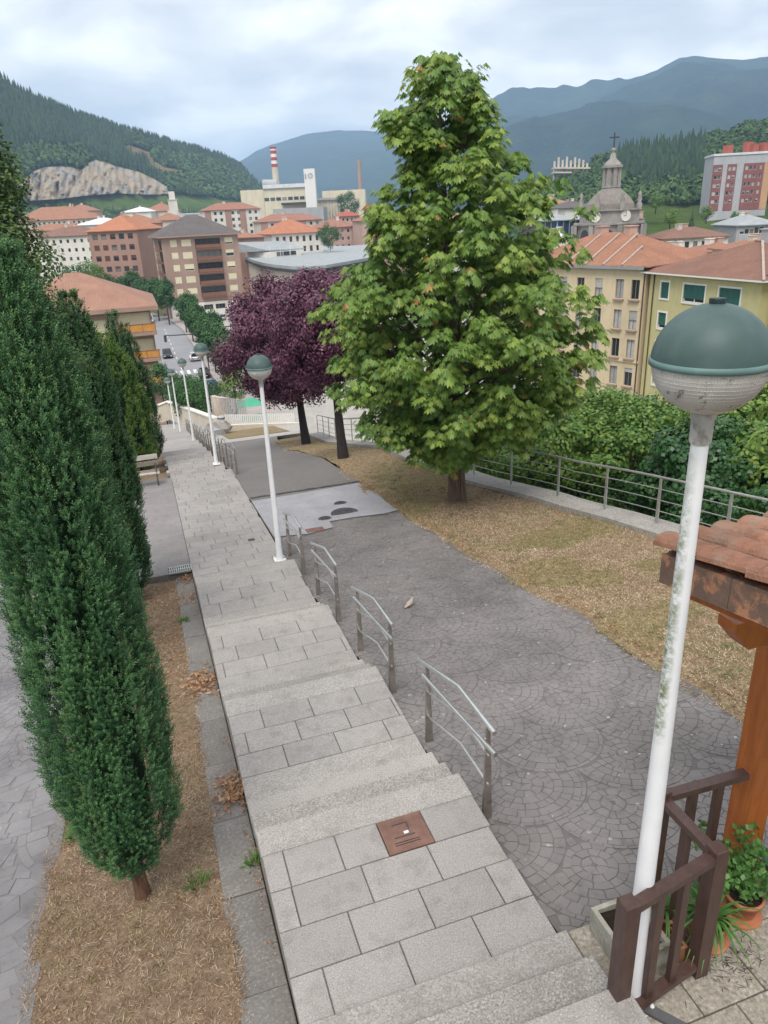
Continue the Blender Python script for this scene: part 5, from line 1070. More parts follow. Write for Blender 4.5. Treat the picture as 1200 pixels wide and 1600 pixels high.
ro, e_, rr_ = hip_roof(b1, O, d_, inw, xr - xl, 14, zt + .35, .9, .46, 'roof_pinkish', .45, fascia='wall_brown_brick'); tile_rows(ro, [(e_[0], e_[1], rr_[1], rr_[0])], 'roof_pinkish', .3, .05)
chimney(ro, xl + 4, Yf + 6, zt + 3.2, .9, 1.2)
# ------------------------------------------------------------------ large brick apartment block with dark roof
P = dep(251, 372, 187); ang = math.radians(5); dv = np.array([math.cos(ang), math.sin(ang), 0]); w_ = along(P, dv, 371); z1 = P[2]; dp = 17.0
b2, O, d_, inw = rect_building('apartment_building', 'five storey brown brick apartment block with dark grey hipped roof', P[:2], ang, w_, dp, TOWN, z1, 'wall_brown_brick')
kx = w_ / 120.; uu = lambda p: (p - 251) * kx; H = z1 - TOWN; fp = 3.02; top = H - 2.35
fo, bo = [], []
for k in range(5):
    v = top - fp * k
    for (a, b) in ((264, 274), (281, 296), (349, 362)): fo.append((uu(a), uu(b), v, v + 1.65))
    bo.append((uu(302), uu(342), v - .75, v + 1.7))
gf = [(uu(a), uu(b), 1.6, 2.9) for a, b in ((262, 276), (280, 297), (303, 318), (322, 338))]
lo = []; lb = []
for k in range(5): v = top - fp * k; lb.append((dp - 6.2, dp - 1.0, v - .75, v + 1.7)); lo += [(1.2, 2.6, v - .3, v + 1.5), (4.0, 5.2, v, v + 1.5), (7.0, 8.2, v, v + 1.5)]
f, r_, l_ = walls(b2, O, d_, inw, w_, dp, TOWN, z1, 'wall_brown_brick', fo + bo + gf, [], lo + lb, .5)
for i, o in enumerate(fo): put_window(b2, f, o, .15, 'frame_white', 'window_glass', (random.choice((.5, .75, .9, 1, .95)), 'shutter_cream'), 0, far=True)
for o in gf: put_window(b2, f, o, .3, 'frame_grey', 'window_glass', None, 2, far=True)
for i, o in enumerate(lo): put_window(b2, l_, o, .15, 'frame_white' if i % 3 == 0 else 'frame_brown', 'window_glass', (.9 if i % 3 == 0 else .3, 'shutter_cream' if i % 3 == 0 else 'shutter_brown'), 0, far=True)
for ops, PP in ((bo, f), (lb, l_)):
    for o in ops:
        put_window(b2, PP, o, .5, 'frame_brown', 'window_glass', None, 3, name='balcony_door', far=True)
        m = MB()
        def bq(a, b, c, e, q0, q1): m.add([PP(a, c, q1), PP(b, c, q1), PP(b, e, q1), PP(a, e, q1), PP(a, c, q0), PP(b, c, q0), PP(b, e, q0), PP(a, e, q0)], [(4, 5, 6, 7), (0, 1, 5, 4), (1, 2, 6, 5), (2, 3, 7, 6), (3, 0, 4, 7)])
        bq(o[0], o[1], o[2] - .25, o[2], -.9, -.003); bl = m.build('balcony', 'balcony_brown', b2); m = MB(); bq(o[0], o[1], o[2] + .15, o[2] + 1.0, -.9, -.84); m.build('balcony_panel', 'balcony_brown', bl)
# floor bands and white ground storey
for k in range(5): v = top - fp * k - .95; m = MB(); m.add([f(0, v, .0 - .04), f(w_, v, -.04), f(w_, v + .22, -.04), f(0, v + .22, -.04)], [(0, 1, 2, 3)]); 
m = MB(); facade(m, O - inw * .12, O + d_ * w_ - inw * .12, TOWN, TOWN + 3.6, gf, .12); m.build('ground_storey', 'wall_white', b2)
hip_roof(b2, O, d_, inw, w_, dp, z1 + .3, 1.0, .52, 'roof_dark', .35, fascia='wall_brown_brick')
# ------------------------------------------------------------------ other blocks, left side
W0 = lambda cols, rows, ww, wh, pitch, top: (lambda w_, H: grid_ops(w_, cols, rows, ww, wh, H - top - pitch * (rows - 1), pitch, .8))
house('apartment_building', 'red brown brick block with orange roof left of the dark roofed block', 136, 362, 213, 213, math.radians(-24), 20, 'wall_red_brick', 'roof_bright', front=W0(5, 5, 1.6, 1.5, 3.0, 2.4), win=dict(frame='frame_brown', shut_any='shutter_brown'), pitch=.5, cat='building')
house('apartment_building', 'cream plastered block with small windows at far left of town', 52, 371, 262, 146, math.radians(-22), 16, 'wall_white', 'roof_brown', front=W0(8, 5, .95, 1.2, 3.0, 2.4), win=dict(frame='frame_grey'), pitch=.36, cat='building')
house('apartment_building', 'long low terrace with orange tile roof below the quarry', 22, 346, 340, 152, math.radians(-6), 22, 'wall_pale', 'roof_orange', front=W0(16, 2, 1.1, 1.3, 3.0, 2.2), pitch=.5, cat='building')
house('house', 'tile roofed block between the long terrace and the cream block', 40, 362, 300, 142, math.radians(-8), 14, 'wall_pale', 'roof_orange', pitch=.34)
house('warehouse', 'hall with pale metal roof behind the red brown block', 118, 352, 300, 182, math.radians(-14), 26, 'wall_white', 'roof_white', pitch=.28, cat='warehouse')
house('house', 'tile roofed house between the pale metal hall and the dark roof', 178, 351, 290, 246, math.radians(-10), 16, 'wall_pinkish', 'roof_orange', front=W0(5, 1, 1.2, 1.2, 3, 2.0), pitch=.4)
house('house', 'small house with orange roof right behind the dark roofed block', 238, 345, 330, 292, math.radians(-4), 16, 'wall_pale', 'roof_orange', pitch=.4)
house('warehouse', 'low hall with grey white roof below the quarry meadow', 190, 332, 420, 235, math.radians(-18), 22, 'wall_white', 'roof_white', pitch=.3, cat='warehouse')
house('house', 'tile roofed house beside the pale church tower in the distance', 222, 331, 430, 276, math.radians(-12), 20, 'wall_pale', 'roof_orange', pitch=.45)
house('warehouse', 'bluish white sheds left of the striped apartment blocks', 268, 336, 380, 318, math.radians(4), 14, 'wall_white', 'roof_white', flat=True, cat='warehouse')
house('house', 'far row of tile roofs under the meadow', 96, 331, 430, 150, math.radians(-10), 18, 'wall_pinkish', 'roof_orange', pitch=.4)
P = dep(270, 318, 430); t_ = thing('church_tower', 'small pale square church tower among distant roofs', 'tower', (P[0], P[1], TOWN))
MB().box(P[0] - 2.4, P[0] + 2.4, P[1] - 2.4, P[1] + 2.4, TOWN, P[2] + 2).build('shaft', 'wall_white', t_); MB().box(P[0] - 1.6, P[0] + 1.6, P[1] - 1.6, P[1] + 1.6, P[2] + 2, P[2] + 6.5).build('belfry', 'wall_white', t_); MB().box(P[0] - 2.7, P[0] + 2.7, P[1] - 2.7, P[1] + 2.7, P[2] + 1.7, P[2] + 2.2).build('cornice', 'wall_pale', t_)
# striped apartment blocks
for (px, py, d, px2, ang, cols, lab, wl_, rf) in ((319, 329, 340, 406, 3, 9, 'white and brick apartment block with red roof left of the factory', 'wall_white', 'roof_red'), (407, 347, 330, 503, 4, 9, 'cream apartment block with red tile roof in front of the factory', 'wall_pale', 'roof_red')):
    root, O, dd, inw, w_, z1, ro, f = house('apartment_building', lab, px, py, d, px2, math.radians(ang), 14, wl_, rf, front=W0(cols, 6, 1.3, 1.4, 2.9, 2.2), pitch=.4, cat='building', win=dict(frame='frame_grey'))
    for k in (0, .36, .62):
        m = MB(); facade(m, O + dd * w_ * k - inw * .2, O + dd * w_ * (k + .11) - inw * .2, TOWN, z1 - .02, []); m.build('brick_strip', 'wall_red_brick', root)
root, O, dd, inw, w_, z1, ro, f = house('house', 'pale house with bright orange hipped roof behind the curved building', 424, 366, 240, 503, math.radians(8), 15, 'wall_white', 'roof_bright', front=W0(7, 2, 1.0, 1.8, 3.2, 2.8), win=dict(frame='frame_white', shut_any='shutter_brown'), pitch=.5)
house('house', 'low brick roofed annex beside the striped block', 366, 372, 235, 412, math.radians(2), 12, 'wall_red_brick', 'roof_orange', pitch=.28)
house('house', 'brick house with scarlet roof left of the chestnut crown', 530, 338, 330, 562, math.radians(-6), 14, 'wall_pinkish', 'roof_scarlet', front=W0(4, 3, 1.1, 1.4, 3, 2.3), pitch=.4)
house('apartment_building', 'pinkish block half hidden behind the chestnut', 500, 356, 300, 560, math.radians(3), 14, 'wall_pinkish', 'roof_red', front=W0(6, 4, 1.2, 1.4, 3, 2.3), pitch=.4, cat='building')
house('apartment_building', 'reddish block seen through gaps of the chestnut', 566, 345, 290, 640, math.radians(0), 14, 'wall_pinkish', 'roof_red', front=W0(7, 5, 1.2, 1.4, 3, 2.3), pitch=.4, cat='building')
house('apartment_building', 'white block mostly covered by the chestnut crown', 650, 350, 280, 760, math.radians(0), 14, 'wall_white', 'roof_orange', front=W0(8, 5, 1.2, 1.4, 3, 2.3), pitch=.4, cat='building')
# ------------------------------------------------------------------ curved civic building
zc_ = -11.6; cb_ = atz(470, 405, zc_); cv_ = thing('civic_building', 'modern building with curved grey metal roof behind the purple plum', 'building', (cb_[0], cb_[1], TOWN))
fe = [(377, 396), (383, 401), (395, 406), (410, 410.5), (430, 413.5), (455, 416), (480, 416.5), (510, 414), (545, 408), (600, 398)]; bk = [(600, 380), (545, 384), (520, 384), (478, 383), (440, 380), (410, 384), (390, 390)]
ring = [atz(x, y_, zc_)[:2] for x, y_ in fe] + [atz(x, y_, zc_)[:2] for x, y_ in bk]; cen = np.mean(ring, 0)
MB().prism([tuple(q) for q in ring], zc_ - .9, zc_).build('roof', 'roof_metal', cv_); MB().prism([tuple(cen + (q - cen) * 1.006) for q in ring], zc_ - 1.5, zc_ - .75).build('fascia', 'tar_dark', cv_)
MB().prism([tuple(cen + (q - cen) * .965) for q in ring], TOWN, zc_ - .8).build('wall', 'wall_pale', cv_)
a = atz(418, 392, zc_ + 2)[:2]; b = atz(470, 388, zc_ + 2)[:2]; dd = unit(b - a); nn = np.array([-dd[1], dd[0]]); 
m = MB(); m.prism([tuple(a), tuple(b), tuple(b + nn * 14), tuple(a + nn * 14)], zc_, zc_ + 1.6); m.build('roof_terrace', 'wall_white', cv_)
m = MB(); q = [a + nn * 1, b + nn * 1 + dd * 2, b + nn * 13 + dd * 2, a + nn * 13 - dd * 4]; m.add([(*q[0], zc_ + 2.2), (*q[1], zc_ + 1.9), (*q[2], zc_ + 4.2), (*q[3], zc_ + 4.6), (*q[0], zc_ + 1.9), (*q[1], zc_ + 1.6), (*q[2], zc_ + 1.6), (*q[3], zc_ + 1.6)], [(0, 1, 2, 3), (4, 5, 1, 0), (5, 6, 2, 1), (6, 7, 3, 2), (7, 4, 0, 3)]); m.build('upper_roof', 'roof_metal', cv_)
for k in range(3): c = a + (b - a) * (.35 + .2 * k) - nn * .03; MB().obox((*c, zc_ + .85), (*(dd * 1.1), 0), (*(nn * .05), 0), (0, 0, .6)).build('window', 'window_glass', cv_)
for k in range(4): c = a + (b - a) * (.0 + .3 * k) - nn * 1.5; MB().tube([(*c, zc_), (*c, zc_ + 3.4)], .06, 5).build('mast', 'frame_white', cv_)
# ------------------------------------------------------------------ factory
P = dep(376, 297, 470); ft = thing('factory', 'cream factory with white block tower behind the striped apartments', 'factory', (P[0] + 30, P[1], TOWN)); s470 = 470 / F_PX
def fbox(px0, px1, py0, py1, d, dpth, mat, nm, ops=None, z0=None, root=ft):
    A = dep(px0, py0, d); B = dep(px1, py0, d); z0 = TOWN if z0 is None else z0; zt_ = A[2] if py0 is not None else 0
    dd = unit(B[:2] - A[:2]); nn = np.array([-dd[1], dd[0]]); zt_ = (A[2] + B[2]) / 2
    m = MB(); m.prism([tuple(A[:2]), tuple(B[:2]), tuple(B[:2] + nn * dpth), tuple(A[:2] + nn * dpth)], z0, zt_); o = m.build(nm, mat, root); return A, B, dd, nn, zt_
A, B, dd, nn, zz = fbox(375, 411, 297, 335, 470, 50, 'wall_factory', 'hall'); A, B, dd, nn, zz = fbox(411, 480, 293.5, 335, 466, 52, 'wall_factory', 'hall')
m = MB(); m.prism([tuple(A[:2] - nn * 1.0), tuple(B[:2] - nn * 1.0), tuple(B[:2] + nn * 53), tuple(A[:2] + nn * 53)], zz, zz + 2.2); m.build('roof_edge', 'roof_white', ft)
for k in range(7): c = A[:2] + (B[:2] - A[:2]) * (.06 + .135 * k) - nn * .06; w1 = np.linalg.norm(B[:2] - A[:2]) * .052; MB().obox((*c, zz - 6.3), (*(dd * w1), 0), (*(nn * .1), 0), (0, 0, .95)).build('window', 'window_glass', ft)
c = A[:2] + (B[:2] - A[:2]) * .72 - nn * 2; MB().obox((*c, zz - 9.4), (*(dd * 9), 0), (*(nn * 2.5), 0), (0, 0, .6)).build('canopy', 'tar_dark', ft)
A, B, dd, nn, zz = fbox(474, 491, 263.5, 335, 452, 7, 'frame_white', 'tower'); c = (A[:2] + B[:2]) / 2 - nn * .15
m = MB(); ctr = np.array([*c, zz - 4]) + np.array([*dd, 0]) * .6
for k in range(8): aa = k * math.pi / 4; m.obox(ctr + np.array([*dd, 0]) * math.cos(aa) * 1.2 + np.array([0, 0, 1.2 * math.sin(aa)]), np.array([*dd, 0]) * .35, np.array([*nn, 0]) * .08, (0, 0, .35))
m.build('emblem', 'wall_grey', ft)
m = MB(); m.obox((*(c - dd * 2.4), zz - 4.2), (*(dd * .5), 0), (*(nn * .1), 0), (0, 0, 1.4)); m.build('window', 'wall_grey', ft)
fbox(491, 540, 312, 335, 480, 30, 'wall_factory', 'hall'); fbox(503, 570, 297, 330, 520, 40, 'wall_factory', 'hall'); fbox(491, 538, 309, 311, 478, 20, 'wall_grey', 'roof_edge', z0=dep(500, 313, 478)[2])
for k in range(10): A_ = dep(493 + 4.6 * k, 318, 479); MB().box(A_[0] - .5, A_[0] + .5, A_[1] - 1, A_[1] - .4, TOWN, A_[2]).build('column', 'wall_pale', ft)
fbox(426, 505, 325, 335, 420, 30, 'wall_grey', 'low_roof')
P0 = dep(432, 292, 540); P1 = dep(430.5, 232, 540); sm = thing('factory_chimney', 'tall red and white banded chimney stack', 'chimney', (P0[0], P0[1], TOWN)); H0, H1 = P0[2], P1[2]
MB().lathe([(2.9, TOWN), (2.6, H0)], (P0[0], P0[1], 0), 16).build('shaft', 'wall_pale', sm); hb = np.linspace(H0 + (H1 - H0) * .50, H1, 7)
MB().lathe([(2.6, H0), (2.3, hb[0])], (P0[0], P0[1], 0), 16).build('shaft', 'wall_pale', sm)
for k in range(6): MB().lathe([(2.3 - .03 * k, hb[k]), (2.27 - .03 * k, hb[k + 1])], (P0[0], P0[1], 0), 16).build('band', 'red_band' if k % 2 == 0 else 'white_band', sm)
MB().lathe([(2.3, H1 - 1.0), (2.4, H1 - .8), (2.4, H1 + .2)], (P0[0], P0[1], 0), 16).build('band', 'red_band', sm)
Pa, Pb = dep(411, 287, 500), dep(433, 287, 500); tk = thing('storage_tank', 'grey horizontal tank on the factory roof beside the chimney', 'tank', (Pa[0], Pa[1], Pa[2] - 4)); MB().tube([Pa, Pb], 2.6, 14).build('vessel', 'wall_grey', tk); [MB().box(Pa[0] + q * (Pb[0] - Pa[0]) - .6, Pa[0] + q * (Pb[0] - Pa[0]) + .6, Pa[1] - 2, Pa[1] + 2, Pa[2] - 9, Pa[2] - 1.5).build('cradle', 'tar_dark', tk) for q in (.2, .8)]
P0 = dep(563, 296, 640); P1 = dep(562, 251, 640); sm = thing('factory_chimney', 'thin brown brick chimney left of the chestnut crown', 'chimney', (P0[0], P0[1], TOWN)); MB().lathe([(2.6, TOWN), (1.5, P1[2]), (1.7, P1[2] + .5)], (P0[0], P0[1], 0), 14).build('shaft', 'wall_pinkish', sm)
# ------------------------------------------------------------------ cream and yellow-green houses on the right
CR = dep(1011, 421, 74); zE = CR[2]; dl = unit(ray(-400, 378)); dl = unit(np.array([dl[0], dl[1], 0])); w14 = along(CR, dl, 815); A14 = CR + dl * w14; ang14 = math.atan2(-dl[1], -dl[0])
b14, O, d_, inw = rect_building('apartment_building', 'cream apartment house with tall narrow windows behind the chestnut', A14[:2], ang14, w14, 12, TOWN, zE, 'wall_cream')
def u14(px):
    lo_, hi_ = 0., w14
    for _ in range(40):
        mm = (lo_ + hi_) / 2
        if proj((*(A14[:2] + d_ * mm), zE - 5))[0] < px: lo_ = mm
        else: hi_ = mm
    return lo_
H = zE - TOWN; ops = []
for k, vt in enumerate((1.05, 4.15, 7.15, 10.15, 13.1)):
    for px in (877, 903, 931, 963, 987): u = u14(px + 1.5); ops.append((u - .48, u + .48, H - vt - 1.95, H - vt))
f, r_, l_ = walls(b14, O, d_, inw, w14, 12, TOWN, zE, 'wall_cream', ops, [], [], .22)
for i, o in enumerate(ops): put_window(b14, f, o, .2, 'frame_grey', 'curtain_pale' if i % 3 != 1 else 'window_glass', (random.choice((0, 0, .25, .5)), 'curtain_pale'), 1, fw=.05); MB().obox(np.array(f((o[0] + o[1]) / 2, o[2] - .12, -.12)), (*(d_ * .62), 0), (*(inw * .16), 0), (0, 0, .07)).build('sill', 'wall_brown_brick', b14)
m = MB(); v = H - 9.55; m.add([f(0, v, -.14), f(w14, v, -.14), f(w14, v + .25, -.14), f(0, v + .25, -.14), f(0, v, .0), f(w14, v, 0), f(w14, v + .25, 0), f(0, v + .25, 0)], [(0, 1, 2, 3), (3, 2, 6, 7), (0, 4, 5, 1)]); m.build('string_course', 'wall_cream', b14)
m = MB(); m.add([f(-.2, H - .02, -.55), f(w14, H - .02, -.55), f(w14, H + .28, -.6), f(-.2, H + .28, -.6), f(-.2, H - .02, 0), f(w14, H - .02, 0), f(w14, H + .28, 0), f(-.2, H + .28, 0)], [(0, 1, 2, 3), (3, 2, 6, 7), (0, 4, 5, 1)]); m.build('gutter', 'roof_metal', b14)
ro, e_, rr_ = hip_roof(b14, O, d_, inw, w14, 12, zE + .3, .5, .46, 'roof_orange', .1); tile_rows(ro, [(e_[0], e_[1], rr_[1], rr_[0]), (e_[1], e_[2], rr_[1], rr_[1])], 'roof_orange', .26, .075)
for t in (.42, .56, .69, .82): a = e_[0] + (e_[1] - e_[0]) * t; ed_ = unit(e_[1] - e_[0]); b = a + (rr_[0] - e_[0] - ed_ * np.dot(rr_[0] - e_[0], ed_)) * (.93 if t < .7 else .55); MB().beam(a + (0, 0, .1), b + (0, 0, .1), .2, .14).build('ridge_strip', 'ridge_cement', ro)
for t in (.15, .97): q = rr_[0] + (rr_[1] - rr_[0]) * t; chimney(ro, q[0], q[1], q[2], 1.0, .6, 'wall_pinkish')
MB().tube([np.array(f(w14 - .15, 0, -.1)), np.array(f(w14 - .15, H, -.1))], .07, 6).build('drainpipe', 'frame_brown', b14)
# yellow-green house along the street towards the camera
dy_ = unit(np.array([0.06, -1.0, 0.0])); C2 = CR + np.array([.35, -.2, -.35]); w15 = along(C2, dy_, 1192, 50.); ang15 = math.atan2(dy_[1], dy_[0]); zE2 = C2[2]
b15, O, d_, inw = rect_building('apartment_building', 'yellow green apartment house with green shutters right of the cream one', C2[:2], ang15, w15, 13, TOWN, zE2, 'wall_yellow')
def u15(px, zz=-9.):
    lo_, hi_ = 0., w15
    for _ in range(40):
        mm = (lo_ + hi_) / 2
        if proj((*(C2[:2] + d_ * mm), zz))[0] < px: lo_ = mm
        else: hi_ = mm
    return lo_
H = zE2 - TOWN; ops = []
for k, vt in enumerate((.75, 3.7, 6.6, 9.5, 12.4)): 
    u = u15(1038); ops.append((u - .55, u + .55, H - vt - 1.55, H - vt, 'a')); 
    for (a, b) in ((1067, 1100), (1122, 1155)): ops.append((u15(a), u15(b), H - vt - 1.65, H - vt - .02, 'b'))
f, r_, l_ = walls(b15, O, d_, inw, w15, 13, TOWN, zE2, 'wall_yellow', [o[:4] for o in ops], [], [], .22)
for i, o in enumerate(ops): put_window(b15, f, o, .2, 'frame_white', 'window_glass', (random.choice((.55, .8, 1, 1)), 'shutter_green'), 0 if o[4] == 'a' else 1, surround='frame_white')
ro, e_, rr_ = hip_roof(b15, O, d_, inw, w15, 13, zE2 + .15, .7, .36, 'roof_brown', .15, fascia='frame_white'); tile_rows(ro, [(e_[0], e_[1], rr_[1], rr_[0]), (e_[1], e_[2], rr_[1], rr_[1])], 'roof_brown', .3, .05)
MB().beam(e_[1] + (0, 0, .05), rr_[1] + (0, 0, .08), .22, .14).build('ridge_strip', 'ridge_cement', ro); MB().beam(rr_[0] + (0, 0, .04), rr_[1] + (0, 0, .04), .22, .14).build('ridge_strip', 'roof_brown', ro)
chimney(ro, rr_[0][0] + 1.5, rr_[0][1], rr_[0][2], 1.0, 1.0, 'wall_grey'); 
for t in (.04,): MB().tube([np.array(f(w15 * t + .1, 0, -.08)), np.array(f(w15 * t + .1, H, -.08))], .06, 6).build('drainpipe', 'frame_brown', b15)
# third house at the frame edge
C3 = np.array([*(O + d_ * (w15 + .3)), zE2 + .4]); b16, O, d3, inw = rect_building('apartment_building', 'olive house at the frame edge behind the near lamp globe', C3[:2] + inw * 1.2, ang15, 12, 12, TOWN, C3[2], 'wall_yellow')
f, r_, l_ = walls(b16, O, d3, inw, 12, 12, TOWN, C3[2], 'wall_yellow', [(1.2, 2.6, C3[2] - TOWN - 2.6 - 2.95 * k, C3[2] - TOWN - 1 - 2.95 * k) for k in range(4)], [], [], .2); [put_window(b16, f, (1.2, 2.6, C3[2] - TOWN - 2.6 - 2.95 * k, C3[2] - TOWN - 1 - 2.95 * k), .2, 'frame_white', 'window_glass', (.8, 'shutter_green'), 0, surround='frame_white') for k in range(4)]
hip_roof(b16, O, d3, inw, 12, 12, C3[2] + .15, .7, .34, 'roof_brown', .15)
# ------------------------------------------------------------------ church
dC = 150.; kC = dC / F_PX; CC = dep(951, 350, dC); zC = lambda py: dep(951, py, dC)[2]; chx = thing('church', 'grey stone church tower with dome, lantern and iron cross', 'church', (CC[0], CC[1], TOWN))
fw_ = unit(np.array([-CC[0], -CC[1], 0.])); sd = np.array([-fw_[1], fw_[0], 0.])     # towards camera / sideways
def ngon(r, n=8, rot=0.0): return [tuple(CC[:2] + r * (fw_[:2] * math.cos(rot + 2 * math.pi * k / n) + sd[:2] * math.sin(rot + 2 * math.pi * k / n))) for k in range(n)]
r1_ = 50 * kC; ro4 = math.radians(22.5 + 0)
MB().prism(ngon(r1_ * 1.05, 8, ro4), TOWN, zC(350)).build('tower_body', 'wall_stone', chx); MB().prism(ngon(r1_ * 1.14, 8, ro4), zC(350), zC(347)).build('cornice', 'wall_stone', chx)
MB().prism(ngon(r1_ * .95, 8, ro4), zC(347), zC(329)).build('drum', 'wall_stone', chx); MB().prism(ngon(r1_ * 1.02, 8, ro4), zC(329), zC(327)).build('cornice', 'wall_stone', chx)
dm = MB(); z0_, z1_ = zC(327), zC(293); n8 = 8; prof = [(r1_ * .80, z0_), (r1_ * .76, z0_ + (z1_ - z0_) * .25), (r1_ * .62, z0_ + (z1_ - z0_) * .52), (r1_ * .42, z0_ + (z1_ - z0_) * .78), (r1_ * .24, z1_)]
P_ = [(x, y_, z) for r, z in prof for (x, y_) in ngon(r, 8, ro4)]; dm.add(P_, [(i * 8 + k, i * 8 + (k + 1) % 8, (i + 1) * 8 + (k + 1) % 8, (i + 1) * 8 + k) for i in range(4) for k in range(8)]); dm.build('dome', 'roof_dome', chx)
MB().prism(ngon(r1_ * .30, 8, ro4), zC(294), zC(291)).build('lantern_base', 'wall_stone', chx)
for k in range(8): c = np.array(ngon(r1_ * .21, 8, ro4)[k]); MB().box(c[0] - .38, c[0] + .38, c[1] - .38, c[1] + .38, zC(291), zC(264)).build('lantern_column', 'wall_stone', chx)
MB().prism(ngon(r1_ * .15, 8, ro4), zC(291), zC(264)).build('lantern_core', 'tar_dark', chx); MB().prism(ngon(r1_ * .33, 8, ro4), zC(264), zC(260)).build('cornice', 'wall_stone', chx)
MB().lathe([(r1_ * .27, zC(260)), (r1_ * .22, zC(256)), (r1_ * .10, zC(250)), (r1_ * .07, zC(243)), (.25, zC(240)), (.55, zC(238)), (.45, zC(236)), (.1, zC(234))], (CC[0], CC[1], 0), 12).build('cupola', 'wall_stone', chx)
m = MB(); m.tube([(CC[0], CC[1], zC(236)), (CC[0], CC[1], zC(212))], .13, 6); a_ = np.array([CC[0], CC[1], zC(219)]); m.tube([a_ - sd * .95, a_ + sd * .95], .13, 6); m.build('cross', 'tar_dark', chx)
for k, off in ((0, -1), (1, 1)):
    nrm = unit(fw_ * math.cos(math.radians(22.5)) * 1 + sd * (.55 if off > 0 else -.42)); pc_ = np.array([CC[0], CC[1], zC(337)]) + nrm * r1_ * .93; ss = unit(np.cross(nrm, (0, 0, 1)))
    m = MB(); m.add([pc_ + ss * 1.05 * math.cos(t) + np.array([0, 0, 1.05 * math.sin(t)]) + nrm * q for q in (0, .12) for t in np.linspace(0, 2 * math.pi, 17)[:-1]], [tuple(range(16, 32))] + [(i, (i + 1) % 16, 16 + (i + 1) % 16, 16 + i) for i in range(16)]); cl_ = m.build('clock_face', 'wall_white', chx)
    MB().beam(pc_ + nrm * .15, pc_ + nrm * .15 + np.array([0, 0, .75]), .1, .05, up=ss).build('hand', 'tar_dark', cl_); MB().beam(pc_ + nrm * .15, pc_ + nrm * .15 + ss * .5, .1, .05).build('hand', 'tar_dark', cl_)
for k in range(8):
    c = np.array(ngon(r1_ * .93, 8, ro4)[k]); MB().lathe([(.5, 0), (.5, .9), (.25, 1.1), (.45, 1.7), (.2, 2.3), (.35, 2.7), (.05, 3.2)], (c[0], c[1], zC(327)), 8).build('pinnacle', 'wall_stone', chx)
for k in range(8):
    a0_, a1_ = np.array(ngon(r1_ * 1.05, 8, ro4)[k]), np.array(ngon(r1_ * 1.05, 8, ro4)[(k + 1) % 8]); mid = (a0_ + a1_) / 2; nrm = np.array([*unit(mid - CC[:2]), 0]); ss = np.array([*unit(a1_ - a0_), 0]); pc_ = np.array([*mid, zC(366)]) + nrm * .06
    m = MB(); pts = [pc_ - ss * 1.1 - (0, 0, 2.2), pc_ + ss * 1.1 - (0, 0, 2.2)] + [pc_ + ss * 1.1 * math.cos(t) + np.array([0, 0, 1.1 * math.sin(t)]) for t in np.linspace(0, math.pi, 9)]; m.add(pts, [tuple(range(len(pts)))]); m.build('arched_opening', 'tar_dark', chx)
    for s_ in (-1, 1): q_ = pc_ + ss * s_ * 3.3; MB().obox((q_[0], q_[1], (zC(351) + TOWN) / 2), ss * .45, nrm * .25, (0, 0, (zC(351) - TOWN) / 2)).build('pilaster', 'wall_stone', chx)
# nave roof and neighbours
house('church_hall', 'stone nave block right behind the church tower', 985, 342, 165, 1003, math.radians(-35), 14, 'wall_stone', 'roof_dome', pitch=.4, cat='church')
root, O, dd, inw, w_, z1, ro, f = house('office_building', 'dark blue glass building left of the church', 842, 345, 185, 909, math.radians(-12), 16, 'blue_glass', 'roof_metal', pitch=.22, cat='building')
for k in range(8): c = O + dd * w_ * k / 7 - inw * .1; MB().box(c[0] - .12, c[0] + .12, c[1] - .12, c[1] + .12, TOWN, z1).build('mullion', 'cyan_trim' if k in (0, 3, 7) else 'frame_grey', root)
house('house', 'pale tile roofed building above the blue glass one', 840, 322, 260, 900, math.radians(-8), 16, 'wall_pale', 'roof_pinkish', pitch=.35)
house('house', 'grey roofed houses left of the church dome', 884, 325, 230, 930, math.radians(-4), 14, 'wall_white', 'roof_dark', pitch=.35)
house('house', 'small white roofed shed below the blue glass building', 858, 370, 150, 890, math.radians(-20), 6, 'wall_white', 'roof_white', pitch=.25, cat='shed')
house('house', 'white house with brown hipped roof below the grassy slope', 1036, 373, 165, 1139, math.radians(-14), 11, 'wall_white', 'roof_brown', front=W0(7, 1, 1.0, 1.3, 3, 2.2), win=dict(frame='frame_brown'), pitch=.34)
house('house', 'grey and white modern house at the frame edge below the red block', 1152, 352, 185, 1215, math.radians(-18), 14, 'wall_grey', 'roof_metal', front=W0(7, 3, 1.2, 1.6, 3, 2.2), win=dict(frame='frame_white', shut_any='curtain_pale'), pitch=.4)
for (px, py, d, px2, an, lab, rf) in ((1045, 400, 130, 1110, -10, 'low tile roof right behind the orange hipped roof', 'roof_orange'), (1100, 398, 120, 1185, -12, 'low brown tiled roof above the yellow house', 'roof_red'), (1165, 392, 110, 1240, -14, 'tiled roof at the frame edge above the yellow house', 'roof_orange'), (985, 388, 120, 1040, -8, 'small tile roof between church and orange hipped roof', 'roof_orange')):
    house('house', lab, px, py, d, px2, math.radians(an), 10, 'wall_pale', rf, pitch=.3)
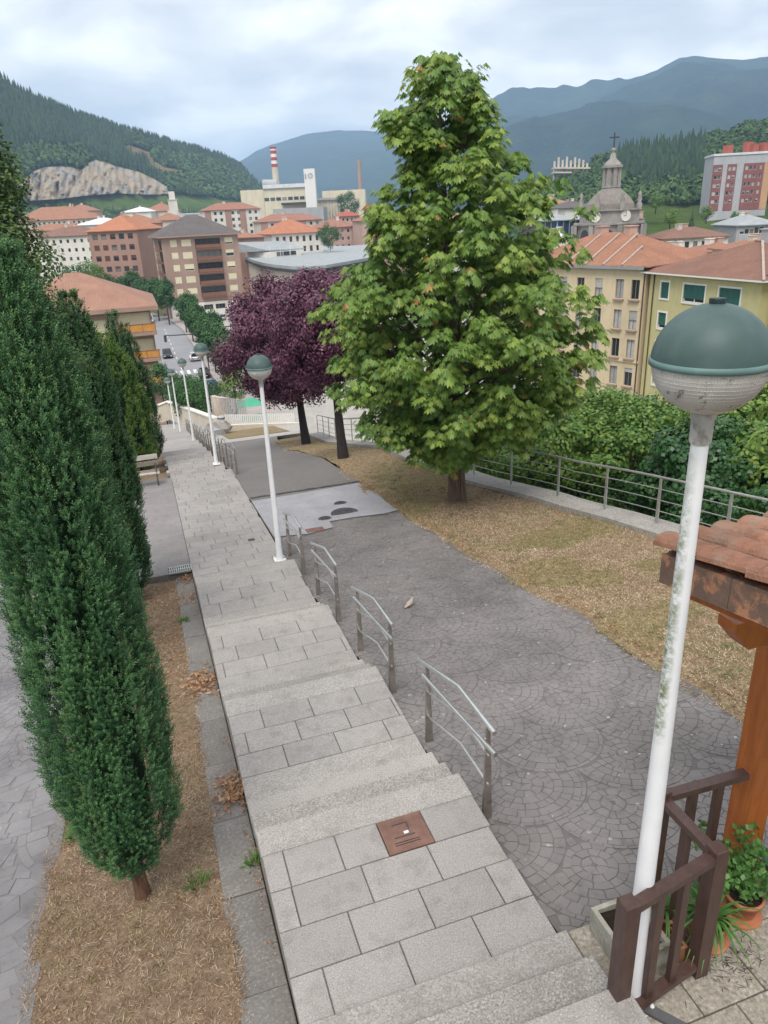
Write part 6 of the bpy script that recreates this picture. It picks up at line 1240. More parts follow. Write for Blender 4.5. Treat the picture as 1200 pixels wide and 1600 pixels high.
# red panelled tower block on the hill
P = dep(1106, 331, 300); R0 = P.copy(); zt = dep(1112, 246, 300)[2]; ang = math.radians(-30); dv = np.array([math.cos(ang), math.sin(ang), 0]); w_ = along(R0, dv, 1196); 
rb, O, d_, inw = rect_building('apartment_building', 'tall red and grey panelled apartment block on the hillside', R0[:2], ang, w_, 18, R0[2] - 6, zt, 'wall_grey_panel')
H = zt - (R0[2] - 6); cols = [(.03, .09), (.10, .15), (.27, .32), (.34, .39), (.56, .605), (.63, .675), (.70, .745), (.80, .84)]; ops = [(a * w_, b * w_, H - 5.6 - 3.0 * k, H - 4.1 - 3.0 * k) for k in range(6) for a, b in cols]
f, r_, l_ = walls(rb, O, d_, inw, w_, 18, R0[2] - 6, zt, 'wall_grey_panel', ops, [], [], .15); [put_window(rb, f, o, .15, 'frame_white', 'window_glass', (random.choice((0, .5, 1)), 'curtain_pale'), 0, far=True) for o in ops]
for (a, b, mt) in ((.0, .17, 'wall_red_panel'), (.25, .41, 'wall_red_panel'), (.53, .88, 'wall_red_panel'), (.88, 1.0, 'wall_orange')):
    m = MB(); sub = [(o[0] - a * w_, o[1] - a * w_, o[2] - 6.2, o[3] - 6.2) for o in ops if a * w_ < o[0] < b * w_ and o[2] > 6.3]; facade(m, O + d_ * a * w_ - inw * .12, O + d_ * b * w_ - inw * .12, R0[2] + .2, zt - 3.2, sub, .12); m.build('wall_panel', mt, rb)
m = MB(); m.prism([tuple(O + d_ * u + inw * v) for u, v in ((-.3, -.3), (w_ + .3, -.3), (w_ + .3, 18), (-.3, 18))], zt, zt + .8); m.build('roof', 'roof_white', rb)
for (u, hh) in ((.28, 3.2), (.62, 4.0), (.72, 3.0), (.9, 3.4)): c = O + d_ * w_ * u + inw * 6; MB().box(c[0] - 1.4, c[0] + 1.4, c[1] - 1.4, c[1] + 1.4, zt + .8, zt + .8 + hh).build('roof_housing', 'roof_scarlet', rb)
# concrete skeleton under construction
sk = thing('building_frame', 'pale concrete building skeleton on the far hillside', 'building frame', (*dep(892, 272, 520)[:2], 10.)); zb_ = dep(892, 274, 520)[2] - 6
for k in range(9):
    P = dep(866 + 6.4 * k, 262, 520); zt_ = dep(866 + 6.4 * k, (252, 246, 250, 245, 251, 246, 248, 250, 255)[k], 520)[2]; MB().box(P[0] - .55, P[0] + .55, P[1] - .55, P[1] + .55, zb_, zt_).build('column', 'wall_pale', sk)
for py in (263, 270): A, B = dep(864, py, 521), dep(920, py, 521); MB().beam(A, B, 10, 1.0).build('floor_slab', 'wall_pale', sk)
# ------------------------------------------------------------------ street furniture, walls at the stair foot
def car(label, x, y_, z, rot, paint, van=False):
    o = thing('parked_car' if not van else 'parked_van', label, 'van' if van else 'car', (x, y_, z)); L, W, Hb, Hc = 4.2, 1.76, .82, 1.46 if not van else 1.95; q = ORG[o.name].copy(); ORG[o.name] = np.zeros(3)
    sec = [(-L / 2, .45, .70, .74), (-L / 2 + .12, .28, .86, .80), (-L / 2 + .75, .22, .92, .86), (-.2, .22, .93, .88), (L / 2 - 1.1, .22, .90, .88), (L / 2 - .35, .25, .76, .84), (L / 2, .40, .62, .70)]
    m = MB(); P_ = []
    for (yy, zb, zt_, hw) in sec: P_ += [(-hw, yy, zb), (-hw - .02, yy, (zb + zt_) / 2), (-hw * .92, yy, zt_), (hw * .92, yy, zt_), (hw + .02, yy, (zb + zt_) / 2), (hw, yy, zb)]
    m.add(P_, [(i * 6 + k, i * 6 + (k + 1) % 6, (i + 1) * 6 + (k + 1) % 6, (i + 1) * 6 + k) for i in range(len(sec) - 1) for k in range(6)] + [tuple(range(6)), tuple(range(36, 42))[::-1]], 0, True); m.build('body', paint, o)
    b0, t0, t1, b1_ = -L / 2 + .25, -L / 2 + (.75 if not van else .35), .45 if not van else .9, L / 2 - 1.05 if not van else L / 2 - .5; zb = .88
    cab = [(-.78, b0, zb), (.78, b0, zb), (.78, b1_, zb), (-.78, b1_, zb), (-.60, t0, Hc), (.60, t0, Hc), (.60, t1, Hc), (-.60, t1, Hc)]
    MB().add(cab, [(0, 1, 5, 4), (1, 2, 6, 5), (2, 3, 7, 6), (3, 0, 4, 7)]).build('window', 'car_glass', o); MB().add([(x_, y2, zz + .012) for x_, y2, zz in cab[4:]] + [(x_ * 1.03, y2 * 1.0, zz - .05) for x_, y2, zz in cab[4:]], [(0, 1, 2, 3), (4, 5, 1, 0), (5, 6, 2, 1), (6, 7, 3, 2), (7, 4, 0, 3)]).build('roof', paint, o)
    for sx in (-1, 1):
        for a, b in ((0, 4), (3, 7)): i_, j_ = (a, b) if sx < 0 else ((1, 5) if a == 0 else (2, 6)); MB().beam(cab[i_], cab[j_], .09, .09).build('pillar', paint, o)
        for yy in (-L / 2 + .8, L / 2 - .85):
            wv = MB().tube([(sx * .72, yy, .31), (sx * .89, yy, .31)], .31, 14).build('wheel', 'tyre_rubber', o); MB().tube([(sx * .885, yy, .31), (sx * .90, yy, .31)], .19, 10).build('rim', 'rim_alloy', wv)
        MB().box(sx * .62 - .14, sx * .62 + .14, -L / 2 - .005, -L / 2 + .1, .62, .80).build('tail_light', 'light_red', o); MB().box(sx * .58 - .16, sx * .58 + .16, L / 2 - .12, L / 2 + .005, .50, .62).build('headlight', 'light_clear', o)
    MB().box(-.26, .26, -L / 2 - .008, -L / 2 + .05, .48, .58).build('number_plate', 'frame_white', o)
    o.location = (x, y_, z); o.rotation_euler = (0, 0, rot); ORG[o.name] = np.array([x, y_, z]); return o
car('dark grey car driving on the road past the brown house', 4.75, 147, TOWN, math.pi, 'car_dark'); car('white van on the road beside the brown house balconies', 3.6, 205, TOWN, math.pi, 'car_white', True); car('bright blue car parked near the plum tree', 9.5, 113, TOWN, 0, 'car_blue'); car('white car parked behind the third lamp post', 9.3, 141, TOWN, 0, 'car_white'); car('dark parked car between the blue and the white car', 9.4, 124, TOWN, 0, 'car_black'); car('black car parked left in front of the dark roofed block', 18.0, 222 - 25, TOWN, 0.2, 'car_black'); car('grey car parked right in front of the dark roofed block', 20.9, 222 - 25, TOWN, 0.2, 'car_silver'); car('silver car at the foot of the brown house', 1.2, 106, TOWN, 0, 'car_silver')
car('pale car parked on the side street below the apartment block', 26.5, 200, TOWN, 1.3, 'car_silver')
tl = thing('traffic_light', 'traffic light on a long curved arm over the road', 'traffic light', (10.6, 128, TOWN + .12)); pts = [(10.6, 128, TOWN + .12), (10.6, 128, TOWN + 5.0)] + [(10.6 - 1.6 * (1 - math.cos(t)), 128, TOWN + 5 + 1.5 * math.sin(t)) for t in np.linspace(.2, math.pi / 2, 6)] + [(4.2, 128, TOWN + 6.6)]
MB().tube(pts, [.10] * 2 + [.08] * 7, 8).build('pole', 'tar_dark', tl); MB().box(4.0, 4.4, 127.8, 128.2, TOWN + 5.6, TOWN + 6.7).build('signal_head', 'tar_dark', tl); MB().box(10.4, 10.8, 127.6, 127.95, TOWN + 2.3, TOWN + 3.3).build('signal_head', 'sign_green', tl)
rgs = np.random.default_rng(51); protos = []
def street_tree(x, y_, z, s, lab, k, grp):
    if len(protos) < 3:
        o = thing('street_tree', lab, 'tree', (0, 0, 0), grp); rg = np.random.default_rng(60 + len(protos)); n = 90; d = rvec(n, rg); C = np.array([0, 0, 4.9]) + d * np.array([1.75, 1.75, 2.5]) * rg.uniform(.45, 1, n)[:, None] ** .6
        V, Fq = cloud(C, .5, 45, .26, .12, rg, .2, np.array([0, 0, 4.6])); npobj('crown', V, Fq, 'street_leaf', o); MB().tube([(0, 0, -.1), (0, 0, 1.5), (.05, 0, 4.6)], [.13, .11, .05], 7).build('trunk', 'bark_dark', o); protos.append(o)
    else: o = copy_tree(protos[k % 3])
    o['label'] = lab; o['group'] = grp; o.location = (x, y_, z); o.rotation_euler = (0, 0, k * 1.9); o.scale = (s, s, s * (1 + .06 * (k % 3))); return o
ordn = ['first', 'second', 'third', 'fourth', 'fifth', 'sixth', 'seventh', 'eighth', 'ninth', 'tenth']
for k, (x, y_) in enumerate([(11.8, 106), (11.6, 116), (11.5, 126), (11.4, 137), (11.2, 150), (11.0, 163), (10.8, 178)]): street_tree(x, y_, TOWN + .12, 1.12 + .06 * (k % 3), 'rounded street tree right of the road, %s of its row counted from the plum' % ordn[k], k, 'street trees right of the road')
for k in range(8): t = k / 7; x = 8 - 19 * t ** 1.15; y_ = 196 + 66 * t; street_tree(x, y_, TOWN, 1.35 + .12 * (k % 2), 'rounded street tree before the apartment blocks, %s from the right' % ordn[k], k + 2, 'street trees before the apartment blocks')
rgb = np.random.default_rng(71)
for (px, py, d, r, lab, lf) in ((300, 622, 66, 2.0, 'large dark green shrub behind the fourth lamp', 'street_leaf'), (316, 616, 72, 1.9, 'green shrub beside the blue car', 'street_leaf'), (250, 592, 78, 1.7, 'dark shrub at the foot of the brown house', 'street_leaf'), (281, 612, 76, 1.8, 'dark shrub left of the third lamp pole', 'street_leaf'), (365, 603, 66, 1.2, 'low olive shrub below the plum', 'maple_leaf'), (120, 440, 190, 4.2, 'round tree before the cream block', 'street_leaf'), (140, 432, 200, 4.0, 'pale round tree before the red brown block', 'maple_leaf'), (515, 368, 240, 3.6, 'round green tree beside the orange hipped house', 'street_leaf'), (545, 318, 460, 7, 'dark round trees beside the factory hall', 'street_leaf')):
    P = dep(px, py, d); gz = float(ground_z(np.array(P[0]), np.array(P[1]))); gz = min(gz, P[2] - r); ball_tree('shrub' if r < 3 else 'round_tree', lab, (P[0], P[1], gz), P, (r, r, r), 60, r * .3, 60, r * .09, r * .04, lf, 'bark_dark', .1, rgb, None, .5, 'shrub' if r < 3 else 'tree', .2, 6)
def wall_run(name, label, pts, h, th, mat, cat='wall', cap=None):
    pts = [np.array(p, float) for p in pts]; o = thing(name, label, cat, pts[0])
    for a, b in zip(pts[:-1], pts[1:]):
        d = unit(b[:2] - a[:2]); n = np.array([-d[1], d[0]]) * th / 2; 
        MB().add([(*(a[:2] - n), a[2] - h), (*(b[:2] - n), b[2] - h), (*(b[:2] + n), b[2] - h), (*(a[:2] + n), a[2] - h), (*(a[:2] - n), a[2]), (*(b[:2] - n), b[2]), (*(b[:2] + n), b[2]), (*(a[:2] + n), a[2])], [(4, 5, 6, 7), (0, 1, 5, 4), (1, 2, 6, 5), (2, 3, 7, 6), (3, 0, 4, 7)]).build('wall_section', mat, o)
        if cap: MB().beam(a + (0, 0, .05), b + (0, 0, .05), th + .16, .1).build('coping', cap, o)
    return o
wall_run('parapet_wall', 'cream parapet wall at the foot of the stairway', [dep(228, 641, 70), dep(262, 628, 70), dep(300, 641, 63), dep(336, 654, 56)], 1.7, .35, 'wall_pale', cap='wall_white')
wall_run('mural_wall', 'short painted wall below the third lamp', [dep(331, 618, 62), dep(352, 622, 60)], 2.4, .3, 'mural')
wall_run('parapet_wall', 'low white wall closing the lower path', [dep(352, 664, 50), dep(400, 662, 51), dep(470, 660, 52)], 1.2, .3, 'wall_pale')
wall_run('parapet_wall', 'grey concrete kerb wall below the yellow grass patch', [dep(330, 672, 48), dep(352, 668, 49)], .9, .5, 'wall_grey')
fn = thing('white_fence', 'white picket fence above the low wall by the plum', 'fence', dep(400, 655, 51.5)); A, B = dep(352, 648, 51), dep(458, 646, 52.5)
for k in range(36): p = A + (B - A) * k / 35; MB().box(p[0] - .05, p[0] + .05, p[1] - .02, p[1] + .02, p[2] - .85, p[2]).build('picket', 'frame_white', fn)
for q in (-.1, -.7): MB().beam(A + (0, .05, q), B + (0, .05, q), .05, .07).build('rail', 'frame_white', fn)
fg = thing('metal_fence', 'grey bar fence behind the painted wall', 'fence', dep(365, 632, 57)); A, B = dep(346, 622, 59), dep(382, 626, 58)
for k in range(14): p = A + (B - A) * k / 13; MB().box(p[0] - .04, p[0] + .04, p[1] - .02, p[1] + .02, p[2] - 1.3, p[2]).build('bar', 'galvanised', fg)
MB().beam(A, B, .06, .06).build('rail', 'galvanised', fg)
P = dep(392, 632, 60); gk = thing('market_stall', 'small green covered stall under the plum branches', 'stall', (P[0], P[1], P[2] - 1.6)); MB().add([(P[0] - 1.1, P[1] - .8, P[2]), (P[0] + 1.1, P[1] - .8, P[2]), (P[0] + 1.1, P[1] + .8, P[2] + .1), (P[0] - 1.1, P[1] + .8, P[2] + .1), (P[0], P[1], P[2] + .6)], [(0, 1, 4), (1, 2, 4), (2, 3, 4), (3, 0, 4)]).build('canopy', 'tarp_green', gk); [MB().tube([(P[0] + a, P[1] + b, P[2] - 1.7), (P[0] + a, P[1] + b, P[2])], .03, 5).build('post', 'frame_white', gk) for a in (-1, 1) for b in (-.7, .7)]; MB().box(P[0] - 1, P[0] + 1, P[1] - .6, P[1] - .5, P[2] - 1.6, P[2] - .7).build('front_panel', 'tarp_green', gk)
P = dep(345, 650, 54); bi = thing('litter_bin', 'small blue grey litter bin by the painted wall', 'bin', (P[0], P[1], P[2] - .9)); MB().lathe([(.22, 0), (.27, .75), (.27, .8), (.2, .9), (.02, .92)], (P[0], P[1], P[2] - .9), 12).build('body', 'wall_grey', bi); MB().lathe([(.28, .72), (.29, .80)], (P[0], P[1], P[2] - .9), 12).build('rim', 'tar_dark', bi)
for (px, py, d, s, lab) in ((345, 668, 49, .55, 'larger grey boulder by the kerb wall'), (332, 668, 50, .4, 'smaller grey boulder by the kerb wall')):
    P = dep(px, py, d); n_ = 14; m = MB(); d3_ = [(math.sin(a) * math.cos(b), math.sin(a) * math.sin(b), math.cos(a)) for a in np.linspace(.01, math.pi - .01, 7) for b in np.linspace(0, 2 * math.pi, n_ + 1)[:-1]]; v = [P + np.array(q) * s * np.array([1.3, 1, .8]) * (1 + .18 * math.sin(q[0] * 7 + q[1] * 5) + .1 * math.sin(q[2] * 9)) for q in d3_]; m.add(v, [(i * n_ + k, i * n_ + (k + 1) % n_, (i + 1) * n_ + (k + 1) % n_, (i + 1) * n_ + k) for i in range(6) for k in range(n_)]); tag(m.build('boulder', 'wall_stone'), lab, 'boulder')
q = rect(2500, 4.2, 7.4, 43, 50.5); o = gridsheet('lawn', np.linspace(4.2, 8.0, 6), np.linspace(43.5, 50.5, 6), lambda X, Y: zp(Y) + .03, 'lawn_dry'); o['kind'] = 'structure'; o['label'] = 'small yellow grass patch on the lower path'
# ------------------------------------------------------------------ hills and mountains
def hillmat(name, a, b, c, sc):
    m = Mat(name); p = m.pos(); k = m.ramp(m.noise(p, sc, 8, 0.68), [(0.32, a), (0.5, b), (0.7, c)]); m.bsdf(k, 1.0, 0, 0.0, m.noise(p, sc * 8, 6, .7), 1.0, 0.25 / sc)
hillmat('forest_floor', (0.018, 0.034, 0.014), (0.028, 0.052, 0.018), (0.055, 0.082, 0.025), .03)
hillmat('meadow', (0.075, 0.13, 0.032), (0.11, 0.17, 0.045), (0.16, 0.20, 0.065), .05)
hillmat('cleared_earth', (0.16, 0.115, 0.065), (0.25, 0.18, 0.105), (0.31, 0.25, 0.16), .06)
hillmat('mountain_forest', (0.008, 0.018, 0.012), (0.020, 0.038, 0.018), (0.05, 0.075, 0.030), .006)
def rockmat():
    m = Mat('quarry_rock'); p = m.pos((1, 1, .45)); f = m.noise(p, .035, 8, .65, .8); c = m.ramp(f, [(.30, (.16, .16, .175)), (.43, (.32, .305, .295)), (.53, (.42, .33, .22)), (.62, (.25, .24, .24)), (.8, (.46, .41, .345))])
    c = m.mix(m.ramp(m.noise(p, .22, 6, .7), [(.5, (0, 0, 0)), (.7, (1, 1, 1))]), c, m.mix(.4, c, (.10, .095, .10))); m.bsdf(c, .95, 0, .1, m.noise(p, .3, 8, .75), 1.0, 2.5)
rockmat()
leafmat('conifer_far', [(0.010, 0.026, 0.014), (0.018, 0.040, 0.018), (0.030, 0.060, 0.024)], 0.0, .02, .9)
leafmat('broadleaf_far', [(0.028, 0.058, 0.018), (0.045, 0.09, 0.025), (0.08, 0.135, 0.038)], 0.0, .02, .9)
def skydirs(pts, n):
    x = np.array([p[0] for p in pts], float); y = np.array([p[1] for p in pts], float); xs = np.linspace(x[0], x[-1], n); ys_ = np.interp(xs, x, y); r = np.array([ray(a, b) for a, b in zip(xs, ys_)]); hor = np.hypot(r[:, 0], r[:, 1]); return xs, r[:, :2] / hor[:, None], r[:, 2] / hor
def hill(name, label, sky_pts, d_ridge, d_foot, z_foot, mat, n=160, rows=40, amp=10., nsc=.004, p_=1.2, back=1.6, ridge_amp=1.0, seed=1):
    xs, dr, sl_ = skydirs(sky_pts, n); D1 = np.interp(xs, *zip(*d_ridge)) if isinstance(d_ridge, list) else np.full(n, d_ridge); D0 = np.interp(xs, *zip(*d_foot)) if isinstance(d_foot, list) else np.full(n, d_foot)
    t = np.concatenate([np.linspace(0, 1, rows), [1.15, 1.5]]); R_ = D0[None] + (D1 - D0)[None] * t[:, None]; zr = sl_ * D1; Z = z_foot + (zr - z_foot)[None] * np.clip(t, 0, 1)[:, None] ** p_
    Z[-2] = zr - (zr - z_foot) * .12; Z[-1] = z_foot + (zr - z_foot) * .3
    XY = dr[None] * R_[..., None]; nz = fbm(np.stack([XY[..., 0], XY[..., 1]], -1), nsc, 5, seed); env = np.clip(np.minimum(t * 5, 1) * np.where(t < 1, np.clip((1 - t) * 6, 0, 1), 1), 0, 1)[:, None]
    Z = Z + amp * nz * env; Z[rows - 1] += ridge_amp * nz[rows - 1]; V = np.concatenate([XY, Z[..., None]], -1); nn_ = V.shape[1]; i = np.arange((len(t) - 1) * nn_).reshape(-1, nn_)[:, :-1].ravel()
    o = npobj(name, V.reshape(-1, 3), np.stack([i, i + 1, i + nn_ + 1, i + nn_], -1), mat, None, True); o['kind'] = 'structure'; o['label'] = label
    return V, rows, xs
def surf(V, u, t):
    """bilinear point on a hill grid, u across 0..1, t up 0..1 over the front rows"""
    rows = V.shape[0] - 2; a = u * (V.shape[1] - 1); b = t * (rows - 1); i = np.clip(a.astype(int), 0, V.shape[1] - 2); j = np.clip(b.astype(int), 0, rows - 2); fa = (a - i)[:, None]; fb = (b - j)[:, None]
    return (V[j, i] * (1 - fa) + V[j, i + 1] * fa) * (1 - fb) + (V[j + 1, i] * (1 - fa) + V[j + 1, i + 1] * fa) * fb
def projv(P): c = P @ RW; return 600 + F_PX * c[:, 0] / c[:, 2], 800 + F_PX * c[:, 1] / c[:, 2]
def conifers(P, h, rg):
    n = len(P); h = h * rg.uniform(.65, 1.3, n); k = 6; a = np.arange(k) * 2 * math.pi / k; VV = []; FF = []
    for (z0, z1, r) in ((.06, .62, .17), (.32, .84, .125), (.58, 1.0, .08)):
        ring = np.stack([np.cos(a)[None] * r * h[:, None] * rg.uniform(.7, 1.3, (n, k)), np.sin(a)[None] * r * h[:, None] * rg.uniform(.7, 1.3, (n, k)), z0 * h[:, None] + rg.uniform(-.04, .04, (n, k)) * h[:, None]], -1) + P[:, None]; tip = P + np.stack([np.zeros(n), np.zeros(n), z1 * h], -1)
        VV.append(np.concatenate([ring, tip[:, None]], 1)); 
    V = np.concatenate(VV, 1); nv = V.shape[1]; tri = np.array([(q * 7 + i, q * 7 + (i + 1) % k, q * 7 + k) for q in range(3) for i in range(k)]); F_ = (np.arange(n) * nv)[:, None, None] + tri[None]; return V.reshape(-1, 3), F_.reshape(-1, 3)
_ico = bmesh.new(); bmesh.ops.create_icosphere(_ico, subdivisions=2, radius=1.0); IV = np.array([v.co for v in _ico.verts]); IF = np.array([[v.index for v in f.verts] for f in _ico.faces]); _ico.free()
def blobs(P, r, rg, per=46, lf=.34):
    """small broadleaf crowns made of leaf sprays"""
    n = len(P); r = r * rg.uniform(.65, 1.35, n); d = rvec(n * per, rg); d[:, 2] = np.abs(d[:, 2]) * 1.0 - .25; R = np.repeat(r, per); C = np.repeat(P, per, 0) + d * (R * rg.uniform(.72, 1.08, n * per) * (1 + .22 * np.sin(d[:, 0] * 5 + np.repeat(rg.uniform(0, 6, n), per)) ))[:, None] + np.stack([0 * R, 0 * R, R * .75], -1)
    o = unit(d + rvec(n * per, rg) * .45); t = unit(np.cross(o, rvec(n * per, rg))); S = np.cross(t, o)
    return leaf_quads(C - t * (R * lf)[:, None], t, S, R * lf * 2.1, R * lf * .9)
def wood(name, label, V, F_, mat): o = npobj(name, V, F_, mat, None, False); o['kind'] = 'stuff'; o['label'] = label
rgh = np.random.default_rng(3)
# far blue ranges
hill('mountain', 'distant blue mountain ridge behind the factory', [(250, 300), (330, 285), (375, 256), (400, 244), (440, 235), (490, 223), (540, 219), (600, 215), (650, 216), (700, 226), (760, 240), (860, 262)], 5200, 2600, -24, 'mountain_forest', 160, 36, 70, .0011, 1.1, ridge_amp=5, seed=4)
hill('mountain', 'large blue mountain rising on the right', [(640, 262), (700, 215), (740, 185), (780, 165), (800, 157), (835, 156), (870, 162), (900, 158), (940, 143), (980, 125), (1020, 110), (1060, 95), (1100, 87), (1130, 89), (1160, 91), (1200, 86), (1280, 66), (1400, 60)], 3900, 1500, -24, 'mountain_forest', 200, 60, 110, .0022, 1.05, ridge_amp=5, seed=6)
# left hill with quarry
SKL = [(-140, 75), (-60, 108), (0, 131), (60, 161), (120, 186), (180, 208), (240, 223), (300, 239), (350, 254), (378, 270), (400, 290), (425, 315), (450, 335)]
VL, rowsL, xsL = hill('hill', 'wooded hill with quarry on the left', SKL, [(-140, 950), (180, 1150), (450, 1500)], [(-140, 620), (180, 700), (450, 900)], -24, 'meadow', 140, 44, 6, .01, 1.0, ridge_amp=1)
n = 15000; u = rgh.uniform(0, 1, n); t = rgh.uniform(0.0, 1.0, n) ** .8; P = surf(VL, u, t); X_, Y_ = projv(P)
def inside(px, py, poly):
    c = np.zeros(len(px), bool); q = np.array(poly, float)
    for i in range(len(q)):
        x1_, y1_ = q[i]; x2_, y2_ = q[i - 1]; with_ = ((y1_ > py) != (y2_ > py)); xi = (x2_ - x1_) * (py - y1_) / ((y2_ - y1_) if y2_ != y1_ else 1e-9) + x1_; c ^= with_ & (px < xi)
    return c
QU = [(22, 296), (36, 283), (52, 268), (70, 261), (95, 260), (115, 262), (128, 266), (138, 255), (150, 250), (170, 256), (190, 262), (215, 268), (240, 279), (262, 293), (266, 304), (230, 304), (180, 302), (140, 305), (90, 311), (40, 314)]
FIELD = [(183, 222), (205, 228), (228, 236), (240, 240), (238, 250), (258, 262), (285, 266), (280, 272), (255, 268), (236, 262), (232, 246), (205, 236)]
mead = [(30, 312), (140, 306), (268, 304), (400, 318), (400, 345), (20, 345)]; lowbush = inside(X_, Y_, [(270, 300), (330, 300), (420, 330), (420, 345), (268, 345)])
okm = ~inside(X_, Y_, QU) & ~inside(X_, Y_ - 7, QU) & ~inside(X_, Y_, FIELD) & ~inside(X_, Y_ - 6, FIELD) & ~inside(X_, Y_ - 11, FIELD) & ~(inside(X_, Y_, mead) & (rgh.uniform(0, 1, n) > .0)); 
bl = inside(X_, Y_, [(40, 240), (120, 235), (150, 262), (60, 275), (20, 300), (20, 250)]) | inside(X_, Y_, [(238, 232), (300, 238), (420, 280), (430, 330), (240, 320), (262, 290), (240, 262)]) | (fbm(P[:, :2], .008, 3, 12) > .4)
ridge = (X_ > 238) & (t > .9); con = okm & (~bl | ridge); bro = okm & bl & ~ridge
V, F_ = conifers(P[con], 13.0, rgh); wood('forest', 'dark conifer forest on the left hill', V, F_, 'conifer_far'); sel = np.where(bro)[0][:4200]; V, F_ = blobs(P[sel], 5.2, rgh, 34, .36); wood('forest', 'broadleaf wood on the left hill', V, F_, 'broadleaf_far')
u = rgh.uniform(.36, .9, 900); P = surf(VL, u, np.ones(900) * .995); V, F_ = conifers(P, 13, rgh); wood('forest', 'row of conifers along the hill crest', V, F_, 'conifer_far')
def patch_on(name, label, poly, V0, lift, mat, amp=0., n=(70, 26), seed=2, kind='structure', push=0.0):
    q = np.array(poly, float); x0, x1 = q[:, 0].min(), q[:, 0].max(); y0, y1 = q[:, 1].min(), q[:, 1].max(); rows = V0.shape[0] - 2
    flat = V0[:rows].reshape(-1, 3); X_, Y_ = projv(flat); dist = np.hypot(flat[:, 0], flat[:, 1]); xs = np.linspace(x0, x1, n[0]); P = []; 
    for x in xs:
        ys_ = []
        for i in range(len(q)):
            (xa, ya), (xb, yb) = q[i], q[i - 1]
            if (xa <= x) != (xb <= x) or abs(x - xa) < 1e-6: ys_.append(ya + (yb - ya) * ((x - xa) / (xb - xa) if xb != xa else 0))
        lo_, hi_ = (min(ys_), max(ys_)) if ys_ else (y0, y0); ycol = np.linspace(hi_, lo_, n[1])
        for k, y_ in enumerate(ycol):
            w_ = np.argmin((X_ - x) ** 2 + (Y_ - y_) ** 2); r = ray(x, y_); d = dist[w_]; P.append((x, y_, d))
    P = np.array(P).reshape(n[0], n[1], 3); D = P[..., 2]
    for _ in range(6): D = (D + np.roll(D, 1, 0) + np.roll(D, -1, 0)) / 3 if False else D
    ker = np.ones(7) / 7; D = np.apply_along_axis(lambda a: np.convolve(np.pad(a, 3, 'edge'), ker, 'valid'), 0, D); D = np.apply_along_axis(lambda a: np.convolve(np.pad(a, 3, 'edge'), ker, 'valid'), 1, D); base_D = D.copy()
    r = np.array([[ray(*P[i, j, :2]) for j in range(n[1])] for i in range(n[0])]); hor = np.hypot(r[..., 0], r[..., 1]); dn = D - lift
    if amp:
        nz = fbm(np.stack([P[..., 0] * 1.0, P[..., 1] * .35], -1), .11, 5, seed); dn = dn + amp * np.abs(nz) * 1.2 - push
    V = r / hor[..., None] * dn[..., None]; i = np.arange((n[0] - 1) * n[1]).reshape(-1, n[1])[:, :-1].ravel(); o = npobj(name, V.reshape(-1, 3), np.stack([i, i + n[1], i + n[1] + 1, i + 1], -1), mat, None, False); o['kind'] = kind; o['label'] = label
patch_on('hill_quarry', 'bare grey and ochre quarry face cut into the left hill', QU, VL, 18, 'quarry_rock', 26., (110, 34), push=10)
patch_on('hill_field', 'tan cleared strip on the left hill', FIELD, VL, 9, 'cleared_earth', 0, (40, 12))
n = 340; u = rgh.uniform(.1, .75, n); t = rgh.uniform(.0, .25, n); P = surf(VL, u, t); X_, Y_ = projv(P); P = P[inside(X_, Y_, mead)]; V, F_ = blobs(P, 3.4, rgh); wood('undergrowth', 'bushes on the meadow below the quarry', V, F_, 'broadleaf_far')
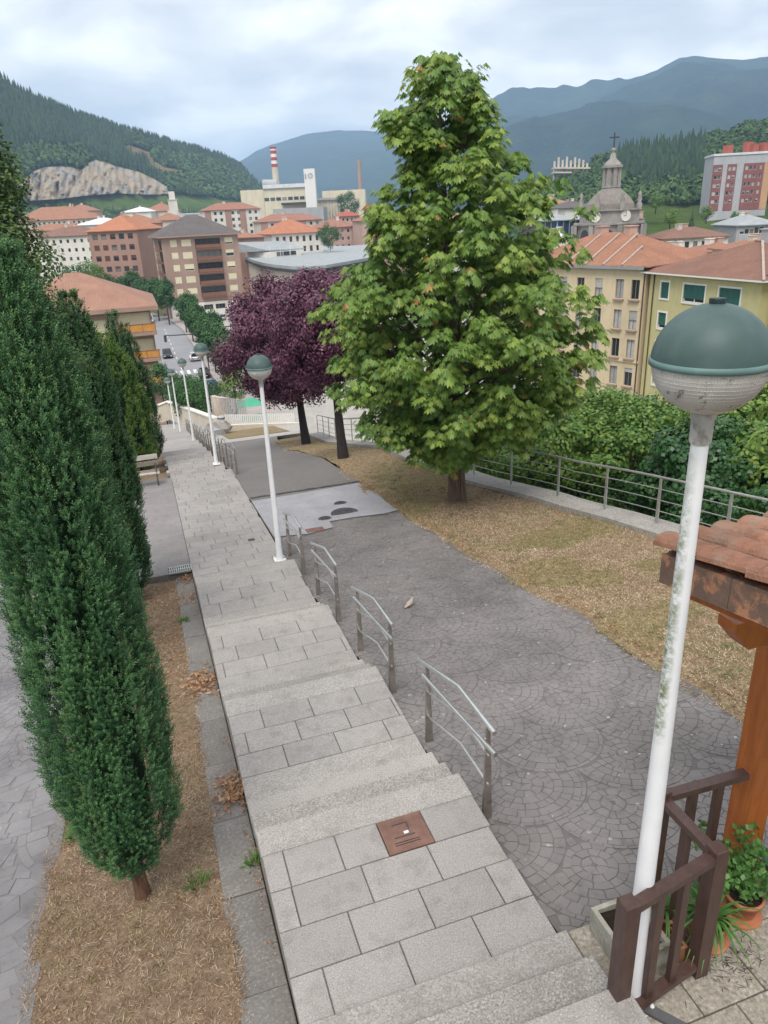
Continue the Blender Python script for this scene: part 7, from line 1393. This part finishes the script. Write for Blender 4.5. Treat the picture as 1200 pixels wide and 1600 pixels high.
# right hill
SKR = [(760, 300), (840, 292), (890, 272), (930, 256), (960, 244), (1000, 238), (1060, 230), (1100, 220), (1150, 207), (1200, 194), (1290, 178), (1400, 170)]
VR, rowsR, xsR = hill('hill', 'green hill with woods behind the church', SKR, [(760, 650), (1400, 620)], [(760, 240), (1000, 190), (1060, 190), (1400, 230)], -24, 'meadow', 120, 40, 3, .012, 1.35, ridge_amp=.5, seed=9)
n = 7000; u = rgh.uniform(0, 1, n); t = rgh.uniform(0.12, 1, n); P = surf(VR, u, t); X_, Y_ = projv(P); gs = inside(X_, Y_, [(985, 326), (1110, 322), (1220, 318), (1220, 400), (985, 400)]) | inside(X_, Y_, [(1095, 225), (1230, 225), (1230, 340), (1095, 340)]) & (np.hypot(P[:, 0], P[:, 1]) < 385) | inside(X_, Y_, [(858, 240), (925, 240), (925, 270), (858, 270)]) & (np.hypot(P[:, 0], P[:, 1]) < 560)
dk = inside(X_, Y_, [(965, 225), (1100, 215), (1100, 290), (1000, 298), (965, 270)]); P1, P2 = P[~gs & dk], P[~gs & ~dk][:2200]; V, F_ = conifers(P1, 10.5, rgh); wood('forest', 'dark pine wood on the hill behind the church', V, F_, 'conifer_far'); V, F_ = blobs(P2, 3.4, rgh, 90, .24); wood('forest', 'green broadleaf wood on the hill behind the church', V, F_, 'broadleaf_far')
rgt = np.random.default_rng(8)
for (px, py, d, h, lab, con) in ((1047, 345, 205, 6.5, 'round tree on the grass slope, left of two', 0), (1080, 348, 200, 8.0, 'dark conifer on the grass slope before the red block', 1), (1104, 335, 230, 6.0, 'small tree beside the foot of the red block', 0), (1150, 340, 220, 4.5, 'shrub at the right end of the grass slope', 0), (1025, 318, 300, 9, 'tree at the top of the grass slope', 0)):
    P = dep(px, py + 4, d)
    o = thing('conifer_tree' if con else 'round_tree', lab, 'tree', P - (0, 0, h * .35))
    if con: V, F_ = conifers(np.repeat(P[None] - (0, 0, h * .3), 3, 0), h, rgt); npobj('crown', V, F_, 'conifer_far', o)
    else: C = P + rvec(40, rgt) * h * .33 * rgt.uniform(.4, 1, (40, 1)) + (0, 0, h * .25); V, Fq = cloud(C, h * .12, 40, h * .05, h * .022, rgt, .2, P); npobj('crown', V, Fq, 'maple_leaf', o)
    MB().tube([P - (0, 0, h * .35), P + (0, 0, h * .2)], [h * .03, h * .015], 6).build('trunk', 'bark_dark', o)
# ------------------------------------------------------------------ haze
m = Mat('haze_air'); v = m.n('ShaderNodeVolumePrincipled'); v.inputs['Color'].default_value = (0.49, 0.71, 1.0, 1); v.inputs['Density'].default_value = HAZE if 'HAZE' in globals() else 0.00019; v.inputs['Anisotropy'].default_value = 0.1; m.l(v.outputs[0], m.o.inputs['Volume'])
hz = MB().box(-6100, 9100, -1600, 8600, -25.6, 700).build('haze', 'haze_air'); hz['kind'] = 'stuff'; hz['label'] = 'thin bluish air over the valley'
